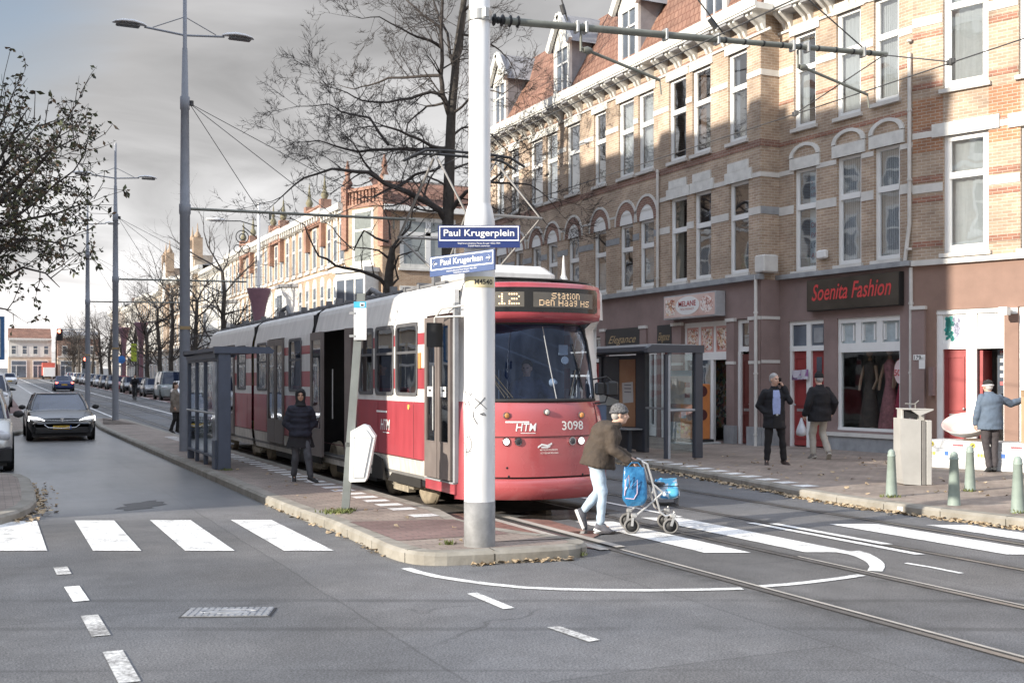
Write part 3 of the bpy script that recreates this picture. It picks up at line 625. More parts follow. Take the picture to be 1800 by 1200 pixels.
def dormer(f, xc, z, w=1.25, h=2.0, gh=.95, y=.25):
    a, b = xc - w/2, xc + w/2
    mb = MB(); mb.box(a, a+.16, y, y+.1, z, z+h); mb.box(b-.16, b, y, y+.1, z, z+h); mb.box(a+.16, b-.16, y, y+.1, z, z+.25); mb.box(a+.16, b-.16, y, y+.1, z+h-.2, z+h)
    mb.prism([(a-.02, z+h), (b+.02, z+h), (xc, z+h+gh)], (0, y, 0), (1,0,0), (0,0,1), (0,.1,0))
    for s_ in (-1, 1): mb.bar((xc + s_*(w/2+.22), y-.12, z+h-.12), (xc, y-.12, z+h+gh+.06), .26, .13, up=(0,1,0))
    d = mb.build('dormer', DIRTYW, f.root)
    mb = MB(); dep = 3.0
    mb.add([(a,y+.1,z-.4),(a,y+dep,z-.4),(a,y+dep,z+h),(a,y+.1,z+h)], [(0,3,2,1)]); mb.add([(b,y+.1,z-.4),(b,y+dep,z-.4),(b,y+dep,z+h),(b,y+.1,z+h)], [(0,1,2,3)]); mb.build('cheek', LEAD, d)
    mb = MB()
    for s_ in (-1, 1): mb.add([(xc,y-.05,z+h+gh+.1),(xc,y+dep,z+h+gh+.1),(xc+s_*(w/2+.25),y+dep,z+h-.12),(xc+s_*(w/2+.25),y-.05,z+h-.12)], [(0,1,2,3)])
    mb.build('dormer_roof', LEAD, d)
    mb = MB(); mb.box(a+.16, a+.22, y+.02, y+.08, z+.25, z+h-.2); mb.box(b-.22, b-.16, y+.02, y+.08, z+.25, z+h-.2); mb.box(xc-.03, xc+.03, y+.02, y+.08, z+.25, z+h-.2); mb.box(a+.22, b-.22, y+.02, y+.08, z+.25+h*.5, z+.31+h*.5); mb.build('window_frame', WHITE, d)
    mb = MB(); mb.add([(a+.16,y+.06,z+.25),(b-.16,y+.06,z+.25),(b-.16,y+.06,z+h-.2),(a+.16,y+.06,z+h-.2)], [(0,1,2,3)]); mb.build('pane', FARGLASS, d)
def pipe(f, x, z0, z1, y=-.09, m=None, kick=False):
    mb = MB(); pts = [(x,y,z1),(x,y,z0)] if not kick else [(x,y,z1),(x,y,z0+.9),(x-.14,y,z0)]
    mb.tube(pts, .045, 8)
    for k in range(int((z1-z0)/1.6)+1): mb.lathe([(.06,0),(.06,.05)], (x,y,z0+.3+k*1.6), 8)
    mb.build('drainpipe', m or STEELGREY, f.root)
def pict(name, cols, scale=9):
    m, nt, N, L, b = nodes(name); tc = N.new('ShaderNodeTexCoord'); v = N.new('ShaderNodeTexVoronoi'); v.inputs['Scale'].default_value = scale; nz = N.new('ShaderNodeTexNoise'); nz.inputs['Scale'].default_value = scale*.6
    L.new(tc.outputs['Object'], nz.inputs['Vector']); ad = N.new('ShaderNodeMix'); ad.data_type = 'RGBA'; ad.inputs[0].default_value = .25; L.new(tc.outputs['Object'], ad.inputs[6]); L.new(nz.outputs[1], ad.inputs[7]); L.new(ad.outputs[2], v.inputs['Vector'])
    sp = N.new('ShaderNodeSeparateColor'); L.new(v.outputs['Color'], sp.inputs[0]); r = N.new('ShaderNodeValToRGB'); r.color_ramp.interpolation = 'CONSTANT'
    for i, c in enumerate(cols):
        e = r.color_ramp.elements[0] if i == 0 else r.color_ramp.elements.new(i / len(cols)); e.position = i / len(cols); e.color = (*c, 1)
    r.color_ramp.elements.remove(r.color_ramp.elements[-1]) if len(r.color_ramp.elements) > len(cols) else None
    L.new(sp.outputs[0], r.inputs[0]); L.new(r.outputs[0], b.inputs['Base Color']); b.inputs['Roughness'].default_value = .5; return m
FOOD = pict('food_picture', [(.5,.1,.05),(.7,.5,.3),(.75,.7,.65),(.25,.12,.08),(.8,.75,.7)], 22)
MEAT = pict('meat_picture', [(.75,.6,.55),(.55,.25,.18),(.8,.76,.72),(.35,.15,.12),(.8,.7,.66)], 18)
GOODS = pict('shelf_goods', [(.05,.05,.06),(.25,.1,.08),(.10,.16,.10),(.3,.28,.25),(.03,.03,.03),(.2,.14,.05)], 14)
ZF = 4.55      # shopfront string course
SGN = lambda f, x, y: f.px(x, y)

def block_house(name, label, sL, sR, wins_lo, wins_hi, arch, doors, dorm, curt_lo, curt_hi, right_end=False):
    f = Fac(name, label, (18.4, sL), (18.4, sR), group='brick row houses in the nearest block'); W_ = f.W
    holes = []; WL = []
    for (xa, xb), c in zip(wins_lo, curt_lo):
        a, b = f.px(xa)[0], f.px(xb)[0]; zt = 6.78 if arch else 7.2; holes.append((a, b, 4.72, zt)); WL.append((a, b, 4.72, zt, c, 1))
    for (xa, xb), c in zip(wins_hi, curt_hi):
        a, b = f.px(xa)[0], f.px(xb)[0]; holes.append((a, b, 8.3, 10.72)); WL.append((a, b, 8.3, 10.72, c, 0))
    mb, n_, m_ = f.wall('wall', BRICK, ZF, 11.5, holes); mb.build(n_, m_, f.root)
    for a, b, z0, z1, c, lo in WL: f.window(a, b, z0, z1, tr=.62 if lo else .6, curtain=c, arch=(1.12 if arch and lo else False))
    # stone string courses broken by the windows, lintels
    def course(nm, m, z0, z1, proud, lows):
        mb = MB(); x = 0.0
        for a, b in sorted((h[0]-.01, h[1]+.01) for h in holes if (h[2] < 7.5) == lows and h[2] < z1 and h[3] > z0) + [(W_, W_)]:
            if a - x > .03: mb.box(x, a, -proud, .02, z0, z1)
            x = b
        build_each(mb, nm, m, f.root)
    course('string_course', GREYSTONE if arch else STONE, 6.22, 6.42, .018, True); course('string_course', STONE, 9.86, 10.02, .02, False)
    if not arch: course('string_course', STONE, 7.2, 7.32, .02, True)
    else: course('string_course', STONE, 7.06, 7.13, .012, False)
    course('soldier_course', BRICKDK, 8.0, 8.18, .015, True)
    mb = MB()
    for a, b, z0, z1, c, lo in WL:
        if lo and not arch: mb.box(a-.16, b+.16, -.045, .05, 7.2+.001, 7.50); mb.box(a-.02, b+.02, -.05, .05, 7.50, 7.74)
        if not lo: mb.box(a-.13, b+.13, -.035, .05, 10.72, 10.94)
    build_each(mb, 'lintel', DIRTYW, f.root)
    if right_end: f.B('string_course', GREYSTONE, W_, W_+.02, 0, .62, 6.22, 6.42); f.B('string_course', STONE, W_, W_+.02, 0, .62, 7.2, 7.32); f.B('string_course', STONE, W_, W_+.02, 0, .62, 9.86, 10.02); f.B('soldier_course', BRICKDK, W_, W_+.015, 0, .62, 8.0, 8.18)
    f.B('frieze', BRICKDK, 0, W_, -.012, .01, 11.0, 11.06)
    cornice(f, 0, W_ + (.45 if right_end else 0), 11.42)
    mansard(f, 0, W_, 11.76)
    for d in dorm: dormer(f, f.px(d)[0], 11.9)
    f.shell(11.5)
    # shopfront string and plinth
    f.B('shop_cornice', GREYSTONE, 0, W_ + (.12 if right_end else 0), -.16, .02, ZF-.06, ZF+.08)
    return f
WHT = WHITE
# --- house with the food shop
fA = block_house('brick_rowhouse', 'tan brick row house with three straight-topped windows above the food shop sign', 29.42, 24.39,
    [(1178,1207.5),(1220,1250),(1281.5,1316)], [(1176,1206),(1217,1249),(1280,1313)], False, None, [1241], ['left','right',None], ['right','left','sides'], True)
f = fA; W_ = f.W
def X(f, x): return f.px(x)[0]
holes = [(X(f,1201), X(f,1279), .15, 3.50), (X(f,1294), X(f,1319), .13, 3.50), (X(f,1160), X(f,1183), .13, 2.9)]
mb, n_, m_ = f.wall('shopfront', PLASTER, 0, ZF-.06, holes, dep=.25); mb.box(W_-.001, W_+.022, -.0, .62, 0, ZF-.06); mb.build(n_, m_, f.root)
a, b = X(f,1201), X(f,1279)
mb = MB(); mb.box(a, b, .05, .14, 2.42, 2.64); mb.box(a, b, .05, .14, 3.36, 3.5)
for k in (0, .32, .66, .97): xx = a + (b-a)*k; mb.box(xx, xx+.10, .06, .14, 2.64, 3.36)
xm = a + (b-a)*.62; mb.box(a, a+.08, .06, .14, .15, 2.42); mb.box(xm-.06, xm+.08, .06, .14, .15, 2.42); mb.box(b-.05, b, .06, .14, .15, 2.42)
sw = mb.build('shop_window', WHITE, f.root)
mb = MB()
for k in (0, .32, .66): xx = a + (b-a)*k + .10; mb.box(xx, a+(b-a)*(k+.32)-.0, .075, .10, 2.64, 3.36)
mb.build('poster_backing', mat('pink_poster', (.62,.36,.32), .6), sw)
mb = MB()
for k in (0, .32, .66): xx = a + (b-a)*k + .16; mb.box(xx, a+(b-a)*(k+.32)-.06, .068, .075, 2.70, 3.30)
mb.build('poster', FOOD, sw)
mb = MB(); mb.box(a+.08, xm-.06, .09, .10, .6, 2.42); mb.build('pane', GLASS, sw); mb = MB(); mb.box(a+.08, xm-.06, .08, .12, .15, .6); mb.build('stall_riser', GREYSTONE, sw)
mb = MB(); mb.box(a+.05, xm, .7, .72, .5, 2.4); mb.build('stacked_goods', GOODS, sw)
mb = MB()
for k in range(6): mb.box(xm+.09, b-.02, .5, .8, .35+k*.38, .38+k*.38)
mb.box(xm+.09, b-.02, .8, .82, .15, 2.5); mb.build('shelf', mat('white_shelf', (.5,.5,.49), .6), sw)
mb = MB(); rnd = random.Random(2)
for k in range(5):
    n = 6
    for j in range(n): xx = xm+.13+(b-xm-.2)*j/n; h = rnd.uniform(.16,.30); mb.lathe([(.035,0),(.035,h*.65),(.014,h*.8),(.014,h)], (xx+.03,.62,.38+k*.38), 6)
mb.build('bottle_row', GOODS, sw)
mb = MB(); mb.lathe([(.13,0),(.13,.01)], (a+.55,.085,2.05), 16, ax='y'); mb.build('open_sign', mat('open_red', (.6,.05,.05), .4), sw)
text_mb('OPEN', (a+.55,.070,2.02), (1,0,0), (0,0,1), .06, align='CENTER', bold=.01).build('lettering', LETTERW, sw)
a, b = X(f,1294), X(f,1319)
f.window(a, b, 2.62, 3.48, tr=None, sill=False, fw=.09); f.door(a+.12, b-.06, .16, 2.55, BROWNDOOR); f.B('door_frame', WHITE, a, a+.12, .06, .15, .13, 2.62); f.B('door_frame', WHITE, b-.06, b, .06, .15, .13, 2.62)
a, b = X(f,1160), X(f,1183); f.door(a+.1, b-.02, .15, 2.85, BROWNDOOR, glassp=True); f.B('door_frame', WHITE, a, a+.1, .05, .15, .13, 2.9)
for xa, xb in ((1183,1201),(1279,1294),(1319,1337)):
    a, b = X(f,xa)+.02, X(f,xb)-.02; f.B('pilaster', PLASTER, a, b, -.06, .01, .62, 3.44); f.B('pilaster_capital', STONE, a-.03, b+.03, -.09, .01, 3.44, 3.53); f.B('pilaster_plinth', GREYSTONE, a-.05, b+.05, -.11, .01, .1, .62); f.B('pilaster_band', STONE, a-.01, b+.01, -.075, .01, 2.28, 2.36)
f.B('pilaster_plinth', GREYSTONE, W_+.001, W_+.05, .0, .6, .1, .62); f.B('pilaster_band', STONE, W_+.001, W_+.04, .0, .6, 2.30, 2.38); f.B('pilaster_band', STONE, W_+.001, W_+.04, .0, .6, 3.45, 3.53)
f.B('junction_box', STONE, W_-.12, W_+.3, -.12, .35, 4.66, 5.12, bev=.03)
pipe(f, W_-.05, .1, 4.6, -.12, STONE); pipe(f, .08, 4.6, 8.2, -.07, STONE)
# food shop sign
sg = thing('shop_sign', 'white and pink food shop box sign with a white oval and food pictures', 'shop sign', (18.4, f.P0.y, 0), f.root.rotation_euler.z)
a, b = X(f,1184), X(f,1276); mb = MB(); mb.box(a, b, -.34, -.02, 3.62, 4.30); mb.build('sign_box', mat('grey_sign_box', (.42,.42,.43), .5), sg)
mb = MB(); mb.box(a+.04, b-.04, -.352, -.34, 3.66, 4.26); mb.build('sign_face', mat('pink_sign_face', (.66,.42,.36), .5, col2=(.78,.68,.62), scale=1.2), sg)
xc = a+(b-a)*.48; mb = MB(); mb.prism([(math.cos(k*math.pi/14)*.60, math.sin(k*math.pi/14)*.26) for k in range(28)], (xc,-.36,3.97), (1,0,0), (0,0,1), (0,.008,0)); mb.build('oval', WHITE, sg)
text_mb('MELANE', (xc,-.365,3.955), (1,0,0), (0,0,1), .15, align='CENTER', width=.88, bold=.015).build('lettering', mat('red_lettering', (.45,.06,.06), .5), sg)
text_mb('MINI MARKET', (xc,-.365,3.84), (1,0,0), (0,0,1), .065, align='CENTER', width=.72).build('lettering', mat('pale_red_lettering', (.55,.25,.2), .5), sg)
mb = MB(); mb.box(a+.12, a+.62, -.357, -.352, 3.73, 4.18); mb.build('picture', FOOD, sg); mb = MB(); mb.prism([(math.cos(k*math.pi/8)*.28*(1+.2*(k%2)), math.sin(k*math.pi/8)*.24) for k in range(16)], (b-.42,-.357,3.96), (1,0,0), (0,0,1), (0,.005,0)); mb.build('picture', MEAT, sg)
# --- arched houses
fB = block_house('brick_rowhouse', 'tan brick row house with three arched windows directly right of the tram cab', 34.0, 29.42,
    [(1043.6,1065.5),(1089.5,1112.6),(1124,1149.5)], [(1044,1065),(1087.5,1114),(1122,1149)], True, None, [1092], ['low','right','full'], [None,'full','full'])
fC = block_house('brick_rowhouse', 'tan brick row house with arched windows behind the tram pantograph, branch shadows on it', 42.1, 34.0,
    [(873,891),(905,920),(935,951),(962,980),(998.6,1018)], [(872,886),(897,912),(932,954),(960,980),(996,1019)], True, None, [868,976], [None,'right',None,'full','left'], ['sides',None,'right','full','left'])
ELEG = mat('black_fascia', (.035,.035,.037), .35, var=.1); GOLD = mat('gold_lettering', (.45,.33,.18), .5)
for f, spans, panels in ((fB, [(1068,1126),(1138,1155)], [(1067,1126)]), (fC, [(905,950),(965,1010)], [])):
    holes = [(X(f,a), X(f,b), .13, 2.75) for a, b in spans] + ([(X(f,1040), X(f,1056), .13, 3.3)] if f is fB else [])
    mb, n_, m_ = f.wall('shopfront', PLASTER, 0, ZF-.06, holes, dep=.25); mb.build(n_, m_, f.root)
    for a, b in spans:
        a, b = X(f,a), X(f,b); mb = MB(); xm = a+(b-a)*.62
        mb.box(a, a+.09, .06, .14, .15, 2.75); mb.box(b-.09, b, .06, .14, .15, 2.75); mb.box(xm-.05, xm+.05, .06, .14, .15, 2.64); mb.box(a+.09, b-.09, .06, .14, 2.64, 2.75); mb.box(a+.09, xm-.05, .06, .14, .15, .5)
        w = mb.build('shop_window', WHITE, f.root); mb = MB(); mb.box(a+.09, xm-.05, .09, .10, .5, 2.64); mb.build('pane', GLASS, w); mb = MB(); mb.box(xm+.05, b-.09, .1, .14, .15, 2.64); mb.build('shop_door', BROWNDOOR, w)
a, b = X(fB,1040), X(fB,1056); fB.window(a, b, 2.45, 3.28, tr=None, sill=False); fB.door(a+.08, b-.08, .15, 2.4, REDDOOR)
for f, xa, xb, lb in ((fB, 1067, 1126, 'black fascia board with gold script lettering, beside the brown pilaster over the shelter'), (fA, 1146, 1182, 'shorter black fascia board with gold script, next to the food shop sign')):
    e = thing('fascia_board', lb, 'shop sign', (18.4, f.P0.y, 0), f.root.rotation_euler.z); a, b = X(f,xa)+(.02 if f is fA else 0), X(f,xb)
    a = max(a, .02)
    mb = MB(); mb.box(a, b, -.05, -.002, 2.8, 3.5); mb.build('board', ELEG, e); text_mb('Elegance', ((a+b)/2, -.056, 3.04), (1,0,0), (0,0,1), .24, shear=.5, align='CENTER', width=(b-a)*.82).build('lettering', GOLD, e)
for xa, xb in ((1058,1066),(1127,1138)): a, b = X(fB,xa), X(fB,xb); fB.B('pilaster', PLASTER, a, b, -.06, .01, .62, 3.44); fB.B('pilaster_capital', STONE, a-.03, b+.03, -.09, .01, 3.44, 3.53); fB.B('pilaster_plinth', GREYSTONE, a-.04, b+.04, -.1, .01, .1, .62)

# --- setback house with the clothes shop
fD = Fac('brick_rowhouse', 'tan brick row house above the clothes shop, set back beside the projecting corner', (19.0, 24.39), (19.38, 20.0)); f = fD; W_ = f.W
holes = []; WL = []
for (xa, xb, yt, yb, c, lo) in ((1396,1435,300,478,None,1),(1471,1514,278,467,'blind',1),(1536.5,1582,262,459,'blind',1),(1395.6,1434,64,228,'left',0),(1470,1513,27,209,'full',0),(1536,1580,2,184,'blind',0)):
    a, b = X(f,xa), X(f,xb); zt, zb = f.px(xa, yt)[1], f.px(xa, yb)[1]; holes.append((a, b, zb, zt)); WL.append((a, b, zb, zt, c, lo))
mb, n_, m_ = f.wall('wall', BRICK, ZF, 11.6, holes); mb.build(n_, m_, f.root)
for i, (a, b, zb, zt, c, lo) in enumerate(WL):
    w = f.window(a, b, zb, zt, tr=.63, curtain=c)
    if i == 0:
        mb = MB(); mb.box(a+.42, b-.07, .16, .17, zb+.1, zt-.1); mb.build('notice', mat('pale_notice', (.55,.62,.64), .7), w)
        for j, (t_, c_) in enumerate(((('5'),0),('OVERNACHT',0),('LONDON',0),('DISNEY',0),('PARIS',0),('LONDON',1),('ANTWERP',0),('BRUSSEL',1),('SPA',0))):
            text_mb(t_, (a+.46, .155, zt-.75-j*.26 if j > 2 else zt-.40-j*.16), (1,0,0), (0,0,1), .13 if j > 2 else .08, width=None).build('lettering', mat('notice_black', (.05,.05,.06), .6) if c_ else mat('notice_red', (.5,.08,.07), .6), w)
    mb = MB(); mb.box(a-.14, b+.14, -.04, .05, zt, zt+.26 if not lo else zt+.30); build_each(mb, 'lintel', DIRTYW, f.root)
    if lo:
        xc = (a+b)/2; mb = MB(); n = 12; r = (b-a)/2*1.05
        rg = [[(xc+math.cos(q)*rr, yy, zt+.32+math.sin(q)*rr*.62) for rr, yy in ((r,-.05),(r+.13,-.05),(r+.13,.02),(r,.02))] for q in [math.pi*k/n for k in range(n+1)]]
        mb.loft(rg, sm=False); mb.build('arch_trim', DIRTYW, f.root)
def course2(f, WL, z0, z1, m, lows, nm='string_course', pr=.018):
    mb = MB(); x = 0.0
    for a, b in sorted((q[0]-.01, q[1]+.01) for q in WL if q[2] < z1 and q[3] > z0) + [(f.W, f.W)]:
        if a - x > .03: mb.box(x, a, -pr, .02, z0, z1)
        x = b
    build_each(mb, nm, m, f.root)
for z0, z1, m, l in ((6.18,6.4,STONE,1),(7.22,7.34,STONE,1),(9.86,10.04,STONE,0)): course2(f, WL, z0, z1, m, l)
course2(f, WL, 8.0, 8.1, BRICKRED, 0, 'soldier_course', .012); course2(f, WL, 9.1, 9.18, BRICKRED, 0, 'soldier_course', .012)
cornice(f, 0, W_, 11.45); mansard(f, 0, W_, 11.8); f.shell(11.5, sides=False)
f.B('shop_cornice', GREYSTONE, 0, W_, -.14, .02, ZF-.06, ZF+.06)
a, b = X(f,1386), X(f,1448); c, d = X(f,1471), X(f,1582); zt = f.px(1471,560)[1]; zt2 = f.px(1386,565)[1]
mb, n_, m_ = f.wall('shopfront', PLASTER, 0, ZF-.06, [(a, b, .13, zt2), (c, d, .62, zt)], dep=.25); mb.build(n_, m_, f.root)
xm = X(f,1419); ztr = f.px(1386,612)[1]
mb = MB(); mb.box(a, a+.09, .05, .14, .13, zt2); mb.box(xm-.08, xm+.08, .05, .14, .13, zt2); mb.box(b-.04, b, .05, .14, .13, zt2); mb.box(a, b, .045, .14, ztr-.08, ztr+.05); mb.box(a, b, .045, .14, zt2-.1, zt2)
w = mb.build('door_frame', WHITE, f.root); mb = MB(); mb.box(a+.09, xm-.08, .09, .1, ztr+.05, zt2-.1); mb.box(xm+.08, b-.04, .09, .1, ztr+.05, zt2-.1); mb.build('pane', FARGLASS, w)
mb = MB(); mb.box(xm+.16, b-.1, .07, .09, ztr+.12, zt2-.2); mb.build('inner_sash', GREYSTONE, w)
f.door(a+.09, xm-.08, .16, ztr-.08, REDDOOR, knob='left'); f.door(xm+.08, b-.04, .16, ztr-.08, REDDOOR, glassp=True)
zb = f.px(1471,757)[1]; zq = f.px(1471,618)[1]
mb = MB(); mb.box(c, c+.09, .05, .14, zb, zt); mb.box(d-.06, d, .05, .14, zb, zt); mb.box(c, d, .045, .14, zt-.12, zt); mb.box(c, d, .045, .14, zq-.02, zq+.2); mb.box(c, d, .03, .14, zb-.02, zb+.1)
for k in (1, 2): xx = c+(d-c)*k/3; mb.box(xx-.09, xx+.09, .05, .14, zq+.2, zt-.12)
for k in range(3): xx = c+(d-c)*k/3; mb.box(xx+.13, xx+.17, .04, .14, zq+.26, zt-.18); mb.box(c+(d-c)*(k+1)/3-.17, c+(d-c)*(k+1)/3-.13, .04, .14, zq+.26, zt-.18)
w = mb.build('shop_window', WHITE, f.root); mb = MB(); mb.box(c+.09, d-.06, .10, .105, zb+.1, zq-.02); mb.build('pane', GLASSCL, w); mb = MB(); mb.box(c+.05, d-.05, .85, .87, zb, zq); [mb.box(c+.2+q*.55, c+.45+q*.55, .80, .85, zb+.6, zq-.1) for q in range(4)]; mb.build('display_back', mat('display_back', (.22,.20,.18), .8, var=.5, scale=1.5), w); mb = MB(); rq = random.Random(3)
[mb.ell((c+.25+q*.22, rq.uniform(.2,.4), zb+.06), (rq.uniform(.05,.1),.07,rq.uniform(.03,.1)), 8) for q in range(9)]; build_each(mb, 'display_item', pict('display_goods', [(.35,.3,.25),(.5,.45,.4),(.3,.12,.12),(.6,.58,.55)], 5), w)
mb = MB(); mb.box(c+.05, d-.05, .11, .115, zq+.2, zt-.12); mb.build('transom_pane', mat('milky_pane', (.40,.46,.48), .15, var=.2), w)
mb = MB(); mb.box(c, d, .12, 1.35, zb-.05, zb+.02); mb.build('display_floor', mat('display_floor', (.10,.08,.07), .7), w)
f.B('stall_riser', GREYSTONE, X(f,1455), W_, -.05, .02, .1, zb-.12); f.B('stall_riser_cap', STONE, X(f,1455), W_, -.09, .02, zb-.12, zb-.03)
pipe(f, W_-.03, ZF, 9.4, -.07, STONE, True); pipe(f, W_-.02, .1, ZF-.1, -.03, STONE)
# goods in the clothes shop
def gown(x, y, c1, h, label, name='gown_mannequin'):
    p = f.root.matrix_basis @ Vector((x, y, zb+.02)) if False else None
    loc = (f.P0.x + f.ux.x*x + -f.ux.y*y, f.P0.y + f.ux.y*x + f.ux.x*y, zb+.02)
    g = thing(name, label, 'mannequin', loc, f.root.rotation_euler.z)
    prof = [(.30,0),(.27,.25),(.20,.6),(.13,.92),(.115,1.02),(.15,1.2),(.17,1.32),(.06,1.43)]
    mb = MB(); rings = []
    for r, z in prof: rings.append([(math.cos(k*math.pi/12)*r*(1+.09*math.sin(k*3)*(1-z/1.4)), math.sin(k*math.pi/12)*r*.8*(1+.09*math.sin(k*3)*(1-z/1.4)), z*h) for k in range(24)])
    mb.loft(rings); mb.build('gown', c1, g)
    mb = MB(); mb.tube([(.17,0,1.33*h),(.26,-.03,1.05*h),(.2,-.12,.85*h)], [.045,.04,.03], 8); mb.tube([(-.17,0,1.33*h),(-.27,-.03,1.05*h),(-.24,-.12,.82*h)], [.045,.04,.03], 8); mb.tube([(0,0,1.4*h),(0,-.01,1.5*h)], [.05,.045], 8); mb.ell((0,-.02,1.6*h), (.075,.09,.115), 10); mb.build('figure', SKIN2, g)
GR1 = mat('rose_gown_fabric', (.42,.16,.17), .7, var=.35, scale=9); GR2 = mat('red_gown_fabric', (.48,.05,.09), .6, var=.35, scale=9); GR3 = mat('dark_gown_fabric', (.09,.06,.05), .7, var=.4, scale=6)
gown(X(f,1545), .38, GR1, 1.22, 'mannequin in a dusty rose gown behind the clothes shop window'); gown(X(f,1571), .36, GR2, 1.3, 'mannequin in a bright red embroidered gown at the right of the shop window'); gown(X(f,1508), .42, GR3, 1.2, 'mannequin in a dark gown deep in the shop window')
mb = MB(); mb.prism([(math.cos(k*math.pi/12)*.17, math.sin(k*math.pi/12)*.28) for k in range(24)], (X(f,1577), .09, f.px(1577,653)[1]), (1,0,0), (0,0,1), (0,.006,0)); d_ = mb.build('discount_sticker', mat('red_white_sticker', (.7,.55,.55), .5), w)
text_mb('50%', (X(f,1577), .083, f.px(1577,660)[1]), (1,0,0), (0,0,1), .14, align='CENTER', bold=.02).build('lettering', mat('sticker_red', (.5,.05,.06), .5), w)
# clothes shop sign
sg = thing('shop_sign', 'long dark bronze clothes shop sign board with red italic lettering', 'shop sign', tuple(f.root.location), f.root.rotation_euler.z)
a, b = X(f,1427), X(f,1590); z1, z0 = f.px(1427,494)[1], f.px(1430,548)[1]
mb = MB(); mb.box(a, b, -.16, -.02, z0, z1); mb.build('board_edge', mat('black_edge', (.02,.02,.02), .4), sg)
mb = MB(); mb.box(a, b-.02, -.172, -.16, z0+.02, z1-.01); mb.build('board_face', mat('bronze_sheet', (.10,.088,.075), .22, metal=.6, var=.35, scale=1.4, bump=.15, bscale=1.3), sg)
tm = text_mb('Soenita Fashion', (0,0,0), (1,0,0), (0,0,1), .40, shear=.30, width=(b-a)*.86, bold=.012); tb = MB()
for q in tm.v: q.x += a+(b-a)*.06; q.y = -.178; q.z += z0+(z1-z0)*.34
tm.build('lettering', mat('sign_red', (.62,.06,.06), .4), sg)
# small wall things
al = f.B('alarm_box', WHITE, X(f,1441), X(f,1441)+.32, -.14, -.0, f.px(1441,456)[1], f.px(1441,441)[1], bev=.03)
# --- right-hand house
dC = Vector((.347, -.938)); fE = Fac('brick_rowhouse', 'sunlit tan brick house with white banded windows at the right edge, leafy transom below', (19.38, 20.0), tuple(Vector((19.38, 20.0)) + dC * 9.5)); f = fE; W_ = f.W
holes = []; WL = []
for (xa, xb, yt, yb, c, lo) in ((1658,1737.5,240,446,'full',1),(1794,1874,222,437,'full',1),(1657.6,1737,-60,158,'full',0),(1791,1872,-95,133,'full',0)):
    a, b = X(f,xa), X(f,xb); zt, zb_ = f.px(xa, yt)[1], f.px(xa, yb)[1]; holes.append((a, b, zb_, zt)); WL.append((a, b, zb_, zt, c, lo))
mb, n_, m_ = f.wall('wall', BRICK, ZF-.08, 13, holes); mb.build(n_, m_, f.root)
for a, b, zb_, zt, c, lo in WL:
    f.window(a, b, zb_, zt, tr=.66, curtain=c, fw=.12)
    mb = MB(); mb.box(a-.25, b+.25, -.05, .05, zt, zt+.30); build_each(mb, 'lintel', DIRTYW, f.root)
for z0, z1, m in ((f.px(1640,332)[1]-.07, f.px(1640,332)[1]+.12, STONE), (f.px(1640,236)[1]-.06, f.px(1640,236)[1]+.08, STONE), (f.px(1640,36)[1]-.09, f.px(1640,36)[1]+.12, STONE)): course2(f, WL, z0, z1, m, 1)
for z in (f.px(1640,315)[1], f.px(1640,350)[1], f.px(1640,430)[1], f.px(1640,150)[1], f.px(1640,60)[1], f.px(1640,232)[1]): course2(f, WL, z-.05, z+.09, BRICKRED, 1, 'brick_band', .012)
zlo = min(q[2] for q in WL[2:3]); course2(f, WL, zlo-1.35, zlo-.12, brick_mat('orange_brick', (.42,.22,.12), (.34,.165,.09), (.50,.44,.37)), 1, 'brick_panel', .006)
f.shell(13, m=BRICK); mansard(f, 0, W_, 13.0, 2.6, 1.6)
PL2 = mat('tan_plaster', (.255,.165,.13), .9, var=.1, scale=2.5, bump=.12, bscale=80)
zs = f.px(1645,545)[1]; a, b = X(f,1645), X(f,1765); b2 = X(f,1790)
mb, n_, m_ = f.wall('shopfront', PL2, 0, ZF-.08, [(a, b, .13, zs), (b2, b2+2.2, .13, zs)], dep=.25); mb.build(n_, m_, f.root)
f.B('shop_cornice', STONE, 0, W_, -.1, .02, ZF-.08, ZF+.04)
f.B('pilaster', PLASTER, .02, X(f,1628), -.10, .01, .1, f.px(1606,541)[1]-.05); f.B('pilaster_capital', STONE, .0, X(f,1630), -.13, .01, f.px(1606,541)[1]-.05, f.px(1606,541)[1]+.03)
xm0, xm1 = X(f,1697), X(f,1715); ztr = f.px(1655,609)[1]
mb = MB(); mb.box(a, a+.14, .05, .15, .13, zs); mb.box(xm0, xm1, .04, .15, .13, zs); mb.box(b-.03, b, .05, .15, .13, zs); mb.box(a+.14, xm0, .045, .15, ztr-.06, ztr+.08); mb.box(xm1, b-.03, .045, .15, ztr-.06, ztr+.08); mb.box(a, b, .03, .15, zs-.1, zs)
w = mb.build('door_frame', WHITE, f.root)
mb = MB(); mb.box(a+.14, xm0, .09, .1, ztr+.08, zs-.1); mb.box(xm1, b-.03, .09, .1, ztr+.08, zs-.1); mb.build('transom_pane', WHITE, w)
rnd = random.Random(5); mb = MB()
for k in range(60):
    u = rnd.random()**1.5; xx = a+.22+u*(xm0-a-.34)*.85; zz = rnd.uniform(ztr+.16, zs-.2); r = rnd.uniform(.035,.075)
    mb.prism([(math.cos(q*1.256+k)*r*(1 if q % 2 else .7), math.sin(q*1.256+k)*r) for q in range(5)], (xx,.08,zz), (1,0,0), (0,0,1), (0,.006,0), 0 if u < .5 else 1)
mb.build('leaf_decoration', [mat('teal_print', (.05,.34,.30), .6), mat('lilac_print', (.5,.5,.62), .6)], w)
f.door(a+.14, xm0, .16, ztr-.06, REDDOOR)
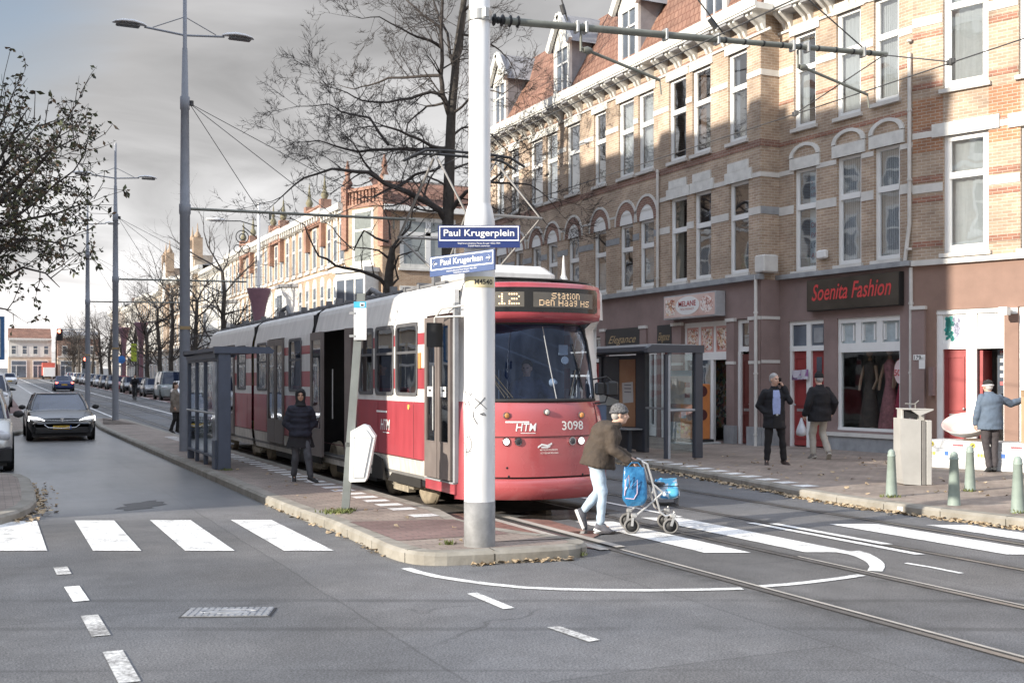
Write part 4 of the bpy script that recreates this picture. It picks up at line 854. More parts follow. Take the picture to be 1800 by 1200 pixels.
f.B('doorway_dark', DARK, xm1, b-.03, .6, .65, .13, ztr-.06); mb = MB(); mb.box(xm1+.05, xm1+.12, .1, .6, .2, ztr-.1); mb.build('open_door', REDDOOR, f.root)
mb = MB(); mb.box(xm1+.3, b+.3, .45, .47, 1.55, 2.75); mb.build('stickered_pane', FARGLASS, f.root)
mb = MB(); [mb.box(xm1+.36+(q%2)*.14, xm1+.47+(q%2)*.16, .44, .448, 2.42-(q//2)*.17, 2.5-(q//2)*.17) for q in range(9) if q not in (3,)]; mb.build('sticker', pict('sticker_print', [(.6,.6,.6),(.5,.1,.1),(.55,.5,.4),(.7,.7,.7)], 6), f.root)
mb = MB(); c2 = b2+2.2; mb.box(b2, b2+.15, .05, .15, .13, zs); mb.box(c2-.1, c2, .05, .15, .13, zs); mb.box(b2, c2, .045, .15, ztr-.3, ztr-.18); mb.box(b2, c2, .045, .15, zs-.12, zs); w = mb.build('shop_window', WHITE, f.root); mb = MB(); mb.box(b2+.15, c2-.1, .1, .105, .5, zs-.12); mb.build('pane', GLASSCL, w)
mb = MB(); mb.box(X(f,1766), X(f,1789), -.02, .01, f.px(1766,548)[1]-.05, f.px(1766,548)[1]+.08); mb.build('capital', WHITE, f.root)
for q, (x_, y_, w_, h_) in enumerate(((1613,628,.28,.12),(1623,638,.14,.26))):
    p0 = f.px(x_, y_); zz = p0[1]; mb = MB(); mb.box(p0[0]-.05, p0[0]-.05+w_, -.115, -.10, zz-h_/2, zz+h_/2); d_ = mb.build('number_plate', WHITE, f.root)
    if q == 0: text_mb('179', (p0[0]-.03, -.118, zz-.045), (1,0,0), (0,0,1), .09).build('lettering', mat('number_black', (.03,.03,.03), .5), d_)
mb = MB(); p0 = f.px(1643,672); mb.box(p0[0]-.09, p0[0]+.02, -.12, .03, p0[1]-.3, p0[1]+.35); mb.build('intercom', mat('intercom', (.22,.15,.14), .5), f.root)
mb = MB(); p0 = f.px(1776,545); mb.tube([(p0[0],-.02,p0[1]),(p0[0],-.3,p0[1]-.02)], .05, 8); mb.box(p0[0]-.09,p0[0]+.09,-.42,-.22,p0[1]-.12,p0[1]+.05); mb.build('camera_housing', WHITE, f.root)
# ------------------------------------------------------------------ houses further along and across the street
CREAM = mat('cream_stucco', (.52,.44,.35), .85, var=.14, scale=1.5); OCHRE = brick_mat('ochre_brick', (.42,.29,.19), (.34,.225,.145), (.50,.44,.36), dirt=.2)
WALLS = [OCHRE, BRICK, CREAM, BRICKRED, OCHRE, mat('white_stucco', (.66,.64,.60), .85, var=.1, scale=1.5)]
def simple_window(f, x0, x1, z0, z1, arch=0.0, fw=.14, pane=FARGLASS, split=True):
    mb = MB(); y0, y1 = -.035, .03
    mb.box(x0, x0+fw, y0, y1, z0, z1); mb.box(x1-fw, x1, y0, y1, z0, z1); mb.box(x0+fw, x1-fw, y0, y1, z1-fw, z1); mb.box(x0+fw, x1-fw, y0, y1, z0, z0+fw); zt = z0+(z1-z0)*.62
    if split: mb.box(x0+fw, x1-fw, y0, y1, zt-.06, zt+.06)
    mb.box(x0-.08, x1+.08, -.1, y1, z0-.14, z0-.002)
    if arch:
        r = (x1-x0)/2; mb.prism([((x0+x1)/2+math.cos(math.pi*k/8)*r, z1+.002+math.sin(math.pi*k/8)*r*arch) for k in range(9)], (0,y0,0), (1,0,0), (0,0,1), (0,y1-y0,0))
    w = mb.build('window', DIRTYW, f.root); mb = MB(); mb.box(x0+fw, x1-fw, -.012, .02, z0+fw, z1-fw); mb.build('pane', pane, w)
    return w
def row_house(name, label, P0, P1, H, wm, nw, storeys, group, arch=0.0, gable=None, bay=False, dep=9, roofm=None, ww=1.0, ground='white', chim=False):
    f = Fac(name, label, P0, P1, group=group); W_ = f.W
    mb = MB(); mb.box(0, W_, 0, dep, ZF-.4, H); mb.build('wall', wm, f.root)
    mb = MB(); mb.box(0, W_, .02, dep-.02, -.5, ZF-.4); mb.build('ground_floor', CREAM if ground == 'white' else PLASTER, f.root)
    for k in range(max(1, int(W_/3))):
        x0 = (k+.12)*W_/max(1, int(W_/3)); x1 = (k+.85)*W_/max(1, int(W_/3)); g = MB()
        for q in ((x0,x0+.12,.25,3.4),(x1-.12,x1,.25,3.4)): g.box(q[0],q[1],-.06,.02,q[2],q[3])
        g.box(x0,x1,-.07,.02,3.4,3.55); g.box(x0,x1,-.05,.02,2.5,2.62); g.box((x0*2+x1)/3-.06,(x0*2+x1)/3+.06,-.05,.02,.25,2.5); g = g.build('shop_window', WHITE, f.root); p = MB(); p.box(x0+.12,x1-.12,-.02,.02,.3,3.4); p.build('pane', FARGLASS, g)
    for z0, z1 in storeys:
        for k in range(nw):
            xc = (k+.5)*W_/nw; simple_window(f, xc-ww/2, xc+ww/2, z0, z1, arch)
    mb = MB(); mb.box(0, W_, -.06, .0, ZF-.4, ZF-.15); [mb.box(0, W_, -.03, .0, z0-.45, z0-.25) for z0, z1 in storeys]; mb.build('string_course', STONE, f.root)
    mb = MB(); mb.box(0, W_, -.45, .0, H, H+.35); mb.box(0, W_, -.25, 0, H-.18, H)
    for k in range(int(W_/.6)): mb.box(k*.6+.1, k*.6+.28, -.4, 0, H-.3, H-.002)
    mb.build('cornice', DIRTYW, f.root)
    mb = MB(); rz = 2.4 if roofm else 1.3; mb.add([(0,-.2,H+.35),(W_,-.2,H+.35),(W_,dep*.45,H+rz),(0,dep*.45,H+rz)], [(0,1,2,3)]); mb.add([(0,dep*.45,H+rz),(W_,dep*.45,H+rz),(W_,dep,H),(0,dep,H)], [(0,1,2,3)]); mb.add([(0,-.2,H+.35),(0,dep*.45,H+rz),(0,dep,H)], [(0,1,2)]); mb.add([(W_,-.2,H+.35),(W_,dep,H),(W_,dep*.45,H+rz)], [(0,1,2)])
    rf = mb.build('roof', roofm or LEAD, f.root)
    if chim: mb = MB(); mb.box(W_*.2, W_*.2+.8, 3, 3.6, H+1, H+rz+1.3); mb.build('chimney', BRICKRED, rf)
    for (xa, xb, gh, fin) in (gable or []):
        mb = MB(); mb.box(xa, xb, -.22, .25, H-.5, H+gh); mb.box(xa-.05, xb+.05, -.27, .3, H+gh, H+gh+.12)
        for xx in (xa, xb): mb.box(xx-.24, xx+.24, -.30, .35, H-1.9, H+gh+.40)
        g = mb.build('gable_parapet', BRICKRED, f.root)
        if fin:
            for xx in (xa, xb): mb = MB(); mb.lathe([(.12,0),(.18,.1),(.24,.25),(.18,.42),(.07,.6),(.13,.7),(.08,.85),(.02,1.45)], (xx,0,H+gh+.40), 10); mb.build('finial', mat('weathered_stone', (.22,.20,.13), .9), g)
    if bay:
        xc = W_*bay; mb = MB(); poly = [(xc-1.3,0),(xc-.8,-.9),(xc+.8,-.9),(xc+1.3,0)]; mb.prism(poly, (0,0,4.4), (1,0,0), (0,1,0), (0,0,3.2)); b = mb.build('bay', WHITE, f.root)
        mb = MB(); mb.box(xc-.7, xc-.08, -.93, -.9, 5.2, 7.1); mb.box(xc+.08, xc+.7, -.93, -.9, 5.2, 7.1); mb.build('pane', FARGLASS, b); mb = MB(); mb.prism([(xc-1.45,0),(xc-.88,-1.05),(xc+.88,-1.05),(xc+1.45,0)], (0,0,7.6), (1,0,0), (0,1,0), (0,0,.2)); mb.build('bay_roof', LEAD, b)
    return f
GRP = 'row houses further along the right side'
# corner house of the second block: street front, angled corner front and side front
f = row_house('corner_house', 'ochre brick corner house with slotted brick parapet behind the pruned tree', (18.4,66.6), (18.4,62.6), 11.3, OCHRE, 3, [(8.4,10.7),(5.0,7.2)], None, arch=.9, ww=.95)
W0 = f.W
g = Fac('corner_front', '', (18.4,62.6), (19.6,59.6)); cf = g.root
del cf['category']
def adopt(fac, root):
    """the angled fronts belong to the corner house: move their pieces under its root"""
    M = Matrix.Translation(fac.root.location) @ fac.root.rotation_euler.to_matrix().to_4x4(); inv = (Matrix.Translation(root.location) @ root.rotation_euler.to_matrix().to_4x4()).inverted()
    K = inv @ M
    def mv(o):
        if o.type == 'MESH': o.data.transform(K)
        for c in o.children: mv(c)
    for o in list(fac.root.children): mv(o); o.parent = root
    bpy.data.objects.remove(fac.root)
mb = MB(); mb.box(0, g.W, 0, .3, 0, 11.3); mb.build('corner_front', OCHRE, g.root)
mb = MB(); mb.box(0, g.W, -.05, .4, 11.3, 11.5); mb.box(0, g.W, -.05, .4, 12.25, 12.42)
for k in range(10): xx = .25+k*(g.W-.5)/9; mb.box(xx-.09, xx+.09, .05, .3, 11.5, 12.25)
mb.box(0,g.W,.31,.36,11.5,12.25)
for xx in (0, g.W): mb.box(xx-.22, xx+.22, -.15, .45, 9.0, 12.6); mb.lathe([(.2,0),(.3,.2),(.12,.6),(.18,.8),(.03,1.5)], (xx,.15,12.6), 8)
mb.build('parapet', BRICKRED, g.root)
simple_window(g, .65, 2.5, 8.1, 11.2, pane=mat('corner_pane', (.22,.24,.23), .2), fw=.2); simple_window(g, .65, 2.5, 4.6, 7.2, fw=.2)
mb = MB(); mb.box(.2, 3.0, -1.1, 0, 7.6, 7.85); mb.box(.3, 2.9, -.95, 0, 4.5, 7.6); by = mb.build('bay', DIRTYW, g.root); mb = MB(); [mb.box(.45+q*.82, 1.10+q*.82, -.97, -.95, 5.1, 7.2) for q in range(3)]; mb.build('pane', FARGLASS, by)
h = Fac('side_front', '', (19.6,59.6), (28.5,59.6))
mb = MB(); mb.box(0, h.W, 0, .3, 0, 11.0); mb.build('side_front', OCHRE, h.root)
mb = MB(); mb.add([(0,-.15,11.3),(h.W,-.15,11.3),(h.W,2.5,13.2),(0,2.5,13.2)], [(0,1,2,3)]); mb.build('roof', TILE, h.root)
mb = MB(); mb.box(0, h.W, -.4, .05, 11.0, 11.3); mb.box(0, h.W, -.3, .05, 12.6, 12.9); mb.build('cornice', WHITE, h.root)
mb = MB(); mb.box(0, h.W, 6, 6.3, 0, 13); mb.build('rear_wall', OCHRE, h.root)
simple_window(h, 1.0, 4.3, 7.9, 10.7, fw=.22, pane=mat('pale_pane', (.30,.33,.33), .2)); mb = MB(); mb.box(2.5, 2.8, -.05, .0, 8.1, 10.5); mb.box(1.2, 4.1, -.05, 0, 9.7, 9.9); mb.build('mullion', WHITE, h.root)
simple_window(h, 1.0, 4.3, 4.4, 6.9, fw=.22); simple_window(h, 5.6, 7.2, 7.9, 10.5, fw=.2); simple_window(h, 5.6, 7.2, 4.4, 6.9, fw=.2)
adopt(g, f.root); adopt(h, f.root)
# three houses with paired finials
for k, (sa, sb, g0, g1) in enumerate(((77.2,66.6,70.6,66.9),(87.0,77.2,80.6,76.8),(97.0,87.0,91.0,86.6))):
    lab = ['ochre row house with twin finials nearest the slotted parapet corner house', 'ochre row house with twin finials, middle one of the three', 'ochre row house with twin finials behind the decorated lamp frame'][k]
    row_house('row_house', lab, (18.4, sa), (18.4, sb), 11.5 - gz(sb)*.3, OCHRE, 6, [(8.3,10.9),(5.0,7.3)], GRP, arch=.95, gable=[(sa-g0, min(sa-g1, sa-sb-.4), 0.55, True)], bay=(.45 if k == 1 else .22), ww=.95)
specs = [(119,110,11.6,2,1,'narrow brick house with a white stepped tower gable beside the bare tree', True),(110,97,11.0,5,0,'white stucco house with white bay far down the right side', False),(128,119,11.5,1,0,'tan brick house far down the right side, left of the tower gable', False),
 (138,128,11.8,1,1,'brown brick house with a tall twin-pinnacled turret above the cars', True),(149,138,11.0,2,0,'cream house beyond the twin-pinnacled turret', False),(162,149,11.2,0,0,'ochre house seen through bare branches behind the red car', False),(178,162,10.6,5,0,'long white house far along the parked cars', False),(200,178,11,1,0,'tan house near the far traffic light', False)]
for sa, sb, H, wi, tw, lab, tower in specs:
    f = row_house('row_house', lab, (18.4, sa), (18.4, sb), H, WALLS[wi], max(3, int((sa-sb)/1.9)), [(8.4,10.6),(4.9,7.2)], GRP, arch=(.8 if wi in (0,1,3) else 0), bay=(.5 if wi in (5,2) else False), chim=not tower)
    if tower:
        mb = MB(); x0 = f.W*.3; mb.box(x0, x0+3.2, -.25, 1.5, 4.0, H+1.6); mb.box(x0+.35, x0+2.85, -.35, -.25, H-2.5, H+1.0); t_ = mb.build('tower', [WALLS[wi], WHITE][0], f.root)
        mb = MB(); mb.prism([(x0+.4,H+.2),(x0+2.8,H+.2),(x0+2.8,H+1.2),(x0+1.6,H+2.3),(x0+.4,H+1.2)], (0,-.40,0), (1,0,0), (0,0,1), (0,.12,0)); mb.box(x0+.6,x0+2.6,-.40,-.36,H-2.3,H-.2); mb.build('gable_panel', WHITE, t_)
        mb = MB()
        for xx in (x0+.1, x0+3.1): mb.box(xx-.25, xx+.25, -.4, .5, H+1.2, H+3.3); mb.lathe([(.3,0),(.34,.15),(.1,.6),(.02,1.4)], (xx,.05,H+3.3), 8)
        build_each(mb, 'pinnacle', OCHRE, t_)
# buildings that close the street
f = row_house('end_house', 'white plastered house with a red roof closing the street far away', (3.4,236), (11.0,236), 7.4, WALLS[5], 4, [(4.6,6.4)], None, dep=8, roofm=TILE)
f = row_house('end_house', 'brown brick house beside the red roofed one, far away', (12.0,234), (19.5,234), 8.0, BRICKDK, 3, [(4.6,6.4)], None, dep=8)
mb = MB(); p = D(86, 657, 215); tv = thing('box_van', 'small red box van parked at the far end of the street', 'van', (p.x, p.y, gz(p.y)), 0)
mb.box(-1.1,1.1,0,4.2,.7,3.1); mb.build('cargo_box', mat('red_van_paint', (.50,.10,.07), .5), tv); mb = MB(); mb.box(-1.0,1.0,-1.4,0,.5,2.2); mb.build('cab', WHITE, tv)
mb = MB(); [mb.lathe([(.38,-.12),(.38,.12)], (xx,yy,.38), 12, ax='x') for xx in (-.95,.95) for yy in (-.7,3.2)]; mb.build('wheel', BLACK, tv)
# houses across the street on the left: out of the picture, they throw the long shadow and stand in the window reflections
LH = [(15.45,26.5,17.4,1),(26.5,36,17.6,3),(36,47,17.3,2),(47,60,15,0),(60,78,14.4,4),(78,110,14.4,1),(110,170,13,5)]
LLAB = ['tall tan brick house on the left corner', 'tall red brick house second on the left', 'tall cream house third on the left', 'ochre house fourth on the left', 'ochre house fifth on the left', 'tan brick terrace sixth on the left', 'white terrace furthest on the left']
for (sa, sb, H, wi), lab in zip(LH, LLAB):
    f = row_house('terrace_house', lab, (-6.6, sa), (-6.6, sb), H, WALLS[wi], max(3, int((sb-sa)/2.4)), [(4.9,7.3),(8.3,10.6),(11.6,13.2)], 'houses on the left side of the street', dep=8, chim=False)
    if sa < 40:
        mb = MB(); [mb.box(x, x+.9, .2, 1.0, H, H+.9) for x in (.3, f.W*.45, f.W*.85)]; mb.build('chimney', BRICKRED, f.root)
# ------------------------------------------------------------------ tram
def paint(name, col, **k):
    return mat(name, col, .28, var=.08, scale=1.3, coat=.35, spec=.5, **k)
TW = mat('tram_white', (.68,.665,.64), .4, var=.13, scale=1.6, coat=.15, stretch=(4,4,.7)); TR = mat('tram_red', (.36,.055,.068), .34, var=.16, scale=1.5, stretch=(3,3,.6), coat=.4); TRD = mat('tram_red_mask', (.40,.085,.090), .28, var=.08, scale=1.4, coat=.5)
TSK = mat('tram_skirt', (.55,.52,.47), .55, var=.26, scale=2.5, stretch=(3,3,.8)); TDOOR = mat('tram_door_grey', (.16,.135,.125), .45, var=.15, scale=3); TDK = mat('tram_dark_grey', (.10,.10,.105), .5, var=.2); ROOFG = mat('tram_roof', (.16,.16,.165), .7, var=.25)
SEAT = mat('seat_red', (.30,.05,.07), .8); TFL = mat('tram_floor', (.16,.155,.15), .7); TIN = mat('tram_inside', (.42,.41,.38), .7)
TGL = glass_mat('tram_glass', (.50,.52,.53), .14, .015)
XC = 6.91; XL = 5.735; XR = 8.085
tram = thing('tram', 'red and white articulated tram on line 12 standing at the stop', 'tram', (XC, 14.0, 0))
BANDS = [(.30,.68,1),(.68,1.53,2),(1.53,1.72,0),(1.72,2.03,2),(2.03,2.37,0),(2.37,2.54,2),(2.54,3.08,0)]
SECM = [TW, TSK, TR, ROOFG, TIN]
def side(mb, x, s0, s1, holes, outward, white_from=None):
    X = sorted({s0, s1, *[h[0] for h in holes], *[h[1] for h in holes]})
    Z = sorted({b[0] for b in BANDS} | {3.08} | {h[2] for h in holes} | {h[3] for h in holes})
    for a, b in zip(X, X[1:]):
        for c, d in zip(Z, Z[1:]):
            if any(h[0]-1e-6 <= a and b <= h[1]+1e-6 and h[2]-1e-6 <= c and d <= h[3]+1e-6 for h in holes): continue
            mi = [q[2] for q in BANDS if q[0]-1e-6 <= c < q[1]-1e-6]; mi = mi[0] if mi else 0
            xs = lambda z: x + outward*(-.10 * max(0, (z-2.54)/.54)**1.6 - .05*max(0, (.68-z)/.38))
            mb.add([(xs(c),a,c),(xs(c),b,c),(xs(d),b,d),(xs(d),a,d)], [(0,3,2,1) if outward < 0 else (0,1,2,3)], mi)
    for h in holes:
        a, b, c, d = h; dep = -outward*.07
        for q in ([(x,a,c),(x+dep,a,c),(x+dep,a,d),(x,a,d)], [(x,b,c),(x,b,d),(x+dep,b,d),(x+dep,b,c)], [(x,a,d),(x+dep,a,d),(x+dep,b,d),(x,b,d)], [(x,a,c),(x,b,c),(x+dep,b,c),(x+dep,a,c)]): mb.add(q, [(0,1,2,3)], 0)
def rrect(x0, x1, z0, z1, r, n=4):
    P = []
    for cx, cz, a0 in ((x1-r, z1-r, 0), (x0+r, z1-r, 90), (x0+r, z0+r, 180), (x1-r, z0+r, 270)):
        for k in range(n+1): a = R(a0 + 90*k/n); P.append((cx+math.cos(a)*r, cz+math.sin(a)*r))
    return P
def frame_ring(mb, x, a, b, c, d, w, r, dep, mi=0):
    o = rrect(a-.01, b+.01, c-.01, d+.01, r+.01); i = rrect(a+w, b-w, c+w, d-w, max(.01, r-w*.5)); n = len(o)
    rg = [[(x,*o[k]), (x,*i[k]), (x+dep,*i[k]), (x+dep,*o[k])] for k in range(n)] + [[(x,*o[0]), (x,*i[0]), (x+dep,*i[0]), (x+dep,*o[0])]]
    mb.loft(rg, mi=mi, sm=False, caps=False)
def tram_section(s0, s1, wins, doors, first=False, last=False):
    holes = [(sx(b, XL), sx(a, XL), 1.62, 2.70) for a, b in wins] + [(sx(b, XL), sx(a, XL), .46, 2.76) for a, b, k in doors]
    mb = MB(); side(mb, XL, s0, s1, holes, -1)
    rh = []; s = s0 + .5
    while s + 1.3 < s1: rh.append((s, s+1.25, 1.62, 2.70)); s += 1.42
    side(mb, XR, s0, s1, rh, 1)
    # roof with rounded edges
    prof = [(XL+.10,3.08),(XL+.13,3.16),(XL+.24,3.235),(XC-.5,3.28),(XC+.5,3.28),(XR-.24,3.235),(XR-.13,3.16),(XR-.10,3.08)]
    r0 = s0 if not first else 14.36
    for i in range(len(prof)-1):
        (xa,za),(xb,zb_) = prof[i], prof[i+1]; mb.add([(xa,r0,za),(xb,r0,zb_),(xb,s1,zb_),(xa,s1,za)], [(0,1,2,3)], 0 if i in (0,1,5,6) else 3, True)
    for s_ in (s0, s1): mb.add([(XL+.02,s_,.35),(XR-.02,s_,.35),(XR-.12,s_,3.08),(XR-.24,s_,3.235),(XL+.24,s_,3.235),(XL+.12,s_,3.08)], [(0,1,2,3,4,5)], 4) if not (first and s_ == s0) and (s_ != s0 or True) and (last or False) and s_ == s1 else None
    sec = mb.build('body_section', SECM, tram, world=True)
    mb = MB(); mb.box(XL+.03, XR-.03, s0, s1, .40, .46); mb.build('floor', TFL, sec, world=True)
    mb = MB(); k = s0 + .8
    while k < s1 - .6:
        for xx in (XL+.16, XL+.62, XR-1.0, XR-.55):
            if any(q[2] < 1 and q[0]-.4 < k < q[1]+.4 for q in holes) and xx < XC: continue
            mb.box(xx, xx+.42, k, k+.40, .86, .94); mb.box(xx, xx+.42, k+.36, k+.44, .94, 1.72)
        k += .92
    mb.build('seat', SEAT, sec, world=True)
    mb = MB()
    for xx in (XC-.45, XC+.45): mb.tube([(xx,s0+.1,2.45),(xx,s1-.1,2.45)], .018, 6); [mb.tube([(xx,s0+q,.46),(xx,s0+q,3.1)], .018, 6) for q in (1.2, 3.2)]
    mb.build('grab_rail', mat('yellow_rail', (.55,.42,.12), .4), sec, world=True)
    mb = MB(); mb.add([(XL+.15,s0,3.05),(XR-.15,s0,3.05),(XR-.15,s1,3.05),(XL+.15,s1,3.05)], [(0,1,2,3)]); mb.build('ceiling', TIN, sec, world=True)
    for a, b, c, d in holes[:len(wins)]:
        mb = MB(); frame_ring(mb, XL-.012, a, b, c, d, .045, .10, .05); zt = c + (d-c)*.60; mb.box(XL-.008, XL+.035, a+.04, b-.04, zt-.02, zt+.02); w = mb.build('window', TDK, sec, world=True)
        mb = MB(); mb.add([(XL+.012,a,c),(XL+.012,b,c),(XL+.012,b,d),(XL+.012,a,d)], [(0,3,2,1)]); mb.build('pane', TGL, sec, world=True)
    mb = MB(); [mb.add([(XR-.01,a,c),(XR-.01,b,c),(XR-.01,b,d),(XR-.01,a,d)], [(0,1,2,3)]) for a, b, c, d in rh]; mb.build('far_pane', TGL, sec, world=True)
    for (a, b, c, d), (_, _, kind) in zip(holes[len(wins):], doors): door_(a, b, c, d, kind)
    # panel joints and hatches on the red side
    mb = MB()
    for q in range(int((s1-s0)/1.7)):
        ss = s0 + .5 + q*1.7
        if not any(h[2] < 1 and h[0]-.1 < ss < h[1]+.1 for h in holes): mb.box(XL-.003, XL+.01, ss, ss+.012, .70, 1.5)
    mb.box(XL-.004, XL+.01, s0+.1, s1-.1, .672, .688); mb.build('panel_joint', mat('joint_dark_red', (.09,.03,.03), .7), sec, world=True)
    return sec
def leaf(mb, gl, p0, p1, z0, z1, th=.05):
    """a door leaf from plan point p0 to p1: frame plus tall glass"""
    p0 = Vector((*p0, 0)); p1 = Vector((*p1, 0)); d = (p1-p0); L = d.length; u = d.normalized(); n = Vector((u.y, -u.x, 0))
    fw = .085
    def bx(a, b, c, e, t=th): q = p0 + u*(a+b)/2; mb.obox((q.x, q.y, (c+e)/2), u, n, UP, (b-a)/2, t/2, (e-c)/2)
    bx(0, fw, z0, z1); bx(L-fw, L, z0, z1); bx(fw, L-fw, z1-.14, z1); bx(fw, L-fw, z0, z0+.50)
    bx(fw-.0, L-fw, z0+.50, z0+.515, th+.01)
    q = p0 + u*L/2; gl.obox((q.x, q.y, (z0+.515+z1-.14)/2), u, n, UP, (L-2*fw)/2, .006, (z1-.14-z0-.515)/2)
def door_(a, b, z0, z1, kind):
    mb = MB(); gl = MB(); m_ = (a+b)/2
    if kind == 'closed': leaf(mb, gl, (XL-.012, a+.02), (XL-.012, m_-.01), z0+.02, z1-.02); leaf(mb, gl, (XL-.012, m_+.01), (XL-.012, b-.02), z0+.02, z1-.02)
    else: leaf(mb, gl, (XL-.17, b-.02), (XL-.17, b-.02-.82), z0-.02, z1-.02); leaf(mb, gl, (XL-.10, a-.05), (XL-.17, a+.10), z0-.02, z1-.02); [mb.box(XL+.10+q*.12, XL+.15+q*.12, a+.12+q*.30, a+.38+q*.30, z0, z1) for q in range(3)]
    d = mb.build('door', TDOOR, tram, world=True); gl.build('pane', TGL, d, world=True)
    mb = MB(); mb.tube([(XL-.06,m_+.09,1.15),(XL-.06,m_+.09,2.05)], .013, 6); mb.build('grab_handle', GALV, d, world=True)
    if kind == 'closed' and b < 16:
        mb = MB()
        for q in (a+(m_-a)*.5, m_+(b-m_)*.5):
            mb.box(XL-.045, XL-.04, q-.10, q+.10, 1.72, 1.76); mb.box(XL-.045, XL-.04, q-.10, q+.10, 1.62, 1.69); mb.box(XL-.045, XL-.04, q-.10, q-.06, 1.69, 1.72); mb.box(XL-.045, XL-.04, q+.06, q+.10, 1.69, 1.72)
        mb.build('door_notice', LETTERW, d, world=True)
s_f = sx(748, XL); s_j1 = sx(549, XL); s_j2 = sx(444.5, XL); s_e = sx(366, XL)
tram_section(s_f, s_j1 - .10, [(696,734),(660,692),(631,656)], [(562,627,'open')], first=True)
tram_section(s_j1 + .14, s_j2 - .12, [(508,530),(452,469)], [(472,500,'closed')])
tram_section(s_j2 + .16, s_e, [(417,432),(372,388)], [(393,413,'closed')], last=True)
for s_ in (s_j1 - .11, s_j2 - .13):
    mb = MB()
    for k in range(5):
        q = .06 if k % 2 else .16
        mb.box(XL+q, XR-q, s_ + k*.06, s_ + (k+1)*.06, .38, 3.14 - q*.3)
    mb.build('gangway_bellows', BLACK, tram, world=True)
# front door beside the cab
mb = MB(); gl = MB(); d0 = s_f - .03; a0 = 14.38
mm_ = (d0 + a0) / 2
door_(a0, d0, .46, 2.76, 'closed')
mb = MB(); mb.box(XL, XL+.06, a0-.05, s_f, .30, .44); mb.box(XL+.04, XL+.06, a0-.05, s_f, 2.76, 3.08)
build_each(mb, 'door_valance', [TR], tram, world=True); mb = MB(); mb.box(XL-.02, XL+.07, a0-.05, s_f, .44, .462); mb.box(XL-.006, XL+.05, a0-.07, a0-.0, .46, 2.9); mb.build('door_step', STEELGREY, tram, world=True)
mb = MB(); mb.box(XL-.004, XL+.06, a0-.06, s_f, 2.77, 3.08); mb.build('door_header', TW, tram, world=True)
mb = MB(); mb.box(XL, XL+.05, s_f-.001, s_f+.26, .30, .68, 0); mb.build('skirt_end', TR, tram, world=True) if False else None
# cab shell: plan curve of the nose
S0 = 13.66
def nose(hw, sh, n=17, back=None, p=2.6, depth_=.34):
    P = []
    for k in range(n):
        u = -1 + 2*k/(n-1); P.append((XC + u*hw, S0 + sh + depth_*abs(u)**p))
    return P
def strip_loft(mb, levels, mi=0, sm=True):
    """levels: (z, hw, shift)"""
    mb.loft([[(x, s, z) for x, s in nose(hw, sh)] for z, hw, sh in levels], mi=mi, sm=sm, closed=False, caps=False)
def fs(x, z):
    L = MASK
    for (z0,h0,q0),(z1,h1,q1) in zip(L, L[1:]):
        if z0 <= z <= z1: u = (z-z0)/(z1-z0); hw = h0+(h1-h0)*u; sh = q0+(q1-q0)*u; return S0 + sh + .34*min(1, abs((x-XC)/hw))**2.6
    return S0
MASK = [(.56,.93,-.02),(.80,.93,-.015),(1.05,.925,0.0),(1.25,.92,.02),(1.42,.90,.06),(1.50,.89,.10),(1.56,.88,.13)]
mb = MB(); strip_loft(mb, MASK); mb.build('front_mask', TRD, tram, world=True)
mb = MB(); strip_loft(mb, [(.24,.86,.10),(.26,.92,-.04),(.40,.95,-.07),(.50,.95,-.07),(.535,.93,-.02)]); mb.build('bumper', TRD, tram, world=True)
mb = MB(); strip_loft(mb, [(.535,.925,.01),(.56,.925,.01)]); strip_loft(mb, [(1.085,.9265,-.006),(1.10,.9265,-.004)])
for xx in (-.80, .80): mb.tube([(XC+xx*1.0, fs(XC+xx, z)-.003, z) for z in (.58,.8,1.05,1.25,1.42,1.54)], .008, 5)
mb.build('seam', mat('mask_seam', (.07,.015,.018), .6), tram, world=True)
WSH = [(1.575,.86,.14),(1.8,.855,.17),(2.1,.84,.215),(2.4,.81,.265),(2.58,.76,.30),(2.63,.70,.31)]
mb = MB(); strip_loft(mb, WSH); mb.build('windscreen', glass_mat('windscreen_glass', (.50,.60,.76), .08, .01, (.62,.74,1)), tram, world=True)
mb = MB()
rim = lambda k: [(nose(hw, sh)[k][0], nose(hw, sh)[k][1]-.006, z) for z, hw, sh in WSH]
mb.tube(rim(0), .022, 6); mb.tube(rim(16), .022, 6); z, hw, sh = WSH[-1]; mb.tube([(x, s-.006, z) for x, s in nose(hw, sh)], .025, 6); z, hw, sh = WSH[0]; mb.tube([(x, s-.01, z) for x, s in nose(hw, sh)], .03, 6); mb.build('windscreen_rubber', BLACK, tram, world=True)
mb = MB(); mb.tube([(XC+.10, S0+.13, 1.6),(XC+.02, S0+.2, 2.1),(XC-.03, S0+.3, 2.58)], .008, 5); mb.build('centre_bar', STEELGREY, tram, world=True)
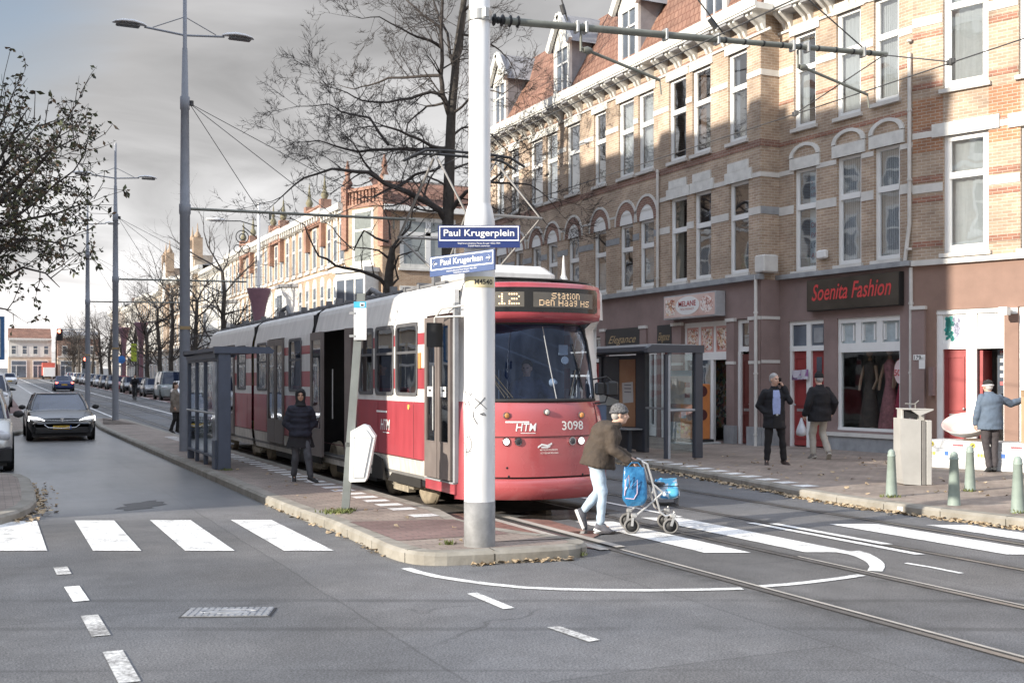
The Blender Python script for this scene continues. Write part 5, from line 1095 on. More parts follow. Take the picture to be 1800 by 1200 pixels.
# cab corners between the mask and the sides
mb = MB()
for sg in (-1, 1):
    def col(z, hw, sh, top):
        x0 = XC + sg*hw; s0_ = S0 + sh + .34
        x1 = XC + sg*(1.175 - (.10*max(0,(z-2.54)/.54)**1.6))
        return [(x0, s0_, z), (XC+sg*(hw+(1.175-hw)*.55), s0_+.16, z), (x1-sg*.03, s0_+.38, z), (x1, 14.62 if sg > 0 else 14.34, z), (x1, s_f, z)][:5 if sg > 0 else 4]
    lv = [(.24,.92,-.04),(.55,.93,-.02),(1.05,.925,0),(1.42,.90,.06),(1.56,.88,.13)]
    rg = [col(*q, 0) for q in lv]; mb.loft(rg if sg > 0 else [list(reversed(r)) for r in rg], mi=0, closed=False, caps=False)
    lv = [(1.56,.88,.13),(1.8,.865,.17),(2.1,.85,.215),(2.4,.82,.265),(2.58,.80,.28),(2.70,.86,.10)]
    rg = [col(*q, 0) for q in lv]; mb.loft(rg if sg > 0 else [list(reversed(r)) for r in rg], mi=1, closed=False, caps=False)
    lv = [(2.70,.90,.05),(3.08,.90,.08),(3.16,.86,.14)]
    rg = [col(*q, 0) for q in lv]; mb.loft(rg if sg > 0 else [list(reversed(r)) for r in rg], mi=1 , closed=False, caps=False)
build_each(mb, 'cab_corner', [TR, TW], tram, world=True)
# right side from cab to first section, cab roof, ceiling of the windscreen overhang
mb = MB(); mb.add([(x, s, 3.16) for x, s in nose(.86,.14)] + [(XR-.12, s_f, 3.2), (XL+.12, s_f, 3.2)], [tuple(range(19))]); mb.build('cab_roof', TW, tram, world=True)
DSP = [(2.66,.86,.16),(2.68,.90,.04),(2.76,.905,.02),(3.06,.905,.03),(3.15,.90,.06),(3.17,.86,.12)]
mb = MB(); strip_loft(mb, DSP); a = nose(.86,.16); b = nose(.72,.32); mb.loft([[(x,s,2.63) for x,s in b], [(x,s,2.66) for x,s in a]], closed=False, caps=False, sm=False); mb.build('display_housing', TR, tram, world=True)
def dsf(x): return S0 + .022 + .34*min(1, abs((x-XC)/.905))**2.6
dp = MB(); n = 21; x0, x1 = XC-.86, XC+.80
rg = []
for zz in (2.765, 2.80, 3.06, 3.095): rg.append([(x0+(x1-x0)*k/(n-1) + (.02 if zz in (2.765,3.095) and k == 0 else -.02 if zz in (2.765,3.095) and k == n-1 else 0), dsf(x0+(x1-x0)*k/(n-1))-.008, zz) for k in range(n)])
dp.loft(rg, closed=False, caps=False); dd = dp.build('destination_display', mat('display_black', (.012,.012,.013), .18), tram, world=True)
mb = MB(); LEDX = ((XC-.80, XC-.42), (XC-.30, XC+.68))
for a, b in LEDX: mb.loft([[(a+(b-a)*k/8, dsf(a+(b-a)*k/8)-.012, zz) for k in range(9)] for zz in (2.83, 3.03)], closed=False, caps=False)
mb.build('led_screen', mat('led_screen', (.125,.115,.10), .35), dd, world=True)
AMB = emit_mat('amber_led', (1.0,.70,.42), .62)
FONT5 = {'S':['01111','10000','01110','00001','11110'],'t':['010','111','010','010','011'],'a':['0110','0001','0111','1001','0111'],'i':['1','0','1','1','1'],'o':['0110','1001','1001','1001','0110'],'n':['1110','1001','1001','1001','1001'],'D':['11110','10001','10001','10001','11110'],'e':['0110','1001','1111','1000','0111'],'H':['10001','10001','11111','10001','10001'],'g':['0111','1001','0111','0001','0110'],'1':['010','110','010','010','111'],'2':['11110','00001','01110','10000','11111'],' ':['00']*5}
def led(txt, xc, z0, p):
    w = sum(len(FONT5[c][0])+1 for c in txt) - 1; x = xc - w*p/2; mb = MB()
    for c in txt:
        for r_, row in enumerate(FONT5[c]):
            for k, b in enumerate(row):
                if b == '1': xx = x+k*p; zz = z0+(4-r_)*p*1.1; y = dsf(xx)-.016; mb.add([(xx,y,zz),(xx+p*.62,dsf(xx+p*.62)-.016,zz),(xx+p*.62,dsf(xx+p*.62)-.016,zz+p*.66),(xx,y,zz+p*.8)], [(0,1,2,3)])
        x += (len(FONT5[c][0])+1)*p
    return mb
mb = join(join(led('12', XC-.60, 2.86, .029), led('Station', XC+.19, 2.945, .0150)), led('Den Haag HS', XC+.19, 2.85, .0150)); mb.build('led_text', AMB, dd, world=True)
# lamps on the mask
def onmask(x, y): 
    z = 1.0
    for _ in range(6): p = S(x, y, fs(XC, z)); 
    for _ in range(8): p = S(x, y, fs(p.x, max(.57, min(1.55, p.z))))
    return p
def lamp(x, y, r, m, nm):
    p = onmask(x, y); mb = MB(); mb.lathe([(r,-.005),(r,.03),(r*.8,.035)], (p.x, p.y-.03, p.z), 14, ax='y'); l = mb.build(nm, CHROME if nm == 'headlight' else TDK, tram, world=True)
    mb = MB(); mb.ell((p.x, p.y-.032, p.z), (r*.82,.018,r*.82), 12); mb.build('lens', m, l, world=True)
LW = emit_mat('lit_lamp', (1,.97,.9), 1.6); LDK = mat('dark_lens', (.05,.05,.055), .1); LOR = mat('orange_lens', (.62,.26,.08), .25); LCL = mat('clear_lens', (.66,.62,.55), .2)
lamp(888.5,776,.055,LW,'headlight'); lamp(909.5,775.5,.055,LDK,'headlight'); lamp(1004.5,774.5,.055,LDK,'headlight'); lamp(1020,774,.055,LW,'headlight')
lamp(889.5,730,.045,LOR,'indicator'); lamp(1021,729,.045,LOR,'indicator'); lamp(960,724,.042,LCL,'marker_lamp')
def on_mask_text(t, x0, y0, x1, h, m, shear=0, bold=.01):
    p = onmask(x0, y0); q = onmask(x1, y0); mb = text_mb(t, p, (1,0,0), (0,0,1), h, shear=shear, width=q.x-p.x, bold=bold)
    for v in mb.v: v.y = fs(v.x, v.z) - .006
    return mb.build('lettering', m, tram, world=True)
CREAMW = mat('cream_lettering', (.78,.74,.68), .5)
on_mask_text('HTM', 906, 757.5, 943.5, .105, LETTERW, .22, .010); on_mask_text('3098', 988, 755, 1025, .115, CREAMW, 0, .015)
on_mask_text('METROPOOLREGIO', 949, 792, 980, .022, CREAMW); on_mask_text('ROTTERDAM DEN HAAG', 950, 797.5, 981, .022, CREAMW)
mb = MB()
def mstroke(pts, w):
    P = [onmask(*q) for q in pts]
    for a, b in zip(P, P[1:]): mb.add([(a.x,fs(a.x,a.z-w)-.006,a.z-w),(b.x,fs(b.x,b.z-w)-.006,b.z-w),(b.x,fs(b.x,b.z+w)-.006,b.z+w),(a.x,fs(a.x,a.z+w)-.006,a.z+w)], [(0,1,2,3)])
mstroke([(888,741.5),(902,741.5),(916,741.5),(930,741.5)], .010); mstroke([(915,761),(928,761),(941,761)], .004); mstroke([(945,786),(952,781),(962,783),(970,779)], .013); mstroke([(951,786),(962,786),(967,784)], .009)
mb.build('emblem', LETTERW, tram, world=True)
mb = MB()
for px_, py_ in ((891,822),(894,853),(1024,849)): p = onmask(px_, py_); mb.ell((p.x, fs(p.x, max(.57,p.z)) - .004, max(.57,p.z)), (.016,.008,.016), 8)
build_each(mb, 'bolt', BLACK, tram, world=True)
# wipers, mirrors
def wsf(x, z):
    for (z0,h0,q0),(z1,h1,q1) in zip(WSH, WSH[1:]):
        if z0 <= z <= z1: u = (z-z0)/(z1-z0); return S0 + q0+(q1-q0)*u + .34*min(1.1, abs((x-XC)/(h0+(h1-h0)*u)))**2.6
    return S0 + .14
def onws(x, y):
    p = S(x, y, S0+.2)
    for _ in range(8): p = S(x, y, wsf(p.x, p.z) - .02)
    return p
mb = MB()
for a, b in (((902,699),(868,656)),((896,699),(866,664)),((1003,695),(1012,650)),((1008,695),(1019,648)),((1024,684),(1006,604)),((888,699),(862,660))): mb.tube([onws(*a), onws(*b)], .011, 5)
build_each(mb, 'wiper', BLACK, tram, world=True)
mb = MB(); p = T(764,588,XL-.18); mb.loft([[(p.x+dx*.9, p.y+dy, p.z+z) for dx, dy in ((-.11,-.04),(.11,-.04),(.13,.0),(.11,.05),(-.11,.05),(-.13,0))] for z in (-.17,-.14,.12,.16)]); mir = mb.build('mirror', BLACK, tram, world=True)
mb = MB(); mb.tube([(p.x,p.y,p.z+.0),(p.x+.0,p.y,p.z+.22),(p.x+.06,p.y-.1,p.z+.35),(p.x+.22,p.y-.45,p.z+.38),(XC-.85,S0+.4,p.z+.36)], .014, 6); mb.tube([(p.x+.01,p.y-.02,p.z+.24),(p.x+.25,p.y-.4,p.z+.24),(XC-.85,S0+.4,p.z+.24)], .012, 6); mb.build('mirror_arm', mat('mirror_arm', (.5,.5,.48), .4), mir, world=True)
mb = MB(); p = Vector((XC+1.02, S0+.42, 1.74)); mb.bbox(p.x+.0,p.x+.20,p.y-.05,p.y+.05,p.z-.12,p.z+.10,.03); mb.bbox(p.x-.16,p.x-.03,p.y-.04,p.y+.04,p.z-.10,p.z+.08,.02); mb.tube([(p.x-.2,p.y,p.z+.12),(p.x+.02,p.y,p.z+.16),(p.x+.1,p.y,p.z+.1)], .012, 6); mb.tube([(p.x-.22,p.y,p.z-.22),(p.x,p.y,p.z-.2),(p.x+.04,p.y,p.z-.1)], .012, 6); mb.build('mirror', BLACK, tram, world=True)
# cab interior
mb = MB(); mb.box(XL+.12, XR-.12, S0+.45, S0+1.0, .9, 1.50); mb.box(XL+.12, XR-.12, S0+1.75, S0+1.80, .5, 3.0); mb.box(XC-.2, XC+.3, S0+1.3, S0+1.42, 1.2, 2.0); mb.build('dashboard', mat('cab_dark', (.07,.10,.16), .6), tram, world=True)
mb = MB(); p = S(993, 633, S0+.5); mb.lathe([(.055,-.006),(.055,.006)], (p.x,p.y,p.z), 16, ax='y'); p = S(973,672,S0+.45); mb.lathe([(.02,-.08),(.05,0),(.06,.03)], p, 10, ax='y'); p = S(990,615,S0+.55); mb.box(p.x-.07,p.x+.07,p.y,p.y+.01,p.z-.07,p.z+.07); mb.build('cab_fitting', mat('pale_fitting', (.5,.5,.48), .4), tram, world=True)
# underside: skirts, bogies, wheels
mb = MB(); mb.box(XL+.25, XR-.25, S0+.5, s_e-.2, .26, .42); mb.box(XL+.15, XR-.15, 18.2, 20.6, .16, .42); mb.box(XL+.15,XR-.15,23,25.5,.16,.42); mb.build('underframe', BLACK, tram, world=True)
WT = mat('dusty_wheel', (.30,.25,.18), .75, var=.3, scale=6); BG = mat('dusty_bogie', (.27,.235,.18), .8, var=.45, scale=7, bump=.3)
for sb in (16.78, 21.75, 27.2, 31.6):
    for ds in (-.80, .80):
        for xx in (5.98, 7.84):
            mb = MB(); q = -1 if xx < XC else 1
            mb.lathe([(.10,q*.07),(.12,q*.05),(.20,q*.035),(.27,q*.05),(.335,q*.05),(.34,-q*.03),(.36,-q*.045),(.36,-q*.07),(.1,-q*.07)], (xx, sb+ds, .345), 22, ax='x'); w = mb.build('wheel', WT, tram, world=True)
    mb = MB()
    for xx in (5.88, 7.94):
        mb.box(xx-.05, xx+.05, sb-.55, sb+.55, .20, .38); mb.box(xx-.06, xx+.06, sb-.35, sb+.35, .14, .24); mb.box(xx-.04,xx+.04,sb-.95,sb-.6,.30,.44); mb.box(xx-.04,xx+.04,sb+.6,sb+.95,.30,.44); mb.tube([(xx-.03,sb+.95,.30),(xx-.03,sb+1.0,.6)], .05, 8)
        for k in range(9): mb.box(xx-.065, xx-.05, sb-.5+k*.115, sb-.45+k*.115, .26, .33)
    mb.box(5.9,7.9,sb-.12,sb+.12,.2,.34); mb.build('bogie_frame', BG, tram, world=True)
mb = MB()
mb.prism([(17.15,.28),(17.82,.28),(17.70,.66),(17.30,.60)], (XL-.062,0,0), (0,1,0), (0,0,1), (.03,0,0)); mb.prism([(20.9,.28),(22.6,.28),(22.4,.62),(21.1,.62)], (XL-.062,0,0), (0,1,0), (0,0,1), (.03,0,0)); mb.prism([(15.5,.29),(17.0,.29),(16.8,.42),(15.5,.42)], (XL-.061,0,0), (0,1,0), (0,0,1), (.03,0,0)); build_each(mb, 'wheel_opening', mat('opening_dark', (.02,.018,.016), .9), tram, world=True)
# side lettering
p = T(669,752,XL-.006); text_mb('HTM', T(669,754,XL-.007), (0,-1,0), (0,0,1), .17, shear=.2, width=.46, bold=.010).build('lettering', LETTERW, tram, world=True)
mb = MB(); a, b = T(662,722,XL-.006), T(680,722,XL-.006); mb.box(XL-.008,XL-.004,b.y,a.y,a.z-.015,a.z+.015); a, b = T(673,759,XL-.006), T(684,759,XL-.006); mb.box(XL-.008,XL-.004,b.y,a.y,a.z-.006,a.z+.006); mb.build('emblem', LETTERW, tram, world=True)
mb = MB(); p = T(718,715,XL-.006); mb.lathe([(.04,-.004),(.04,.004)], p, 10, ax='x'); mb.build('sticker', mat('yellow_sticker', (.6,.5,.12), .5), tram, world=True)
p = T(738,634,XL-.01); mb = MB(); mb.bbox(XL-.03,XL+.01,p.y-.04,p.y+.04,p.z-.12,p.z+.12,.01); mb.build('indicator', LOR, tram, world=True)
# roof gear and pantograph
mb = MB(); mb.bbox(XC-.78, XC+.62, 14.75, 16.0, 3.18, 3.50, .12); mb.build('air_conditioner', TW, tram, world=True)
mb = MB(); mb.lathe([(.06,0),(.06,.16),(.03,.22),(.01,.5)], (XC+.78, 14.9, 3.18), 10); mb.build('aerial', TW, tram, world=True)
mb = MB()
for s0_, s1_ in ((19.4,20.6),(22.6,24.2),(24.8,26.4),(28.4,31)): mb.bbox(XC-.62, XC+.62, s0_, s1_, 3.24, 3.40, .05)
mb.box(XL+.30, XL+.36, s_f, s_e-.3, 3.26, 3.30)
for k in range(26): mb.box(XL+.28, XL+.38, s_f+.4+k*.65, s_f+.5+k*.65, 3.22, 3.33 + (.06 if k % 3 == 0 else 0))
mb.tube([(XL+.5,18.9,3.3),(XL+.45,19.4,3.45),(XL+.5,20.1,3.32)], .05, 7); mb.tube([(XL+.4,25.2,3.26),(XL+.4,25.5,3.5),(XL+.4,26.0,3.45),(XL+.4,26.2,3.26)], .05, 7); mb.tube([(XL+.4,21.3,3.25),(XL+.4,21.3,3.42)], .07, 8); mb.tube([(XL+.4,30.2,3.25),(XL+.4,30.2,3.42)], .07, 8)
mb.build('roof_gear', ROOFG, tram, world=True)
mb = MB(); bx, zb = .42, 3.40
for sg in (-1, 1):
    mb.tube([(XC+sg*.38,16.9,zb),(XC+sg*.60,15.3,4.27),(XC+sg*.50,16.75,5.36)], .019, 6); mb.tube([(XC+sg*.38,16.7,zb),(XC+sg*.60,18.3,4.27),(XC+sg*.50,16.9,5.36)], .024, 6)
mb.tube([(XC-.62,15.3,4.27),(XC+.62,15.3,4.27)], .022, 6); mb.tube([(XC-.62,18.3,4.27),(XC+.62,18.3,4.27)], .022, 6); mb.tube([(XC-.62,15.3,4.27),(XC+.5,16.75,5.34)], .012, 5); mb.tube([(XC-.6,16.3,zb),(XC+.6,16.3,zb)], .03, 6); mb.tube([(XC-.6,17.4,zb),(XC+.6,17.4,zb)], .03, 6); mb.bar((XC-.45,15.8,3.36),(XC-.45,18.1,3.36),.08,.06); mb.bar((XC+.45,15.8,3.36),(XC+.45,18.1,3.36),.08,.06)
pan = mb.build('pantograph', mat('pantograph_grey', (.22,.21,.20), .5), tram, world=True)
mb = MB()
for dy in (-.16, .16): mb.tube([(XC-.98,16.82+dy,5.30),(XC-.72,16.82+dy,5.43),(XC-.4,16.82+dy,5.45),(XC+.4,16.82+dy,5.45),(XC+.72,16.82+dy,5.43),(XC+.98,16.82+dy,5.30)], .022, 6)
for q in (-.5,.5): mb.tube([(XC+q,16.6,5.42),(XC+q,17.05,5.42)], .02, 5)
mb.build('contact_strip', BLACK, pan, world=True)
# ------------------------------------------------------------------ poles, signs, wires, shelters, street furniture
PW = mat('pole_white', (.70,.70,.695), .5, var=.10, scale=2.5, stretch=(3,3,.7), coat=.1); PGR = mat('pole_base_grey', (.21,.21,.21), .6, var=.35, scale=5); LGREY = mat('lamp_post_grey', (.21,.225,.255), .5, var=.1)
BOOM = mat('boom_green_grey', (.17,.175,.15), .55, var=.25, scale=4); BLUE = mat('sign_navy', (.018,.035,.14), .35, var=.1); BLUE2 = mat('sign_blue', (.02,.06,.19), .4, var=.08)
SW = mat('sign_white', (.80,.80,.80), .45, var=.03)
# foreground catenary pole
pb = G(843, 958, PH); d0 = depth(pb)
pole = thing('catenary_pole', 'thick white overhead line pole with dark grey base on the nose of the platform', 'pole', tuple(pb))
zz = lambda y: CH + (HY - y) / F * d0 - PH
mb = MB(); mb.lathe([(.161,zz(880)),(.161,zz(398)),(.155,zz(385)),(.132,zz(366)),(.118,zz(360)),(.116,zz(358)),(.100,8.9),(.0,8.92)], n=40); mb.build('shaft', PW, pole)
mb = MB(); mb.lathe([(.166,-.02),(.1635,.03),(.1632,zz(880)),(.150,zz(880)+.001)], n=40); mb.build('base', PGR, pole)
VD = Vector((pb.x, pb.y, 0)).normalized()
TR_ = Vector((VD.y, -VD.x, 0))
def onpole(x, y, e=.002, r=.161):
    sn = max(-.99, min(.99, (x - 842.5) / 27.2)); c = math.sqrt(1 - sn*sn); return (TR_*sn - VD*c) * (r + e) + UP*zz(y)
mb = MB()
for gpts in ([(834,699),(843,707),(855,718)],[(852,698),(844,707),(834,717)],[(831,722),(832,732),(836,740),(839,744)],[(843,727),(850,725),(854,729),(846,728)],[(820,768),(825,765),(828,774),(828,786),(823,793),(820,793)],[(817,776),(820,790),(821,804)],[(817,794),(828,791)],[(818,688),(820,693)],[(824,691),(827,694),(829,691)],[(817,706),(819,712)],[(823,705),(826,712)]):
    mb.tube([onpole(*q) for q in gpts], .0045, 5)
mb.build('graffiti', mat('black_marker', (.05,.05,.055), .5), pole)
n = 30; mb = MB(); mb.loft([[onpole(842.5+27.0*math.sin(-1.2+2.4*k/n), y, .003) for k in range(n+1)] for y in (507, 488)], closed=False, caps=False); bd = mb.build('number_band', mat('yellow_band', (.62,.55,.35), .6, var=.2), pole)
tm = text_mb('M4540', (0,0,0), (1,0,0), (0,0,1), .050, bold=.02)
for v in tm.v: q = onpole(834 + v.x/.185*29, 501.5, .005); v.z, v.x, v.y = q.z + v.z, q.x, q.y
tm.build('lettering', BLACK, pole)
mb = MB(); mb.lathe([(.13,zz(30)-.05),(.13,zz(30)+.05)], n=20); mb.bbox(-.03,.03,-.2,-.1,zz(30)-.06,zz(30)+.05,.01); mb.build('clamp', GALV, pole)
# boom with its fittings
bm = thing('overhead_boom', 'long grey green boom reaching right from the white pole over both tracks', 'boom', tuple(pb))
P0 = Vector((.12, 0, zz(32))); P1 = Vector((10.15 - pb.x, 0, 5.9 - PH)); along = lambda u: P0.lerp(P1, u)
mb = MB(); mb.tube([along(.03), along(.52)], .040, 12); mb.tube([along(.50), along(1)], .033, 12); mb.build('boom_tube', BOOM, bm)
mb = MB()
for u in [k/20 for k in range(11, 20)]: q = along(u); mb.lathe([(.037,-.012),(.037,.012)], q, 10, ax='x')
mb.build('band', BLACK, bm)
mb = MB()
for k in range(9): q = along(.0 + k*.0085); mb.lathe([(.03,-.02),(.066 if k % 2 else .04,0),(.03,.02)], q, 10, ax='x')
mb.build('insulator', BLACK, bm)
ins = []
for u0, tx in ((.20, 6.85 - pb.x), (.745, 9.85 - pb.x)):
    a = along(u0); mb = MB(); mb.tube([a + Vector((0,0,-.04)), a + Vector((0,0,-.26))], .016, 6); e = Vector((tx, 0, a.z - .52 + .06)); mb.tube([a + Vector((0,0,-.22)), e], .018, 8); mb.tube([e, e + Vector((.02,0,-.16))], .010, 5); mb.lathe([(.03,-.05),(.045,0),(.03,.05)], a + Vector((.08,0,-.24)), 8, ax='x'); mb.build('registration_arm', BOOM, bm); ins.append(e)
mb = MB()
for u in (.19,.21,.40,.53,.73,.77,.93): q = along(u); mb.bbox(q.x-.018,q.x+.018,-.05,.05,q.z-.065,q.z+.065,.008)
build_each(mb, 'clamp', GALV, bm)
wl = thing('stay_wire', 'thin stay wires from the top of the white pole down to its boom', 'wire', tuple(pb))
mb = MB(); top = Vector((.0, 0, 8.7))
for u in (.17, .55, .93): mb.tube([top, along(u) + Vector((0,0,.06))], .009, 5)
for u in (.17, .55): q = top.lerp(along(u), .93); mb.tube([q, top.lerp(along(u), .96)], .03, 6)
mb.build('wire', CABLE, wl)
def wire_thing(name, label, lines, r=.008, sag=0.0):
    mb = MB()
    for a, b in lines:
        a, b = Vector(a), Vector(b); n = 10 if sag else 1; mb.tube([a.lerp(b, k/n) - UP*sag*4*(k/n)*(1-k/n) for k in range(n+1)], r, 5)
    w = mb.build(name, CABLE, loc=(lines[0][0][0], lines[0][0][1], lines[0][0][2])); tag(w, label, 'overhead wire'); return w
zc = 5.34
wire_thing('contact_wire', 'overhead wire above the tram, running down the street to its pantograph', [((6.91,-8,5.46),(6.91,10.87,5.44)),((6.91,10.87,5.44),(6.91,30.7,5.47)),((6.91,30.7,5.47),(6.91,70,5.9)),((6.91,70,5.9),(6.91,150,6.8))])
wire_thing('contact_wire', 'overhead wire above the empty right-hand track, crossing the brick fronts', [((9.95,-8,5.5),(9.85,10.87,5.42)),((9.85,10.87,5.42),(9.85,30.7,5.47)),((9.85,30.7,5.47),(9.85,70,5.9)),((9.85,70,5.9),(9.85,150,6.8))])
mb = MB()
for a, b, c in (((9.85,10.6,5.43),(10.05,10.84,5.86),(9.87,9.6,5.44)),((9.85,11.2,5.43),(10.05,10.86,5.86),(9.85,12.3,5.43))): mb.tube([b, c], .008, 5); mb.lathe([(.02,-.04),(.03,0),(.02,.04)], c, 6); mb.bbox(c[0]-.012,c[0]+.012,c[1]-.06,c[1]+.06,c[2]-.03,c[2]+.03,.004)
br = mb.build('bridle_wire', CABLE, loc=(9.85,10.85,5.43)); tag(br, 'short bridle wires with clips holding the wire under the boom end', 'overhead wire')
# street name signs
def name_sign(label, o, ux, w, h, hm, txt, sub, arrows, bmat):
    e = thing('street_name_sign', label, 'street sign', tuple(o)); ux = Vector(ux).normalized(); nn = Vector((ux.y, -ux.x, 0)); 
    if nn.dot(VD) > 0: nn = -nn
    mb = MB(); mb.obox(UP*(h/2), ux, nn, UP, w/2, .012, h/2); mb.build('plate', bmat, e)
    f0 = nn*.0135; z0 = h*.30; mb = MB()
    for a, b, c, d in ((-w*.485,w*.485,z0,z0+.012),(-w*.485,w*.485,h-.02,h-.008),(-w*.485,-w*.485+.010,z0+.012,h-.02),(w*.485-.010,w*.485,z0+.012,h-.02)): mb.obox(f0 + ux*(a+b)/2 + UP*(c+d)/2, ux, nn, UP, (b-a)/2, .0012, (d-c)/2)
    mb.build('border', SW, e)
    ww = w*(.66 if arrows else .86)
    text_mb(txt, nn*.0155 - ux*ww/2 + UP*(z0+(h-z0)*.32), ux, UP, (h-z0)*.42, width=ww, bold=.012).build('lettering', SW, e)
    for k, s_ in enumerate(sub): text_mb(s_, nn*.0150 + UP*(z0*.55 - k*z0*.38), ux, UP, z0*.24, align='CENTER', bold=.005).build('lettering', SW, e)
    if arrows:
        mb = MB()
        for sg in (-1, 1):
            c = f0*1.1 + ux*sg*w*.42 + UP*(z0+(h-z0)*.46); mb.obox(c - ux*sg*.012, ux, nn, UP, .022, .001, .006)
            for q in (-1, 1): mb.bar(c + ux*sg*.026, c - ux*sg*.002 + UP*q*.030, .002, .013, up=nn)
        mb.build('arrow', SW, e)
    mb = MB(); mb.obox(-nn*.02 + UP*h*.8, ux, nn, UP, .18, .008, .012); mb.obox(-nn*.02 + UP*h*.25, ux, nn, UP, .18, .008, .012); mb.build('bracket', GALV, e)
q0 = D(770, 435.5, d0-.2); q1 = D(914, 435.5, d0-.2); c = (q0+q1)/2
name_sign('dark navy street name plate reading Paul Krugerplein, upper one on the white pole', c, q1-q0, (q1-q0).length, .228, 0, 'Paul Krugerplein', ['Stephanus Johannes Paulus Kruger 1825-1904', 'Zuidafrikaans staatsman'], False, BLUE)
qr = D(870, 474, d0-.50); ql = D(757, 487, d0-.02); c = (qr+ql)/2
name_sign('lighter blue street name plate with two arrows reading Paul Krugerlaan', c, qr-ql, (qr-ql).length, .205, 0, 'Paul Krugerlaan', ['Stephanus Johannes Paulus Kruger 1825-1904', 'Zuidafrikaans staatsman'], True, BLUE2)
# lamp posts with boom over the track
def lamp_post(label, base, boom=True, deco=False):
    e = thing('lamp_post', label, 'lamp post', tuple(base), 0, 'grey lamp posts on the platform')
    mb = MB(); mb.lathe([(.135,-.02),(.13,.4),(.122,5.75),(.14,5.78),(.14,6.0),(.118,6.02),(.098,8.3),(.115,8.32),(.115,8.62),(.085,8.64),(.062,9.8),(.050,9.82),(.045,11.6),(.0,11.62)], n=20); mb.build('shaft', LGREY, e)
    mb = MB(); mb.lathe([(.0458,9.9),(.0452,11.6)], n=14); mb.build('white_sleeve', PW, e)
    mb = MB(); mb.box(-.13,.13,-.128,-.05,2.95,3.03); mb.build('tag_plate', mat('brown_tag', (.28,.20,.10), .6), e)
    for sg in (-1, 1):
        mb = MB(); mb.tube([(sg*.04,0,10.12),(sg*.95,0,10.20)], .026, 7); mb.tube([(sg*.04,0,10.55),(sg*.75,0,10.22)], .012, 5)
        a = mb.build('lamp_arm', LGREY, e)
        mb = MB(); rg = []
        for u, ry, rz, dz in ((0,.05,.04,0),(.08,.085,.06,.02),(.3,.13,.085,.04),(.55,.135,.075,.035),(.72,.10,.045,.015),(.78,.03,.015,.0)): rg.append([(sg*(.9+u), math.cos(k*math.pi/8)*ry, 10.22+dz+max(-.02,math.sin(k*math.pi/8))*rz) for k in range(16)])
        mb.loft(rg if sg > 0 else [list(reversed(r)) for r in rg]); mb.build('lamp_head', mat('lamp_head_white', (.62,.62,.62), .4), a)
        mb = MB(); mb.bbox(min(sg*1.05,sg*1.6), max(sg*1.05,sg*1.6), -.09, .09, 10.16, 10.215, .02); mb.build('lamp_glass', mat('lamp_glass', (.10,.10,.10), .2), a)
    if boom:
        mb = MB(); L_ = 10.3 - base[0]; mb.tube([(.12,0,5.9),(L_,0,5.98)], .036, 8); mb.tube([(L_*.35,0,5.75),(L_*.35,0,5.95)], .03, 6); mb.tube([(L_-.6,0,5.7),(L_-.6,0,5.98)], .02, 5); mb.build('boom', BOOM, e)
        mb = MB()
        for q, w in ((.30,0),(.62,0),(.95,0)): mb.tube([(.1,0,8.48),(L_*q,0,5.98)], .009, 5)
        mb.lathe([(.05,0),(.05,.12)], (.16,0,8.42), 8); mb.build('stay', CABLE, e)
    return e
lp = lamp_post('tall grey double-arm lamp post nearest the left bus shelter', G(325, 792, PH))
P2 = G(203, 738, PH + .05); lamp_post('grey double-arm lamp post at the far tip of the platform', (P2.x, P2.y, gz(P2.y)+PH)); lamp_post('small distant double-arm lamp post left of the platform tip', (4.9, 66, gz(66)))
# single lamp with winter ornament beyond the tram
lb = T(455, 600, 13.4); e = thing('street_lamp', 'slim white street lamp with one arm and a wire ring ornament beyond the tram', 'street lamp', (lb.x, lb.y, gz(lb.y)+PH))
mb = MB(); mb.lathe([(.12,0),(.10,5),(.07,11.2),(0,11.25)], n=12); mb.build('shaft', PW, e); mb = MB(); mb.tube([(0,0,9.9),(-1.0,0,10.15),(-1.9,0,10.1)], .03, 6); mb.build('lamp_arm', BLACK, e); mb = MB(); mb.ell((-2.3,0,10.15), (.55,.16,.11), 10); mb.build('lamp_head', PW, e)
mb = MB()
for cx, cz, r in ((-.9,9.3,.34),(-.9,9.3,.16),(-1.15,8.65,.2),(-.7,8.65,.2)): mb.tube([(cx+math.cos(k*math.pi/9)*r,0,cz+math.sin(k*math.pi/9)*r) for k in range(19)], .028, 5)
mb.tube([(-.9,0,9.9),(0,0,9.2)], .03, 5); mb.build('ornament', BLACK, e)
# purple flared columns
PUR = mat('mauve_column', (.24,.13,.16), .5, var=.1)
for x, lab in ((455,'mauve flared advertising column rising behind the tram roof'),(248,'purple flared column beside the yellow green sign'),(218,'smaller purple flared column beside the far lamp post')):
    p = T(x, 600, 13.0); e = thing('flared_column', lab, 'column', (p.x, p.y, gz(p.y)+PH)); mb = MB(); mb.lathe([(.26,0),(.22,.3),(.20,3.8),(.26,4.7),(.42,5.6),(.62,6.3),(.64,6.4),(.5,6.34)], n=18); mb.build('flare', PUR, e); mb = MB(); mb.lathe([(.4,0),(.4,.2),(.25,.3)], n=14); mb.build('foot', STEELGREY, e)
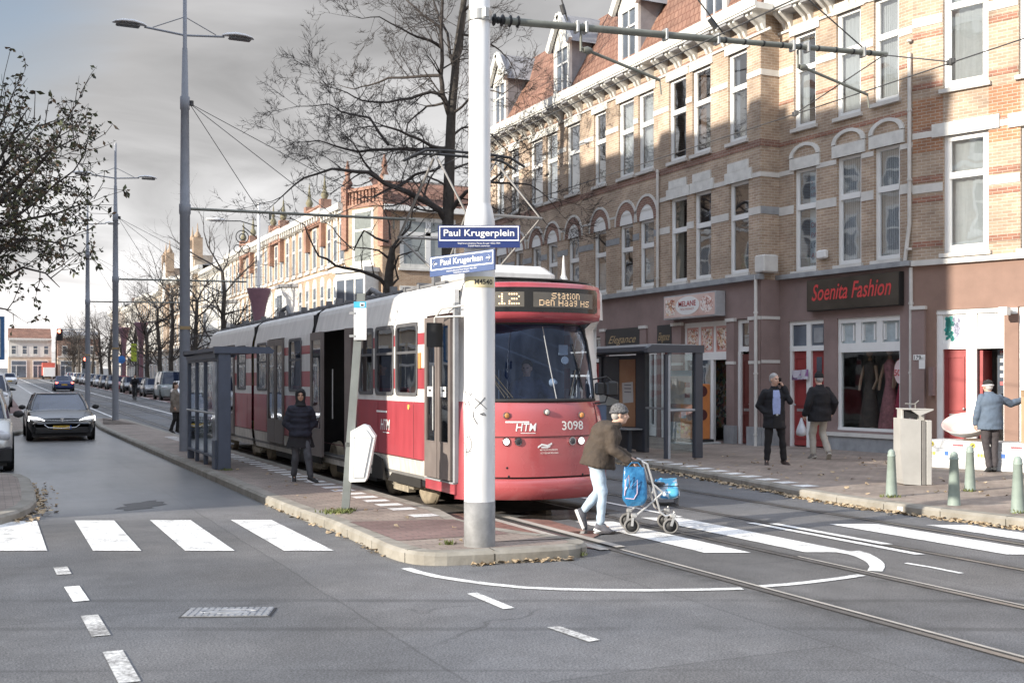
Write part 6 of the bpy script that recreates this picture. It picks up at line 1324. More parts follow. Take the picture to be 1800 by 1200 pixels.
# stop post with leaning shaft, sign and bin
b = G(607, 897, PH); sp = thing('stop_post', 'grey green flat tram stop post leaning slightly right, with a white and blue stop flag', 'post', tuple(b))
dd = depth(b); lean = RT*.21; hz = (897-516)/F*dd
mb = MB(); mb.obox(lean*.5 + UP*hz/2, (RT*1), FW, (lean + UP*hz).normalized(), .052, .03, hz/2*1.003); mb.build('post', mat('stop_post_grey', (.17,.185,.18), .5, var=.12), sp)
mb = MB(); c = D(634,564,dd) - b - FW*.05; mb.obox(c, RT, FW, UP, .082, .012, .25); fl = mb.build('stop_flag', SW, sp); mb = MB(); mb.obox(c + UP*.21 - FW*.014, RT, FW, UP, .082, .003, .04); mb.build('flag_header', mat('cyan_header', (.06,.42,.62), .5), fl); mb = MB(); mb.obox(c + UP*.21 - FW*.019 + RT*.03, RT, FW, UP, .030, .002, .026); mb.build('pictogram', SW, fl); mb = MB(); mb.obox(c + UP*.205 - FW*.022 + RT*.03, RT, FW, UP, .018, .001, .012); mb.build('tram_symbol', BLACK, fl)
mb = MB(); mb.obox(c - RT*.10 + UP*.1, RT, FW, UP, .04, .02, .015); mb.obox(c - RT*.10 - UP*.2, RT, FW, UP, .04, .02, .015); mb.build('bracket', GALV, sp)
bn = thing('litter_bin', 'white coffin-shaped litter bin hanging on the leaning stop post', 'litter bin', tuple(b))
BW = mat('bin_white', (.70,.71,.70), .5, var=.08)
c0 = D(614,797,dd) - b
def bp(x, y): q = D(x, y, dd) - b; return ((q - c0).dot(RT), q.z)
outl = [bp(615,843),(bp(618,846)),bp(643,845),bp(647,838),bp(661,766),bp(649,748),bp(640,745),bp(618,757)]
mb = MB(); mb.prism(outl, Vector((c0.x,c0.y,0)) - FW*.10, RT, UP, FW*.20); mb.build('body', BW, bn)
inn_ = [bp(623,838),bp(641,838),bp(655,768),bp(646,755),bp(640,752),bp(625,764)]; mb = MB(); n = len(inn_); cx = sum(p[0] for p in inn_)/n; cz_ = sum(p[1] for p in inn_)/n
mb.prism(inn_, Vector((c0.x,c0.y,0)) - FW*.112, RT, UP, FW*.012); mb.build('door_panel', BW, bn)
mb = MB(); mb.tube([Vector((c0.x,c0.y,0)) - FW*.113 + RT*q[0] + UP*q[1] for q in inn_ + inn_[:1]], .002, 4); mb.tube([Vector((c0.x,c0.y,0)) - FW*.114 + RT*q[0] + UP*q[1] for q in (bp(618,768),bp(660,768))], .0025, 4); mb.build('panel_gap', STEELGREY, bn); mb = MB(); mb.obox(Vector((c0.x,c0.y,0)) - RT*.01 + UP*(c0.z+.12) , RT, FW, UP, .035, .03, .03); mb.build('bracket', GALV, bn)
# left bus shelter (platform)
SHG = mat('shelter_grey', (.085,.10,.135), .45, var=.1)
s0 = 22.2; sh = thing('bus_shelter', 'blue grey glass tram shelter on the platform at the left', 'bus shelter', (4.02, s0, PH)); sh.scale = (1, 1, .91)
mb = MB(); mb.bbox(-.02,.22,-.03,.12,0,2.46,.01); mb.bbox(-.02,.12,3.6,3.72,0,2.46,.01); mb.bbox(-.02,.06,.45,.52,0,2.3,.005); mb.bbox(-.02,.06,1.55,1.62,0,2.3,.005); mb.bbox(-.02,.06,2.6,2.67,0,2.3,.005); mb.box(-.02,.06,.12,3.6,2.3,2.36); mb.box(-.02,.06,.12,3.6,.22,.27); build_each(mb, 'post', SHG, sh)
mb = MB(); mb.prism([(-.10,2.46),(1.02,2.46),(1.06,2.52),(.96,2.60),(-.10,2.60)], (0,-.06,0), (1,0,0), (0,0,1), (0,.14,0)); mb.box(-.10,1.0,.08,3.75,2.50,2.58); mb.prism([(-.10,2.46),(1.02,2.46),(1.06,2.52),(.96,2.60),(-.10,2.60)], (0,3.68,0), (1,0,0), (0,0,1), (0,.14,0)); mb.box(-.06,-.02,.12,3.6,2.36,2.46); mb.build('roof', SHG, sh)
mb = MB()
for a, b_ in ((.52,1.55),(1.62,2.6),(2.67,3.6)): mb.box(.015,.025,a,b_,.27,2.3)
build_each(mb, 'glass_panel', GLASSCL, sh)
mb = MB(); mb.bbox(-.06,.16,.12,.45,.25,.62,.01); mb.box(-.06,.10,.12,.45,.0,.25); mb.build('ad_case', SHG, sh); mb = MB(); mb.box(-.05,.14,.14,.45,.62,2.28); mb.build('ad_panel', mat('ad_pane', (.35,.37,.40), .08, var=.5, scale=1.5), sh)
mb = MB(); mb.tube([(-.04,.2,1.18),(-.04,3.6,1.18)], .025, 7); mb.build('rail', GALV, sh); mb = MB(); mb.bbox(.10,.48,1.0,3.2,.46,.50,.01); [mb.box(.2,.3,q,q+.08,0,.46) for q in (1.2,2.9)]; mb.build('bench', STEELGREY, sh)
# right bus shelter (pavement)
s0 = 21.2; sh = thing('bus_shelter', 'anthracite glass bus shelter on the right pavement in front of the food shop', 'bus shelter', (14.3, s0, PH)); sh.scale = (1, 1, .945)
A2 = mat('shelter_anthracite', (.055,.062,.078), .45, var=.1); LT = mat('pale_post', (.34,.36,.38), .4)
mb = MB(); mb.bbox(-.10,.10,-.04,.10,0,2.5,.01); mb.bbox(-.08,.06,2.15,2.55,0,2.5,.01); mb.bbox(-.08,.06,4.25,4.4,0,2.5,.01); mb.bbox(-.86,-.78,-.01,.07,0,2.42,.006); build_each(mb, 'post', A2, sh)
mb = MB(); mb.bbox(-.80,-.74,-.03,.02,-.10,2.40,.006); mb.build('edge_post', LT, sh)
mb = MB(); mb.prism([(-1.35,2.46),(.12,2.46),(.12,2.64),(-1.22,2.64),(-1.35,2.56)], (0,-.06,0), (1,0,0), (0,0,1), (0,.14,0)); mb.box(-1.3,.10,.08,4.4,2.50,2.60); mb.prism([(-1.35,2.46),(.12,2.46),(.12,2.64),(-1.22,2.64),(-1.35,2.56)], (0,4.36,0), (1,0,0), (0,0,1), (0,.12,0)); mb.build('roof', A2, sh); mb = MB(); mb.box(-1.2,.0,.1,4.3,2.601,2.66); mb.build('roof_light', mat('roof_acrylic', (.45,.46,.47), .4), sh)
mb = MB(); mb.box(-.005,.005,.10,2.15,.12,2.45); mb.box(-.74,-.10,.03,.04,.12,2.42); build_each(mb, 'glass_panel', GLASSCL, sh)
mb = MB(); mb.tube([(-.03,.1,1.12),(-.03,2.2,1.12)], .03, 8); mb.tube([(-.74,.0,1.12),(-.1,.0,1.12)], .03, 8); build_each(mb, 'rail', LT, sh)
mb = MB(); mb.box(-.045,.02,2.55,4.25,.5,2.46); mb.box(-.06,-.045,3.4,3.5,.5,2.46); adp = mb.build('ad_case', A2, sh); mb = MB(); mb.box(-.055,-.046,2.62,3.38,.62,2.36); mb.build('poster', mat('orange_poster', (.50,.22,.10), .5, var=.12, scale=1.0, col2=(.62,.36,.20)), adp); mb = MB(); mb.prism([(2.70,1.25),(3.20,1.22),(3.24,1.75),(2.72,1.78)], (-.063,0,0), (0,1,0), (0,0,1), (.005,0,0)); nt_ = mb.build('notice', SW, adp)
mb = MB(); [mb.box(-.066,-.062,2.80,3.12,1.68-k*.09,1.71-k*.09) for k in range(3)]; mb.build('printed_line', mat('notice_grey', (.35,.36,.40), .6), adp)
mb = MB(); mb.box(-.008,.012,.25,1.35,1.25,2.05); mp = mb.build('timetable', mat('map_paper', (.62,.64,.62), .5, var=.2, scale=4), sh); mb = MB(); mb.box(-.012,-.008,.25,1.35,1.92,2.05); mb.build('timetable_header', mat('map_blue', (.14,.35,.50), .5), mp); mb = MB(); [mb.box(-.013,-.008,.32+k*.8,.52+k*.8,1.40+j*.25,1.52+j*.25) for k in (0,1) for j in (0,1)]; mb.build('timetable_block', mat('map_red', (.38,.2,.2), .5), mp)
mb = MB(); mb.bbox(-.52,-.10,2.2,4.0,.56,.60,.01); mb.build('bench', LT, sh); mb = MB(); mb.box(-.42,-.34,2.3,2.4,0,.56); mb.box(-.10,-.04,2.2,4.3,.05,.5); mb.build('bench_leg', A2, sh)
# cabinet beside the shelter
p = T(1062, 700, 13.5); e = thing('waste_container', 'grey slant-topped waste container standing behind the tram nose', 'waste container', (p.x, p.y, PH)); mb = MB(); mb.bbox(-.24,.24,-.24,.24,.0,1.12,.02); mb.build('body', mat('container_grey', (.16,.165,.17), .55, var=.15), e); mb = MB(); mb.prism([(-.26,1.12),(.26,1.12),(.26,1.24),(-.26,1.40)], (0,-.26,0), (1,0,0), (0,0,1), (0,.52,0)); mb.build('lid', mat('container_lid', (.36,.37,.37), .5), e)
# orange arcade box
p = T(1222, 770, 17.55); e = thing('toy_vending_box', 'tall orange toy vending box with round holes between the shelter and food shop', 'vending box', (p.x, p.y, PH), -math.pi/2)
OR = mat('orange_panel', (.56,.20,.06), .5, var=.1); mb = MB(); mb.bbox(-.36,.36,-.25,.25,.12,1.62,.02); mb.build('body', OR, e); mb = MB(); [mb.lathe([(.15,-.265),(.15,-.255)], (.12,0,zq), 16, ax='y') for zq in (1.42,.78)]; [mb.lathe([(.15,.355),(.15,.365)], (0,-.0,zq), 16, ax='x') for zq in (1.42,.78)]; mb.build('opening', mat('dark_red_hole', (.08,.02,.02), .8), e); mb = MB(); mb.box(-.42,.42,-.32,.32,.0,.12); mb.build('base', BLACK, e)
mb = MB(); [mb.lathe([(.06,-.262),(.06,-.252)], (xq,0,zq), 10, ax='y') for xq, zq in ((-.22,1.1),(-.2,.5),(-.05,.4),(-.24,.32))]; mb.build('picture', mat('toy_yellow', (.55,.42,.12), .5), e); mb = MB(); mb.box(-.30,-.06,-.256,-.251,.68,.95); mb.build('picture', mat('toy_blue', (.2,.42,.5), .5), e)
p = T(1262, 772, 17.9); mb = MB(); mb.prism([(-.6,0),(.6,0),(.6,.05),(-.6,.02)], (p.x-.5,p.y+.0,PH+.003), (1,0,0), (0,0,1), (0,.9,0)); tag(mb.build('door_ramp', mat('ramp_grey', (.42,.42,.41), .7), loc=(p.x,p.y,PH)), 'pale grey plank ramp lying in front of the food shop door', 'ramp')
# bollards
BG_ = mat('bollard_green', (.25,.305,.27), .55, var=.14, scale=6)
bp_ = None
for x, y, lab in ((1567,872,'pale green bollard left of the steel waste bin'),(1677,887,'pale green bollard just in front of the white foam packs, second from left'),(1705,862,'pale green bollard set back nearest the man in the blue jacket'),(1789,900,'pale green bollard at the right edge of the picture')):
    g = G(x, y, PH)
    if bp_ is None:
        e = thing('bollard', lab, 'bollard', tuple(g), 0, 'pale green bollards along the kerb'); mb = MB(); mb.lathe([(.088,-.01),(.085,.02),(.056,.62),(.062,.625),(.062,.645),(.052,.65)], n=20); mb.build('shaft', BG_, e); mb = MB(); mb.lathe([(.054,.65),(.052,.69),(.038,.72),(.012,.735),(0,.736)], n=20); mb.build('cap', BG_, e); bp_ = e
    else: e = copy_tree(bp_); e.location = g; e['label'] = lab
    e.scale = (1.0, 1.0, ((y - {1567:789,1677:793,1705:783,1789:801}[x]) / F * depth(g)) / .736)
# steel waste bin
g = G(1605, 851, PH); e = thing('waste_bin', 'tall brushed steel waste bin with a slanted lid plate on the pavement', 'waste bin', tuple(g), -TH)
k = depth(g)/F; SB = mat('brushed_steel', (.50,.49,.46), .45, metal=.3, var=.08, scale=3); SB2 = mat('brushed_steel_dark', (.24,.23,.215), .5, metal=.3, var=.1)
mb = MB(); mb.prism([(-24*k,10*k),(-22*k,2*k),(8*k,0),(8*k,114*k),(-28*k,117*k),(-28*k,60*k)], (0,-.16,0), (1,0,0), (0,0,1), (0,.34,0)); mb.build('body', SB, e)
mb = MB(); mb.bbox(10*k,17*k,-.15,.16,0,112*k,.006); mb.bbox(8*k,10*k,-.12,.14,0,110*k,.003); mb.build('rail', SB2, e); mb = MB(); mb.bbox(18*k,28*k,-.14,.18,0,113*k,.01); mb.build('side_panel', SB, e)
mb = MB(); mb.prism([(-24*k,132*k),(29*k,131*k),(29*k,133*k),(-24*k,134*k)], (0,-.18,0), (1,0,0), (0,0,1), (0,.36,0)); mb.prism([(-10*k,130.9*k),(29*k,130.9*k),(5*k,121*k)], (0,-.18,0), (1,0,0), (0,0,1), (0,.03,0)); mb.bbox(6*k,18*k,-.05,.12,112*k,131*k,.005); mb.bbox(-24*k,-20*k,-.1,.12,116*k,132*k,.004); mb.build('lid', SB, e); mb = MB(); mb.bbox(-20*k,4*k,-.08,.16,117*k,130*k,.004); mb.build('slot', BLACK, e)
mb = MB(); mb.tube([(4*k,0,134*k),(4*k,0,143*k)], .012, 6); mb.tube([(-14*k,0,142*k),(3*k,0,141*k),(10*k,0,147*k)], .012, 6); mb.build('ashtray', SB2, e)
# long white foam packs
PK = mat('foam_pack', (.56,.57,.575), .6, var=.08, scale=3); a = Vector((16.88,17.05,PH)); b_ = Vector((17.95,13.3,PH)); ux = (b_-a).normalized(); nn = Vector((ux.y,-ux.x,0)); L_ = (b_-a).length; rz = math.atan2(ux.y, ux.x)
YE = mat('logo_yellow', (.62,.52,.08), .5); BL = mat('logo_blue', (.05,.14,.42), .5); RD = mat('logo_red', (.45,.12,.14), .5); GY = mat('pack_line', (.48,.49,.50), .6)
h0 = 0.0
for k, (h, lab) in enumerate(((.20,'long white foam pack lying at the bottom of the pile behind the bollards'),(.185,'long white foam pack with blue logos, middle of the pile'),(.165,'long white foam pack with yellow round logos, topmost of the pile'))):
    e = thing('foam_pack', lab, 'foam pack', (a.x, a.y, PH + h0), rz, 'white foam packs stacked on the pavement'); mb = MB(); mb.bbox(.01*k, L_-.02*k, .0+.01*k, .62, .002, h, .012); mb.build('pack', PK, e)
    mb = MB(); [mb.box(.02, L_-.03, -.003+.01*k, .002+.01*k, h*q, h*q+.006) for q in (.25,.5,.75)]; mb.build('layer_line', GY, e)
    if k == 2:
        mb = MB(); [mb.lathe([(.052,-.003),(.052,.004)], (q, .008, h*.52), 14, ax='y') for q in (.10,.95,2.1,3.1)]; mb.build('logo', YE, e); mb = MB()
        for q in (.10,.95,2.1,3.1): mb.prism([(-.032,.0),(.0,.012),(.026,.022),(.034,.0),(.008,-.018)], (q,.001,h*.5), (1,0,0), (0,0,1), (0,.003,0))
        mb.build('emblem', BLACK, e); mb = MB(); [mb.box(q+k_*.035, q+k_*.035+.024, .003, .009, h*.38, h*.58) for q in (.55,1.7) for k_ in range(6)]; mb.build('lettering', RD, e)
    if k == 1:
        mb = MB(); [mb.box(q-.04, q+.04, .005, .012, h*.3, h*.72) for q in (.42,1.55,2.75)]; mb.build('logo', BL, e); mb = MB(); [mb.box(q+k_*.06, q+k_*.06+.042, .003, .009, h*.3, h*.62) for q in (.02,1.05,2.25) for k_ in range(3)]; mb.build('lettering', YE, e)
    h0 += h
# tub, boxes and clutter on the packs
def onpack(u, v=.3, z=.553): return a + ux*u - nn*0 + Vector((-ux.y, ux.x, 0))*v + UP*z
p = onpack(.72, .33); e = thing('oval_basin', 'white oval plastic basin with pink inside, tilted on the foam packs', 'basin', tuple(p), rz)
mb = MB(); rg = []
rot = Matrix.Rotation(R(38), 3, 'X')
for r, z in ((.30,.0),(.40,.07),(.47,.19),(.50,.20),(.49,.22)): rg.append([rot @ Vector((math.cos(q*math.pi/14)*r, math.sin(q*math.pi/14)*r*.66, z)) + UP*.17 for q in range(28)])
mb.loft(rg, caps=False); mb.build('shell', mat('basin_white', (.78,.77,.75), .4, var=.03), e)
mb = MB(); rg = []
for r, z in ((.49,.22),(.44,.205),(.37,.08),(.28,.015),(.01,.01)): rg.append([rot @ Vector((math.cos(q*math.pi/14)*r, math.sin(q*math.pi/14)*r*.66, z)) + UP*.17 for q in range(28)])
mb.loft(rg, caps=False); mb.build('inside', mat('basin_pink', (.70,.47,.43), .4, var=.06), e)
p = onpack(1.0, .2); mb = MB(); mb.obox(p + UP*.02, ux, nn, UP, .26, .14, .018); tag(mb.build('plank', mat('brown_plank', (.12,.09,.07), .8), loc=tuple(p)), 'dark brown plank lying on the packs beside the basin', 'plank')
CB = mat('cardboard', (.38,.27,.17), .85, var=.12, scale=4)
for u, v, w, dp_, h, rr, lab in ((2.02,.25,.18,.16,.86,.1,'tall narrow cardboard box behind the man in the blue jacket'),(2.40,.32,.22,.2,.98,-.15,'tallest cardboard box at the right edge, on the foam packs')):
    p = onpack(u, v); e = thing('cardboard_box', lab, 'box', tuple(p), rz+rr); mb = MB(); mb.bbox(-w,w,-dp_,dp_,0,h,.006); mb.build('carton', CB, e); mb = MB(); mb.box(-.03,.03,-dp_-.002,dp_+.002,.01,h+.002); mb.build('tape', mat('parcel_tape', (.48,.38,.26), .4), e)
    mb = MB(); [mb.prism([(-w,0),(w,0),(w*.9,.14),(-w*.9,.14)], (0,q*dp_,h), (1,0,0), (0,q*.45,.9), (0,.008,0)) for q in (-1,1)]; mb.build('flap', CB, e)
p = onpack(2.72, .16); e = thing('storage_crate', 'clear grey plastic crate on the foam packs at the right edge', 'crate', tuple(p), rz); mb = MB(); mb.loft([[(-.15,-.12,0),(.15,-.12,0),(.15,.12,0),(-.15,.12,0)],[(-.19,-.15,.42),(.19,-.15,.42),(.19,.15,.42),(-.19,.15,.42)]], sm=False); mb.build('tub', mat('grey_clear_plastic', (.36,.37,.37), .25, var=.35, scale=7), e); mb = MB(); mb.bbox(-.21,.21,-.17,.17,.40,.44,.01); mb.build('rim', mat('crate_rim', (.5,.5,.5), .4), e)
p = onpack(2.2, .3, .553+.99); e = thing('display_stand', 'small grey stand with two white round discs on top of the cardboard boxes', 'stand', (p.x, p.y, p.z - .12), rz); mb = MB(); mb.box(-.25,.25,-.12,.12,-.02,.03); mb.tube([(0,0,.03),(0,0,.16)], .02, 6); mb.build('stand', STEELGREY, e)
for q in (-.15,.13): mb = MB(); mb.lathe([(.10,-.04),(.12,0),(.10,.05)], (q,0,.22), 14, ax='y'); hd = mb.build('disc', SW, e); mb = MB(); mb.tube([(q+math.cos(k*math.pi/9)*.125,-.02,.22+math.sin(k*math.pi/9)*.125) for k in range(19)], .012, 5); mb.build('disc_ring', STEELGREY, hd)
# bag of litter on the road
mb = MB(); p = G(1588, 901, .0); rnd = random.Random(8); rg = []
for i in range(6):
    ph = math.pi*(i+.2)/5.6; rg.append([(p.x+math.sin(ph)*math.cos(k*math.pi/6)*.11*rnd.uniform(.7,1.25), p.y+math.sin(ph)*math.sin(k*math.pi/6)*.09*rnd.uniform(.7,1.25), .055-math.cos(ph)*.05*rnd.uniform(.8,1.2)) for k in range(12)])
mb.loft(rg, sm=False); tag(mb.build('plastic_bag', mat('white_plastic', (.78,.78,.80), .4), loc=(p.x,p.y,0)), 'crumpled white plastic bag lying in the gutter by the right kerb', 'plastic bag')
# board at the left picture edge
p = D(-26, 595, 26); e = thing('information_board', 'pale information board with a blue frame cut by the left picture edge', 'sign', (p.x, p.y, PH)); mb = MB(); z0 = 1.85+(668-632)/F*26-PH; z1 = 1.85+(668-556)/F*26-PH; w_ = .43
mb.obox(UP*(z0+z1)/2, RT, FW, UP, w_, .03, (z1-z0)/2); bd = mb.build('frame', mat('frame_blue', (.06,.17,.36), .5), e); mb = MB(); mb.obox(UP*(z0+z1)/2 - FW*.032, RT, FW, UP, w_-.06, .003, (z1-z0)/2-.06); mb.build('panel', mat('pale_panel', (.5,.52,.54), .5), bd); mb = MB(); mb.lathe([(.04,0),(.04,z0+.1)], n=10); mb.build('post', STEELGREY, e)
# traffic lights far down the street
p = D(157, 690, 98); zb = gz(p.y); e = thing('traffic_light', 'far grey traffic light gantry showing two red lights', 'traffic light', (p.x, p.y, zb)); mb = MB(); mb.lathe([(.09,0),(.07,6.0)], n=10); aw = (157-106)/F*98; mb.tube([Vector((0,0,5.55)), -RT*aw + UP*5.55], .05, 6); mb.build('gantry', mat('gantry_grey', (.42,.42,.42), .5), e)
RL = emit_mat('red_signal', (1,.16,.10), 6)
for off, zq in ((-RT*aw - FW*.1, 5.0), (-RT*.25 - FW*.1, 2.6)):
    mb = MB(); mb.obox(off + UP*(zq+.1), RT, FW, UP, .22, .12, .5); hd = mb.build('signal_head', BLACK, e); mb = MB(); mb.lathe([(.16,-.145),(.16,-.13)], off + UP*(zq+.4), 12, ax='y'); mb.ell(off + UP*(zq+.4) - FW*.13, (.15,.08,.15), 8); mb.build('red_light', RL, hd)
p = T(213, 645, 12.6); e = thing('parking_sign', 'small blue round road sign on a thin post beside the far lamp post', 'road sign', (p.x, p.y, gz(p.y)+PH)); mb = MB(); mb.lathe([(.04,0),(.04,3.0)], n=8); mb.build('post', STEELGREY, e); mb = MB(); mb.lathe([(.42,-.03),(.42,.03)], (0,-.08,3.0), 16, ax='y'); mb.build('disc', mat('road_sign_blue', (.04,.2,.6), .4), e)
p = T(241, 640, 12.9); e = thing('shop_banner', 'narrow yellow green banner hanging on a post in the distance', 'banner', (p.x, p.y, gz(p.y)+PH)); mb = MB(); mb.lathe([(.04,0),(.04,4.6)], n=8); mb.build('post', STEELGREY, e); mb = MB(); mb.obox(Vector((-.3,0,3.6)), RT, FW, UP, .26, .02, .85); mb.build('cloth', mat('lime_cloth', (.45,.55,.05), .6), e)

# printed cloth hanging on the red door
p0 = fD.px(1393, 668); o = fD.P0 + fD.ux*p0[0]; e = thing('printed_cloth', 'purple and white printed cloth hanging on the red door of the clothes shop', 'cloth', (o.x, o.y, p0[1]), fD.root.rotation_euler.z)
mb = MB(); w_ = fD.px(1421,660)[0] - p0[0]; mb.loft([[(w_*k/8, -.02-.02*math.sin(k*1.3), zz_ + .03*k/8) for k in range(9)] for zz_ in (0,.12,.25)], closed=False, caps=False); mb.build('cloth', pict('purple_print', [(.28,.13,.30),(.40,.40,.46),(.16,.10,.18),(.55,.52,.58)], 7), e)
# ------------------------------------------------------------------ trees
BARK = mat('bark', (.060,.052,.045), .9, var=.35, scale=6, bump=.6, bscale=30); TWIG = mat('twig_bark', (.050,.042,.038), .9, var=.3, scale=6)
def perp(d, rnd):
    a = Vector((rnd.uniform(-1,1), rnd.uniform(-1,1), rnd.uniform(-1,1))); a = a - d * a.dot(d); return a.normalized()
def twig(mb, pts, rs):
    d = (pts[-1] - pts[0]); a = d.cross(Vector((.3, .5, .8))); a.normalize(); b = d.cross(a); b.normalize(); o = len(mb.v); k = len(pts)
    for p, r in zip(pts, rs): mb.v += [p + a*r, p - a*(r*.5) + b*(r*.87), p - a*(r*.5) - b*(r*.87)]
    for i in range(k - 1):
        q = o + i*3
        for j in range(3): mb.f.append((q+j, q+(j+1) % 3, q+3+(j+1) % 3, q+3+j)); mb.m.append(0); mb.sm.append(True)
def grow(mb, p, d, L, r, lev, rnd, up=.12, flat=0.0, ends=None, kids=(4, 7)):
    n = 4 if lev > 1 else 3; pts = [p.copy()]; rs = [r]; dd = d.normalized(); q = p.copy(); nodes_ = []
    for i in range(n):
        dd = (dd + perp(dd, rnd) * rnd.uniform(.08, .30) + UP * up * rnd.uniform(.2, 1)).normalized(); q = q + dd * (L / n); pts.append(q.copy()); rs.append(r * (1 - .75 * (i + 1) / n)); nodes_.append((q.copy(), dd.copy(), rs[-1], (i + 1) / n))
    twig(mb, pts, rs)
    if lev <= 0:
        if ends is not None: ends.append((q, dd))
        return
    for k in range(rnd.randint(*kids)):
        u = rnd.uniform(.2, 1.0); i = min(n - 1, int(u * n)); f = u * n - i; pos = pts[i].lerp(pts[i+1], f); base = (pts[i+1] - pts[i]).normalized(); ang = rnd.uniform(.4, .95)
        nd = (base * math.cos(ang) + perp(base, rnd) * math.sin(ang)); nd.z *= (1 - flat)
        grow(mb, pos, nd, L * rnd.uniform(.36, .62), max(.0072, (rs[i] * (1 - f) + rs[i+1] * f) * .62), lev - 1, rnd, up, flat, ends, kids)
def limb(mb, pts, r0, r1, rnd, lev=2, Ls=1.3, step=.45, kids=(3, 5), up=.10, n=7):
    """a limb along traced points, with side branches"""
    P = [pts[0]]
    for a, b in zip(pts, pts[1:]): P.append(a.lerp(b, .5) + perp((b - a).normalized(), rnd) * (b-a).length * .03); P.append(b)
    N_ = len(P); r0 *= .9; rs = [r0 + (r1 - r0) * (k / (N_ - 1))**.8 for k in range(N_)]; mb.tube(P, rs, n, caps=True)
    acc = 0
    for k in range(1, N_):
        seg = P[k] - P[k-1]; acc += seg.length; u = k / (N_ - 1)
        while acc > step:
            acc -= step; d = seg.normalized(); nd = (d * rnd.uniform(.3, .9) + perp(d, rnd)).normalized(); nd.y *= .8
            grow(mb, P[k-1].lerp(P[k], rnd.random()), nd, Ls * rnd.uniform(.6, 1.25) * (1 - .35 * u), max(.006, rs[k] * .5), lev, rnd, up, 0, None, kids)
    d = (P[-1] - P[-2]).normalized(); [grow(mb, P[-1], (d + perp(d, rnd) * .5).normalized(), Ls * .9, r1 * .9, lev, rnd, up, 0, None, kids) for _ in range(2)]
# big bare tree behind the white pole
dT = 36.7; rnd = random.Random(21); tb = T(789, 700, 13.9); dT = depth(tb); base = Vector((tb.x, tb.y, PH))
tree = thing('bare_tree', 'largest bare street tree, its trunk just left of the white pole', 'tree', tuple(base))
def tr(px, dd=0.0): return [D(x, y, dT + dd * (k / max(1, len(px) - 1))) for k, (x, y) in enumerate(px)]
mb = MB(); tk = [base] + tr([(788,600),(787,500),(787,400),(789,330),(791,260),(793,205),(798,150),(803,90),(810,40),(820,-30),(826,-120),(830,-220)]); mb.tube(tk, [.32,.26,.22,.20,.185,.17,.155,.14,.125,.11,.09,.06,.02], 12); mb.build('trunk', BARK, tree, world=True)
LIMBS = [([(783,385),(773,370),(733,347),(697,330),(677,323),(647,303),(610,300),(583,297),(533,313),(495,346)], -2.0, .15, .02), ([(697,329),(730,307),(765,300),(780,290)], 1.5, .07, .03), ([(660,312),(640,285),(632,268),(620,250)], -1, .05, .02),
 ([(788,268),(755,262),(733,263),(683,263),(630,267),(590,257),(560,247),(517,250)], 1.6, .10, .015), ([(787,262),(760,258),(735,244),(703,230),(675,222)], -1.2, .08, .03), ([(683,255),(650,207),(600,197),(577,183),(523,187)], 1.2, .06, .012),
 ([(792,205),(785,185),(778,167),(775,133),(777,83),(776,45),(778,-20),(776,-90)], -.7, .13, .03), ([(781,168),(757,162),(723,173),(683,180),(637,177),(610,163),(577,153)], -2.2, .075, .012), ([(775,133),(733,135),(683,137),(650,150),(623,157),(597,150)], 2.0, .07, .012), ([(778,182),(750,187),(735,200),(717,217),(712,238)], 1.0, .05, .02), ([(776,84),(757,72),(733,65),(710,53),(667,30),(637,33)], -1.8, .07, .012), ([(776,50),(743,27),(717,3),(690,-25)], 1.2, .06, .02), ([(777,0),(745,-30),(715,-70)], -1, .05, .02),
 ([(800,130),(787,60),(765,10),(750,-50)], 1.5, .07, .02), ([(800,120),(812,85),(815,50),(818,10),(812,-50)], 1.0, .07, .02), ([(815,20),(850,-10),(880,-40),(905,-80)], -1.2, .06, .015), ([(795,200),(812,188),(835,165),(856,158),(885,165),(905,150)], -1.6, .06, .012), ([(810,60),(840,66),(862,78),(880,90),(893,103),(905,125)], 1.4, .05, .012),
 ([(790,372),(806,352),(820,337),(838,328),(862,320),(895,322),(932,325),(960,345)], -1.8, .10, .015), ([(793,240),(812,225),(840,222),(862,235),(880,255),(900,270)], 1.5, .05, .012), ([(862,320),(885,300),(905,275),(930,262)], 1.0, .05, .012), ([(895,322),(920,345),(945,372),(962,395)], -1, .045, .012), ([(792,300),(815,290),(842,282),(870,290),(895,285)], 1.0, .05, .012), ([(790,330),(770,318),(752,310),(742,318),(728,325)], -1.0, .05, .015)]
mb = MB()
for px, dd, r0, r1 in LIMBS: limb(mb, tr(px, dd), r0, r1, rnd, lev=3, Ls=1.65, step=.36, kids=(3, 5))
tag(mb.build('branches', TWIG, tree, world=True))
